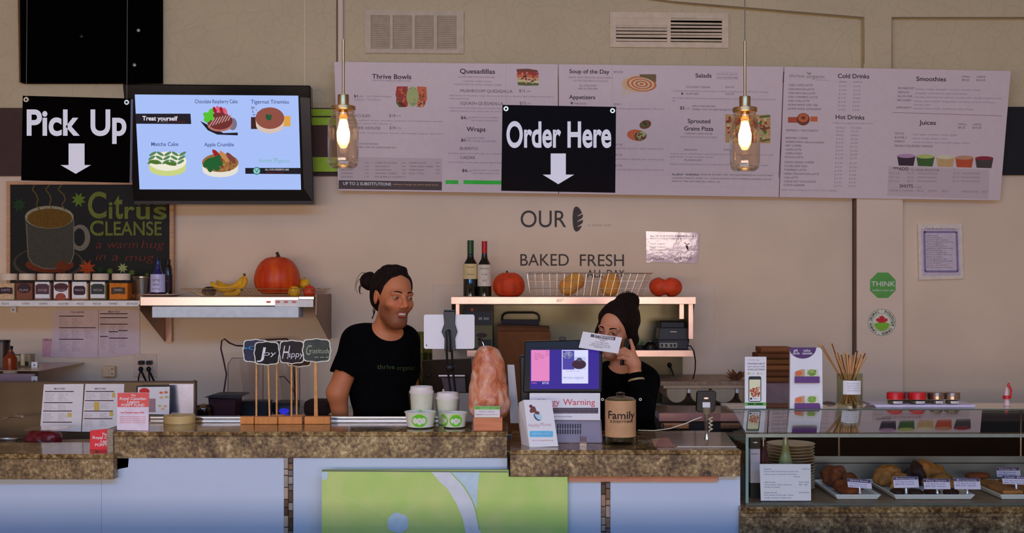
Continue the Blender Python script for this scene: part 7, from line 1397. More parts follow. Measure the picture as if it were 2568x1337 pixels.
def price_tag(x0, x1, y0, y1, D, sx, label, seed, sl=.03):
    t = T('price_tag', (XW(sx, D), D, zf), label, 'price tag', 'price tags on the trays'); pl = Pl([(x0, y0, D+.006), (x1, y0, D+.006), (x0, y1, D)])
    b = MB(tgw); pl.slab(b, [(x0, y0), (x1, y0+sl*(x1-x0)), (x1+3, y1+sl*(x1-x0)), (x0+3, y1)], .001, None); O('card', b, t)
    b = MB(tgp); pl.poly(b, [(x0+.5, y0+.5), (x1-.5, y0+sl*(x1-x0)), (x1, y0+8+sl*(x1-x0)), (x0+1, y0+8)], tgp, .0006); pl.text(b, ('Banana Bread', 'Blueberry Scone', 'Date Square', 'Brownie', 'Oat Bar', 'Nanaimo Bar')[seed], x0+8, x1-8, y0+6.5, 4, tgw, .005, .0012, sl)
    for i, s_ in enumerate(('V GF  dates, oats, coconut', '$4.25 each')): pl.text(b, s_, x0+6, x1-10, y0+14+i*6, 3.2, mat('list_ink', (0,)*3), .005, .0008, sl)
    O('print', b, t)
    b = MB(mat('clip_chrome', (190, 180, 190), 1.4, .2, .7)); ct_ = pl.pt(sx, y1, -.002); z_ = zf+.021 if D > 4.2 else zf
    b.tube([ct_, (ct_.x, ct_.y-.002, (ct_.z+zf+.022)/2), (ct_.x, ct_.y-.004, zf+.0215)], [.004, .0055, .006], 10); O('clip_stand', b, t, smooth=True)
price_tag(2124, 2184, 1200, 1222, 4.325, 2156, 'price tag on a chrome clip at the first tray', 0, .07); price_tag(2239, 2302, 1196, 1224, 4.325, 2272, 'price tag on a chrome clip, leftmost of three on the middle tray', 1, -.02)
price_tag(2315, 2381, 1201, 1227, 4.325, 2350, 'price tag on a chrome clip, centre of three on the middle tray', 2, 0); price_tag(2391, 2457, 1199, 1227, 4.325, 2425, 'price tag on a chrome clip, rightmost of three on the middle tray', 3, 0.01)
price_tag(2512, 2580, 1192, 1214, 4.40, 2548, 'price tag at the front of the right tray by the frame edge', 4, .03); price_tag(2498, 2557, 1172, 1196, 4.60, 2530, 'price tag at the back of the right tray', 5, 0)
gj = T('granola_jar', (.872, 4.62, zf), 'tall glass jar of golden granola seen through the left side of the case', 'jar'); x = .872
O('glass_body', MB(glassmat('clear_glass')).lathe([(.0006, zf), (.036, zf), (.036, 1.0), (.03, 1.02), (.03, 1.03)], (x, 4.62, 0), 28), gj, smooth=True)
O('granola', MB(mat('granola_fill', (150, 104, 60), 1.5, .8, noise=.3, scale=110, bump=.4)).lathe([(.0006, zf+.003), (.033, zf+.003), (.033, .985), (.0006, .99)], (x, 4.62, 0), 24), gj, smooth=True)
O('lid', MB(mat('jar_lid_green', (24, 84, 66), 1.4)).lathe([(.0006, 1.031), (.033, 1.031), (.033, 1.05), (.0006, 1.052)], (x, 4.62, 0), 24), gj, smooth=True)
# ---------------------------------------------------------------- things on the glass top
zT = zM+.0045
D = 4.53
ph = T('phone_leaflet_stand', P(1895, 1028, D), 'narrow white leaflet stand showing a phone app on the glass case', 'leaflet'); pp = Pl([(1868, 895, D+.02), (1922, 895, D+.02), (1868, 1028, D)])
lw = mat('leaflet_white', (206, 198, 206), 1.55, .45, noise=.01); b = MB(lw); pp.slab(b, [(1868, 895), (1922, 895), (1921, 1027.5), (1868, 1027.5)], .012, None); O('leaflet_block', b, ph)
b = MB(INKM); pp.text(b, 'healthy app', 1876, 1905, 904, 3, INKL, 0, .001)
for s_, y, m_ in (('Download today &', 914, INKM), ('earn points with', 921.5, INKL), ('every purchase', 928.5, INKM)): pp.text(b, s_, 1875, 1918, y, 5, m_, .008, .001)
pp.rect(b, 1875, 934, 1881, 939.5, LGR); pp.ell(b, 1901, 937, 3, 3, LGR); pp.text(b, 'order', 1884, 1893, 938, 2.6, INKL, 0, .001); pp.text(b, 'pick up', 1906, 1914, 938, 2.6, INKL, 0, .001)
pp.poly(b, rrect(1877, 944, 1909, 1008, 4), BLACK, .0008); pp.rect(b, 1879, 952, 1907, 996, mat('app_sky', (226, 206, 160), 1.5), .0014); pp.rect(b, 1879, 996, 1907, 1006, lw, .0014); pp.ell(b, 1883.5, 1000, 2.8, 2.8, BLACK, .002); pp.text(b, 'open', 1889, 1900, 1001, 3, GRN, .01, .002)
blobs(pp, b, 1879, 970, 1907, 996, [mat('app_r', (170, 70, 50), 1.5), mat('app_b', (110, 50, 30), 1.5), mat('app_p', (200, 130, 100), 1.5)], 40, 3.4, 41, .0018)
pp.rect(b, 1868.3, 1009.5, 1921.5, 1017.5, mat('leaflet_green', (88, 160, 60), 1.5), .0006); pp.rect(b, 1875, 1011, 1891.5, 1016, mat('badge_dkgreen', (20, 70, 30), 1.4), .0012); pp.rect(b, 1894, 1011, 1913, 1016, mat('badge_dkgreen', (0,)*3), .0012); O('print', b, ph)
gs = T('gift_card_stand', P(2020, 1028, D), 'taller white and purple gift card stand with two card pockets', 'leaflet'); gp_ = Pl([(1980, 872, D+.03), (2062, 872, D+.03), (1980, 1028, D)])
b = MB(lw); gp_.slab(b, [(1982, 872), (2056, 872), (2062, 878), (2063, 1027), (1981, 1027)], .015, None); O('stand_board', b, gs)
O('side_wing', MB(mat('wing_mauve', (150, 136, 150), 1.5)).add([gp_.pt(1982, 872, -.015), gp_.pt(1979, 950, -.02), gp_.pt(1977, 1020, -.06), gp_.pt(1981, 1027, -.015)], [(0, 1, 2, 3)]), gs)
prp = mat('stand_purple', (72, 32, 84), 1.6, .4, noise=.02); b = MB(prp); gp_.ell(b, 2013, 871.5, 34, 28, prp, .0008, 24, 0, 0, 180); gp_.text(b, 'gift', 1990, 2001, 882, 6, lw, .012, .0016); gp_.text(b, 'cards', 1988, 2005, 889, 6, lw, .012, .0016); gp_.text(b, 'cafes', 2014, 2032, 882, 6, lw, .012, .0016); gp_.text(b, 'nationwide', 2012, 2037, 889, 6, lw, .012, .0016)
O('purple_header', b, gs)
for y0, y1, dx in ((926, 961, 0), (993, 1030, 0)):
    b = MB(WHITEP); q = .012
    gp_.poly(b, [(1993, y0+18), (1995, y0+6), (2008, y0+1), (2018, y0), (2018, y0+18)], mat('food_tan', (170, 140, 100), 1.5), q*.5); gp_.poly(b, [(2024, y0), (2050, y0), (2052, y0+18), (2024, y0+18)], mat('food_pale', (190, 190, 160), 1.5), q*.5); gp_.ell(b, 2003, y0+10, 9, 6, ORG, q*.6); gp_.ell(b, 2036, y0+9, 11, 8, mat('food_green', (110, 150, 50), 1.5), q*.6); blobs(gp_, b, 2026, y0+2, 2048, y0+16, [GRN, LGR, mat('food_green', (0,)*3)], 14, 2.6, y0, q*.62); O('gift_cards', b, gs)
    b = MB(mat('pocket_purple', (84, 44, 100), 1.6, .3)); gp_.slab(b, [(1991, y0+18), (2053, y0+18), (2053 if y0 < 950 else 2056, y1-1 if y0 < 950 else 1026), (1991, y1-1 if y0 < 950 else 1026)], .003, None)
    for v in range(len(b.v)): b.v[v] = (b.v[v][0], b.v[v][1]-.014, b.v[v][2])
    O('card_pocket', b, gs)
D = 4.62; x = XW(2131, D); k = D/F; R = 32*k; z1_ = ZW(936, D)
sj = T('stick_jar', (x, D, zT), 'tall clear glass jar holding wooden stir sticks with a paper label', 'jar')
O('glass_body', MB(glassmat('jar_green2', (.86, .88, .78), .04, .05)).lathe([(.0006, zT), (R, zT), (R, z1_), (R-.003, z1_), (R-.003, zT+.006), (.0006, zT+.006)], (x, D, 0), 36), sj, smooth=True)
b = MB(lw); b.lathe([(R+.001, ZW(990, D-R)), (R+.001, ZW(955, D-R))], (x, D, 0), 30, a0=math.radians(225), a1=math.radians(308)); lb_ = O('label', b, sj, smooth=True)
b = MB(INKL)
for i, s_ in enumerate(('for your tea', 'honey stick', '50 cents', 'each please')): curl(b, s_, x, D, R+.0016, .45, ZW(963+i*6, D-R), .004)
O('lettering', b, lb_)
stm = [mat('stick_wood_%d' % i, c_, 1.6, .6) for i, c_ in enumerate(((170, 130, 80), (150, 104, 58), (184, 140, 96), (96, 62, 36)))]
tops = [(2053, 861), (2062, 866), (2082, 857), (2086, 862), (2096, 888), (2100, 884), (2106, 893), (2110, 890), (2117, 884), (2120, 888), (2124, 882), (2128, 890), (2134, 892), (2140, 890), (2146, 884), (2150, 880), (2156, 888), (2160, 890), (2166, 880), (2170, 886), (2174, 893), (2103, 900), (2131, 897), (2152, 897), (2163, 900)]
rd = random.Random(12)
for i, (px, py) in enumerate(tops):
    f_ = (px-2113)/60; bx_ = x-max(-1, min(1, f_+rd.uniform(-.35, .35)))*(R-.008); by = D+rd.uniform(-.6, .6)*(R-.01)
    rimx = x+(XW(px, D)-x)*.42; rimx = max(x-R+.006, min(x+R-.006, rimx)); 
    O('stir_stick', MB(stm[i % 4]).tube([(bx_, by, zT+.008), (rimx+(bx_-rimx)*.05, D+(by-D)*.3, z1_-.01), P(px, py, D+rd.uniform(-.015, .015))], .0027, 5), label='%s stir stick in the glass jar, %s' % (('tan wooden', 'mid brown wooden', 'pale wooden', 'dark brown')[i % 4], 'splayed far out to the left' if i < 2 else 'leaning left beside the splayed ones' if i < 4 else 'standing in the dense bunch'), cat='stick', group='%s stir sticks' % ('tan', 'mid brown', 'pale', 'dark brown')[i % 4] if i > 3 else None)
jt = T('sample_tray', P(2313, 1028, 4.6), 'long white flat tray on the glass case carrying small lidded jars', 'tray'); xa, xb = XW(2190, 4.56), XW(2448, 4.56)
O('tray_body', MB(mat('tray_white2', (184, 176, 200), 1.6, .35)).prism([(xa+.012, 4.56, zT), (xb-.006, 4.56, zT), (xb, 4.558, zT+.012), (xa, 4.558, zT+.012)], (0, .13, 0)), jt, bevel=.002); O('tray_lip', MB(mat('tray_lip', (130, 122, 136), 1.6)).box(xa-.014, xa-.0005, 4.56, 4.69, zT+.010, zT+.014), jt)
zj2 = zT+.0125
def tiny(px, D, lidc, lab, label, hw=21):
    k = D/F; x = XW(px, D); R = hw*k; t = T('small_spice_jar', (x, D, zj2), label, 'jar', 'small lidded jars on the sample tray'); zl = ZW(1001, D)
    O('glass_body', MB(glassmat('clear_glass')).lathe([(.0006, zj2), (R*.95, zj2), (R*.95, zl), (.0006, zl)], (x, D, 0), 24), t, smooth=True); O('contents', MB(mat('jar_fill_green', (70, 66, 44), 1.5)).lathe([(.0006, zj2+.002), (R*.85, zj2+.002), (R*.85, zl-.006), (.0006, zl-.006)], (x, D, 0), 18), t)
    O('lid', MB(lidc).lathe([(.0006, zl), (R, zl), (R, zl+.022), (R*.93, zl+.0265), (.0006, zl+.0265)], (x, D, 0), 28), t, smooth=True)
    if lab: b = MB(lw); b.lathe([(R*.95+.0006, zj2+.003), (R*.95+.0006, zl-.006)], (x, D, 0), 16, a0=math.radians(240), a1=math.radians(310)); lo = O('label', b, t, smooth=True); b = MB(INKM); curl(b, lab, x, D, R*.95+.001, .45, zj2+.006, .004); O('lettering', b, lo)
rl2 = mat('lid_red', (172, 22, 26), 1.6, .35); sl2 = mat('lid_steel', (130, 112, 98), 1.5, .25, .85)
tiny(2245, 4.59, rl2, 'chili', 'small jar with a red lid, left one in the front row'); tiny(2301, 4.59, rl2, 'paprika', 'small jar with a red lid, right one in the front row'); tiny(2350, 4.59, sl2, 'pepper', 'small jar with a steel lid, left one in the front row', 17); tiny(2388, 4.59, sl2, 'sea salt', 'small jar with a steel lid at the right end', 19)
rl3 = mat('lid_dark_red', (96, 18, 20), 1.5, .4); tiny(2274, 4.655, rl3, None, 'small jar with a dark red lid peeking from the back row', 20); tiny(2322, 4.655, mat('lid_olive', (70, 50, 34), 1.5, .3, .6), None, 'small jar with a brown lid in the back row', 18)
fg = T('red_pump_bottle', P(2525, 1018, 4.63), 'small white bottle with a bright red trigger top at the right', 'bottle'); D = 4.63; x = XW(2525, D)
O('body', MB(mat('bottle_white_red', (190, 160, 160), 1.6, .4)).lathe([(.0006, zT), (.012, zT), (.012, zT+.006), (.007, zT+.03), (.0006, zT+.032)], (x, D, 0), 18), fg, smooth=True)
O('red_collar', MB(rl2).lathe([(.0006, ZW(1000, D)), (.016, ZW(1000, D)), (.014, ZW(992, D)), (.0006, ZW(991, D))], (x, D, 0), 18), fg, smooth=True)
O('neck', MB(mat('bottle_white_red', (0,)*3)).tube([P(2524, 992, D), P(2525, 972, D)], [.009, .004], 10), fg); O('red_trigger', MB(rl2).tube([P(2534, 996, D), P(2536, 978, D), P(2529, 966, D), P(2530, 960, D)], [.004, .004, .006, .003], 8), fg, smooth=True)
O('pastry_paper', MB(mat('napkin_brown', (80, 56, 46), 1.5)).prism([(XW(2065, 4.7), 4.70, zT), (XW(2098, 4.7), 4.70, zT), (XW(2092, 4.7), 4.70, zT+.006), (XW(2078, 4.7), 4.7, zT+.008)], (0, .04, 0)), label='small flat brown scrap lying between the gift card stand and stick jar', cat='scrap')
# ================================================================ people
def headframe(px, py, D, yaw, roll=0, pitch=0, sc_=1):
    return Matrix.Translation(P(px, py, D)) @ Matrix.Rotation(math.radians(yaw), 4, 'Z') @ Matrix.Rotation(math.radians(roll), 4, 'Y') @ Matrix.Rotation(math.radians(pitch), 4, 'X') @ Matrix.Scale(sc_, 4)
def head(s, M, man):
    s.Mf = M
    s.add(s.ell((0, .018, .035), (.073, .094, .080)), .02)
    s.add(s.ell((0, -.028, -.030), (.052 if man else .053, .061, .086)), .03)
    s.add(s.ell((0, -.055, -.098), (.030 if man else .022, .028, .022)), .03)
    if man: s.add(s.cap((-.036, -.01, -.070), (-.014, -.055, -.10), .012, .014), .03); s.add(s.cap((.036, -.01, -.070), (.014, -.055, -.10), .012, .014), .03)
    for e in (-1, 1):
        s.add(s.ell((e*.038, -.062, -.026), (.019, .018, .018)), .03)
        s.sub(s.ell((e*.031, -.100, .002), (.017, .013, .011)), .012)
        s.add(s.cap((e*.014, -.088, .019), (e*.044, -.076, .019), .0065, .005), .022)
        s.add(s.ell((e*.0125, -.099, -.034), (.008, .009, .007)), .006)
        s.add(s.ell((e*.071, .012, -.004), (.009, .019, .031), Matrix.Rotation(e*.35, 3, 'Z')), .005)
        s.sub(s.ell((e*.082, .004, .002), (.006, .010, .015)), .006)
    s.add(s.cap((0, -.086, .014), (0, -.112, -.027), .0075, .0105), .012)
    s.sub(s.ell((0, -.101, -.064), (.024 if man else .019, .012, .0055 if man else .003)), .004)
    s.add(s.cap((-.018, -.087, -.0575), (.018, -.087, -.0575), .0045, .0045), .006); s.add(s.cap((-.013, -.090, -.071), (.013, -.090, -.071), .0055, .0055), .006)
    s.Mf = None
def local(M, p): 
    Mi = np.array(M.inverted()); return p @ Mi[:3, :3].T+Mi[:3, 3]
def bvh_of(o):
    from mathutils.bvhtree import BVHTree
    return BVHTree.FromPolygons([v.co for v in o.data.vertices], [tuple(p.vertices) for p in o.data.polygons])
def eyes(M, par, gaze=(0, -1, 0), body=None, lidm=None, wide=True):
    for e in (-1, 1):
        g = Vector(gaze).normalized(); Q = (M.to_3x3() @ Vector((0, 0, 1)).rotation_difference(g).to_matrix())
        b = MB(mat('eye_white_shaded', (170, 145, 130), 1, .2)); R = .0112; pr_ = [(R*math.sin(math.pi*i/14)+1e-5, -R*math.cos(math.pi*i/14)) for i in range(15)]  # shadow over the eyes put into the dulled colour of the whites
        ml = [b.m]*10+[mat('iris_brown', (40, 20, 12), 1.3, .15)]*4
        b.lathe(pr_, M @ Vector((e*.031, -.0805, .0015)), 16, None, Q, mlist=ml); O('eye', b, par, smooth=True)
        for up, ha in ((1, 60 if wide else 64), (-1, 56)):
            ax_ = M.to_3x3() @ Vector((0, -.35, .94*up)); Q2 = Vector((0, 0, 1)).rotation_difference(ax_).to_matrix(); R2 = .0123
            O('eyelid', MB(lidm).lathe([(R2*math.sin(math.radians(ha*i/8))+1e-5, R2*math.cos(math.radians(ha*i/8))) for i in range(9)], M @ Vector((e*.031, -.0795, .0015)), 20, None, Q2), par, smooth=True)
        bh = bvh_of(body); Mi = M.inverted(); pts = []
        for t in range(6):
            xx = e*(.012+.0065*t); zz = .0165+.0065*math.sin(math.pi*(t+.6)/6.4)+(.002 if not wide else 0); o_ = M @ Vector((xx, -.25, zz)); d_ = (M.to_3x3() @ Vector((0, 1, 0))).normalized(); h_ = bh.ray_cast(o_, d_)
            pts.append((h_[0] if h_[0] else M @ Vector((xx, -.085, zz)))-d_*.0004)
        O('eyebrow', MB(hairm).tube(pts, [.0022, .0030, .0030, .0026, .0019, .0008], 6), par, smooth=True)
SK = tintmat('skin', .5, .35, .12, 260, sss=.08)
def skin_col(base, M, beard, lipc):
    def f(p):
        q = local(M, p); n = len(p); c = np.tile(np.array(lin(base))*1.0, (n, 1)); rs_ = np.random.RandomState(1)
        x, y, z = q[:, 0], q[:, 1], q[:, 2]; face = (y < .03) & (z < .12) & (z > -.14) & (abs(x) < .09)
        blush = np.exp(-(((abs(x)-.038)/.02)**2+((z+.03)/.018)**2))*face; c = c*(1+blush[:, None]*np.array((.10, -.10, -.10)))
        noseb = np.exp(-((x/.016)**2+((z+.03)/.016)**2))*(y < -.09); c = c*(1+noseb[:, None]*np.array((.08, -.08, -.06)))
        if beard:
            jaw = (y < .015) & (z > -.16); a = np.clip((-.036-z+.35*np.clip(abs(x)-.03, 0, .05))/.016, 0, 1)*jaw*np.clip((.015-y)/.02, 0, 1)*np.clip((z+.15)/.02, 0, 1)
            cheek = np.clip((.052-abs(x))/.012, 0, 1)*np.clip((z+.064)/.01, 0, 1)*np.clip((-.052-z+.02)/.01, 0, 1); a = a*(1-.55*np.exp(-(((abs(x)-.034)/.012)**2+((z+.052)/.014)**2)))
            a = np.clip(a*(.55+.3*rs_.rand(n)), 0, .7)[:, None]; c = c*(1-a)+np.array(lin(beard))*a
        lp_ = (((x/.021)**2+((z+.0645)/.0105)**2) < 1) & (y < -.078); c[lp_] = np.array(lin(lipc))
        eb = (abs(z-9.0215-.05*np.clip(.03-abs(x), -.01, .02)) < .0034) & (abs(x) > .013) & (abs(x) < .050) & (y < -.05); c[eb] = c[eb]*.36
        es = np.exp(-(((abs(x)-.031)/.015)**2+((z-.001)/.011)**2))*(y < -.05); c = c*(1-.38*es[:, None])
        return c
    return f
shirt = mat('black_tshirt', (9, 8, 10), .8, .95, spec=.08, noise=.2, scale=40); trou = mat('dark_trousers', (22, 22, 28), 1.4, .85, noise=.1); shoe = mat('shoe_dark', (24, 20, 20), 1.4, .6)
hairm = mat('dark_brown_hair', (24, 11, 7), 1.3, .75, spec=.2, noise=.5, scale=26, bump=.8, stretch=(6, 6, 1.2))
def hand(s, w, dirn, side, up, r=1.0, pts=None):
    """palm and five bent fingers from wrist w, pointing along dirn; side = thumb side"""
    w, d, t, u = Vector(w), Vector(dirn).normalized(), Vector(side).normalized(), Vector(up).normalized()
    s.add(s.cap(w, w+d*.03, .024, .026), .01)
    for k, (o, L) in enumerate(((.028, .068), (.010, .077), (-.009, .072), (-.026, .056))):
        b0 = w+d*.03+t*o*.6; kn = w+d*.085+t*o; s.add(s.cap(b0, kn, .015, .0105), .012)
        p1 = kn+d*L*.45-u*L*.12; p2 = p1+d*L*.28-u*L*.28; p3 = p2+d*L*.12-u*L*.26
        s.add(s.cap(kn, p1, .0095, .0086), .003); s.add(s.cap(p1, p2, .0086, .0078), .003); s.add(s.cap(p2, p3, .0078, .0066), .003)
    a = w+d*.018+t*.022; b_ = a+t*.028+d*.028-u*.012; c_ = b_+d*.032-u*.006; s.add(s.cap(a, b_, .014, .0115), .01); s.add(s.cap(b_, c_, .0108, .0085), .004)
def legs(r, cx, cy, hipz, m, sh, wdt=.10):
    s = SDF((cx-.26, cy-.24, 0), (cx+.26, cy+.24, hipz+.16), .012)
    s.add(s.ell((cx, cy, hipz+.01), (.155, .115, .12)), .03)
    for e in (-1, 1): s.chain([(cx+e*wdt*.8, cy, hipz-.04), (cx+e*wdt, cy-.01, hipz*.52), (cx+e*wdt*1.1, cy+.015, .09)], [.092, .062, .046], .03)
    s.mesh('trousers', m, r)
    for e in (-1, 1):
        s = SDF((cx+e*wdt*1.1-.07, cy-.22, -.005), (cx+e*wdt*1.1+.07, cy+.10, .14), .008); s.chain([(cx+e*wdt*1.1, cy+.03, .045), (cx+e*wdt*1.15, cy-.13, .035)], [.043, .036], .01); s.add(s.cap((cx+e*wdt*1.1, cy+.02, .05), (cx+e*wdt*1.1, cy+.02, .10), .04, .045), .02); s.cut((0, 0, .002), (0, 0, -1)); s.mesh('shoe', sh, r)
# ---- man
D = 4.86
def man():
    r = T('person', (XW(960, D), D, 0), 'smiling man with dark hair in a bun and black T-shirt, leaning at the raised bar', 'person')
    M = headframe(986, 744, 4.80, 33, 3, 4, 1.0)
    q = lambda x, y, d: P(x, y, d)
    sh_l, sh_r = q(897, 858, 4.83), q(1012, 856, 4.90); el_l, wr_l = q(846, 985, 4.78), q(858, 1075, 4.83)
    ch, wa, hip = q(958, 905, 4.88), q(958, 985, 4.90), q(962, 1090, 4.93)
    el_r, wr_r = q(1028, 985, 5.02), q(1030, 1085, 4.92)
    def torso(s, g):
        s.add(s.cap(sh_l, sh_r, .056+g, .052+g), .04); s.add(s.ell(ch, (.132+g, .102+g, .13), Matrix.Rotation(.35, 3, 'Z')), .05)
        s.add(s.ell(wa, (.128+g, .098+g, .16), Matrix.Rotation(.3, 3, 'Z')), .05); s.add(s.ell(hip, (.138+g, .105+g, .14)), .05)
    s = SDF((XW(805, 4.9), 4.63, .92), (XW(1095, 4.9), 5.12, 1.73), .0029)
    head(s, M, True)
    nb = M @ Vector((0, .02, -.06)); s.chain([nb, q(962, 846, 4.86)], [.045, .052], .03); s.add(s.cap(q(925, 850, 4.86), q(995, 852, 4.88), .042, .042), .05)
    torso(s, -.012)
    s.chain([sh_l, el_l, wr_l], [.048, .041, .028], .02); s.chain([sh_r, el_r, wr_r], [.048, .040, .028], .02)
    hand(s, wr_l, (.25, -.25, -.9), (.3, -1, 0), (-1, 0, 0)); hand(s, wr_r, (-.1, -.3, -.9), (-.3, -1, 0), (1, 0, 0))
    bd = s.mesh('body', SK, r, color=skin_col((206, 128, 84), M, (92, 48, 28), (170, 84, 66)))
    eyes(M, r, (.35, -1, -.02), bd, mat('lid_skin_tan', (184, 110, 72), 1, .5), False)
    tb_ = MB(mat('teeth', (236, 216, 200), 1.3, .3)); tb_.sphere(M @ Vector((0, -.088, -.0635)), (.0175, .009, .0042), 8, None, M); O('teeth', tb_, r, smooth=True)
    s = SDF((XW(815, 4.9), 4.64, .92), (XW(1090, 4.9), 5.12, ZW(800, 4.8)), .0046)
    hem = sh_l.lerp(el_l, .56); ax = (hem-sh_l).normalized(); s.chain([sh_l, hem+ax*.03], [.060, .060], .03); s.chain([sh_r, sh_r.lerp(el_r, .55)], [.058, .056], .03)
    s.sub(s.cap(hem+ax*.070, hem+ax*.13, .075, .09), .003); torso(s, .004)
    s.add(s.cap(q(920, 846, 4.86), q(1000, 848, 4.885), .046, .046), .04)
    s.sub(s.ell(q(974, 826, 4.82), (.066, .075, .046), Matrix.Rotation(.25, 3, 'Y')), .008)
    s.noise(.0016, 34, 4); s.mesh('tshirt', shirt, r)
    # shirt print follows the chest
    from mathutils.bvhtree import BVHTree
    ts = [c_ for c_ in r.children if c_.name.startswith('tshirt')][0]; bv = BVHTree.FromPolygons([v.co for v in ts.data.vertices], [tuple(p.vertices) for p in ts.data.polygons])
    gl = mat('print_olive', (40, 58, 26), 1.5, .8, noise=0); b = MB(gl)
    for s_, x0, x1, y, cp_ in (('thrive', 946, 990, 926, 12), ('organic', 995, 1040, 928, 11)):
        v, f_ = textgeo(s_, .006); a0 = min(k_[0] for k_ in v); a1 = max(k_[0] for k_ in v); vs = []
        for X, Y in v:
            px, py = x0+(X-a0)/(a1-a0)*(x1-x0), y-Y*cp_/.682; o = Vector((0, 0, ZC)); dr_ = (P(px, py, 5)-o).normalized(); h_ = bv.ray_cast(o, dr_); vs.append((h_[0]-dr_*.0025) if h_[0] else P(px, py, 4.77))
        b.add(vs, f_)
    O('shirt_lettering', b, r)
    # hair swept back with a bun
    s = SDF(np.array(M.translation)-.26, np.array(M.translation)+.24, .0036); s.Mf = M
    s.add(s.ell((0, .024, .040), (.081, .100, .084)), .01); s.add(s.ell((0, .055, -.005), (.070, .066, .07)), .02)
    s.sub(s.ell((0, -.075, .005), (.080, .085, .086)), .006); s.sub(s.ell((0, -.02, -.10), (.10, .075, .085)), .01)
    for e in (-1, 1): s.sub(s.ell((e*.082, .008, -.012), (.024, .024, .036)), .006)
    s.add(s.ell((-.036, .156, .050), (.036, .034, .038)), .004); s.add(s.cap((0, .09, .05), (-.022, .130, .052), .022, .018), .008); s.add(s.ell((-.03, -.002, .112), (.03, .03, .012)), .02); s.add(s.ell((.01, -.01, .113), (.03, .028, .012)), .02)
    s.noise(.0016, 120, 6); s.Mf = None; ho = s.mesh('hair', hairm, r)
    rd = random.Random(5); b = MB(hairm)
    for i in range(12):
        a = rd.uniform(0, 6.28); c0 = Vector((-.036+.030*math.cos(a), .156+.02*rd.random(), .050+.03*math.sin(a))); e_ = rd.uniform(.012, .028)
        pts = [M @ (c0+Vector((math.cos(a+t*1.6)*e_*t*.9-.008*t, .016*t+.01, math.sin(a+t*1.8)*e_*t-.02*t*t))) for t in (0, .2, .4, .6, .8, 1, 1.15, 1.3, 1.45)]
        b.tube(pts, [.0014, .0013, .0012, .0011, .001, .0009, .0008, .0006, .0005], 5)
    for (y, z) in ((.03, -.045), (.036, -.055), (.04, -.062)):
        b.tube([M @ Vector((-.064, y+.007*math.cos(k_*.8), z-.004*k_+.007*math.sin(k_*.8))) for k_ in range(11)], .0016, 5)
    O('loose_strands', b, ho)
    legs(r, XW(962, 4.95), 4.95, .90, trou, shoe)
    return r
man()
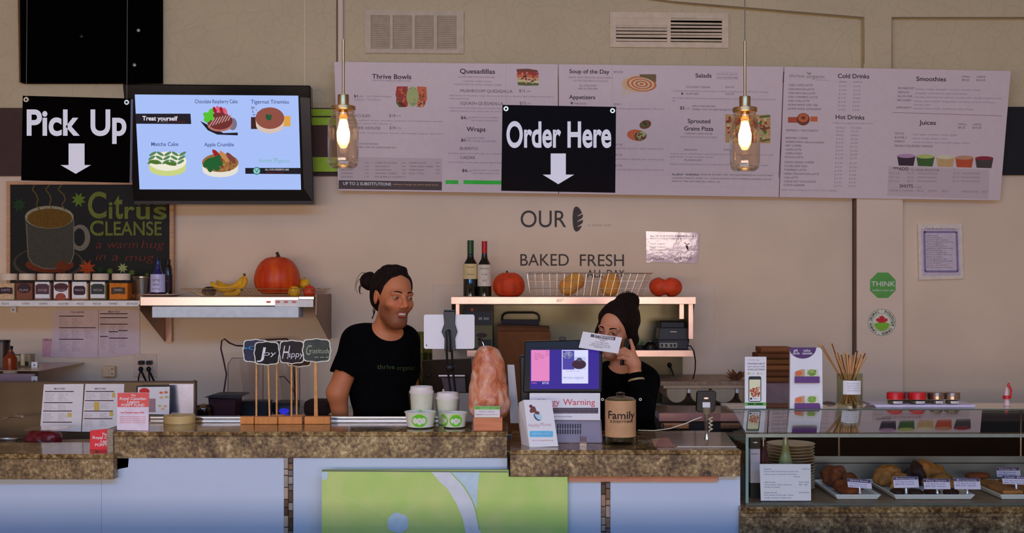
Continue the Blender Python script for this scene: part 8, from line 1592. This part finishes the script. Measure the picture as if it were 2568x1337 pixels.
def woman():
    D = 5.02; r = T('person', (XW(1580, D), D, 0), 'young woman with dark top bun holding a phone to her ear behind the till', 'person')
    M = headframe(1546, 827, 4.99, -30, 7, 7, .97)
    q = lambda x, y, d: P(x, y, d)
    sh_r, sh_l = q(1618, 952, 5.03), q(1520, 946, 4.99); el, wr = q(1610, 1035, 4.80), q(1593, 938, 4.845)
    ch, wa, hip = q(1575, 985, 5.04), q(1578, 1050, 5.05), q(1582, 1130, 5.07); el_l, wr_l = q(1492, 1040, 4.95), q(1500, 1090, 4.97)
    def torso(s, g):
        s.add(s.cap(sh_l, sh_r, .046+g, .050+g), .04); s.add(s.ell(ch, (.115+g, .092+g, .12)), .05); s.add(s.ell(wa, (.104+g, .085+g, .13)), .05); s.add(s.ell(hip, (.135+g, .105+g, .13)), .05)
    s = SDF((XW(1455, 5), 4.70, .88), (XW(1700, 5), 5.2, 1.62), .0029)
    head(s, M, False); nb = M @ Vector((0, .02, -.06)); s.chain([nb, q(1562, 925, 5.03)], [.045, .050], .03); torso(s, -.010)
    s.chain([sh_r, el, wr], [.042, .036, .0245], .02); s.chain([sh_l, el_l, wr_l], [.042, .036, .026], .02); hand(s, wr_l, (.1, -.2, -.95), (0, -1, 0), (-1, 0, 0))
    # hand at the ear: back of hand, index pointing up, three fingers closed on the phone, thumb behind it
    s.add(s.cap(wr, q(1591, 915, 4.845), .0235, .026), .012); s.add(s.cap(q(1590, 912, 4.845), q(1583, 892, 4.845), .026, .023), .012); s.add(s.cap(q(1577, 905, 4.845), q(1573, 893, 4.845), .020, .018), .012)
    for ch_, ra in (([(1590, 890, 4.843), (1587, 872, 4.842), (1581, 853, 4.846)], (.0100, .0088, .0068)), ([(1579, 884, 4.835), (1566, 876, 4.828), (1553, 880, 4.834)], (.0100, .0090, .0078)), ([(1575, 892, 4.830), (1561, 886, 4.824), (1549, 889, 4.832)], (.0098, .0088, .0076)), ([(1573, 901, 4.832), (1561, 897, 4.826), (1551, 899, 4.833)], (.0090, .0080, .0070))):
        s.chain([q(*a) for a in ch_], ra, .002)
    s.chain([q(1584, 914, 4.862), (q(1568, 908, 4.878)), q(1560, 896, 4.884)], (.0135, .011, .0085), .006)
    bd = s.mesh('body', SK, r, color=skin_col((222, 150, 110), M, None, (170, 90, 80)))
    eyes(M, r, (-.35, -1, -.25), bd, mat('lid_skin_rose', (196, 128, 94), 1, .5))
    bl = mat('black_long_sleeve', (9, 8, 10), .8, .95, spec=.08, noise=.2, scale=40)
    s = SDF((XW(1440, 5), 4.62, .88), (XW(1715, 5), 5.24, ZW(895, 5)), .0055); torso(s, .004); s.chain([sh_r, el, el.lerp(wr, .93)], [.054, .046, .031], .02); s.chain([sh_l, el_l, wr_l.lerp(el_l, .2)], [.05, .044, .032], .02)
    s.add(s.cap(q(1535, 932, 5.0), q(1592, 932, 5.04), .044, .044), .04); s.sub(s.ell(q(1558, 915, 4.98), (.058, .07, .040)), .008); s.noise(.0016, 34, 8); s.mesh('long_sleeve_top', bl, r)
    O('wrist_band', MB(mat('band_gold', (150, 130, 90), 1.6, .4)).tube([wr.lerp(el, .14), wr.lerp(el, .19)], .0335, 20), r, smooth=True)
    s = SDF(np.array(M.translation)-.24, np.array(M.translation)+.24, .0036); s.Mf = M
    s.add(s.ell((0, .024, .040), (.086, .104, .090)), .01); s.add(s.ell((.0, .050, -.04), (.076, .070, .085)), .02)
    s.sub(s.ell((0, -.090, -.015), (.076, .082, .100)), .006); s.sub(s.ell((0, -.06, -.12), (.09, .09, .07)), .01)
    s.add(s.ell((.006, .085, .108), (.052, .048, .046)), .012); s.add(s.cap((.072, .0, .03), (.074, .012, -.10), .016, .013), .01); s.add(s.cap((-.072, .0, .02), (-.078, -.03, -.035), .014, .012), .01)
    s.noise(.0032, 80, 16); s.Mf = None; ho = s.mesh('hair', hairm, r); rd = random.Random(8); b = MB(hairm)
    for i in range(22):
        a = rd.uniform(0, 6.28); c0 = Vector((.006+.044*math.cos(a), .085, .108+.036*math.sin(a))); e_ = rd.uniform(.008, .022)
        b.tube([M @ (c0+Vector((math.cos(a+t)*e_*t, .004*t, math.sin(a+t)*e_*t))) for t in (0, .5, 1, 1.5)], [.0012, .001, .0008, .0005], 4)
    O('loose_strands', b, ho)
    legs(r, XW(1582, 5.07), 5.08, .88, trou, shoe, .09)
    pc = P(1568, 880, 4.870); R_ = Matrix.Translation(pc) @ Matrix.Rotation(math.radians(12), 4, 'Y') @ Matrix.Rotation(math.radians(-18), 4, 'Z')
    O('mobile_phone', MB(BLACK).box(-.005, .005, -.030, .030, -.060, .050, None, R_), label='black mobile phone held to the woman\'s ear', cat='phone', bevel=.004)
woman()
# drop the helper used for outlining text
bpy.data.objects.remove(_fo)
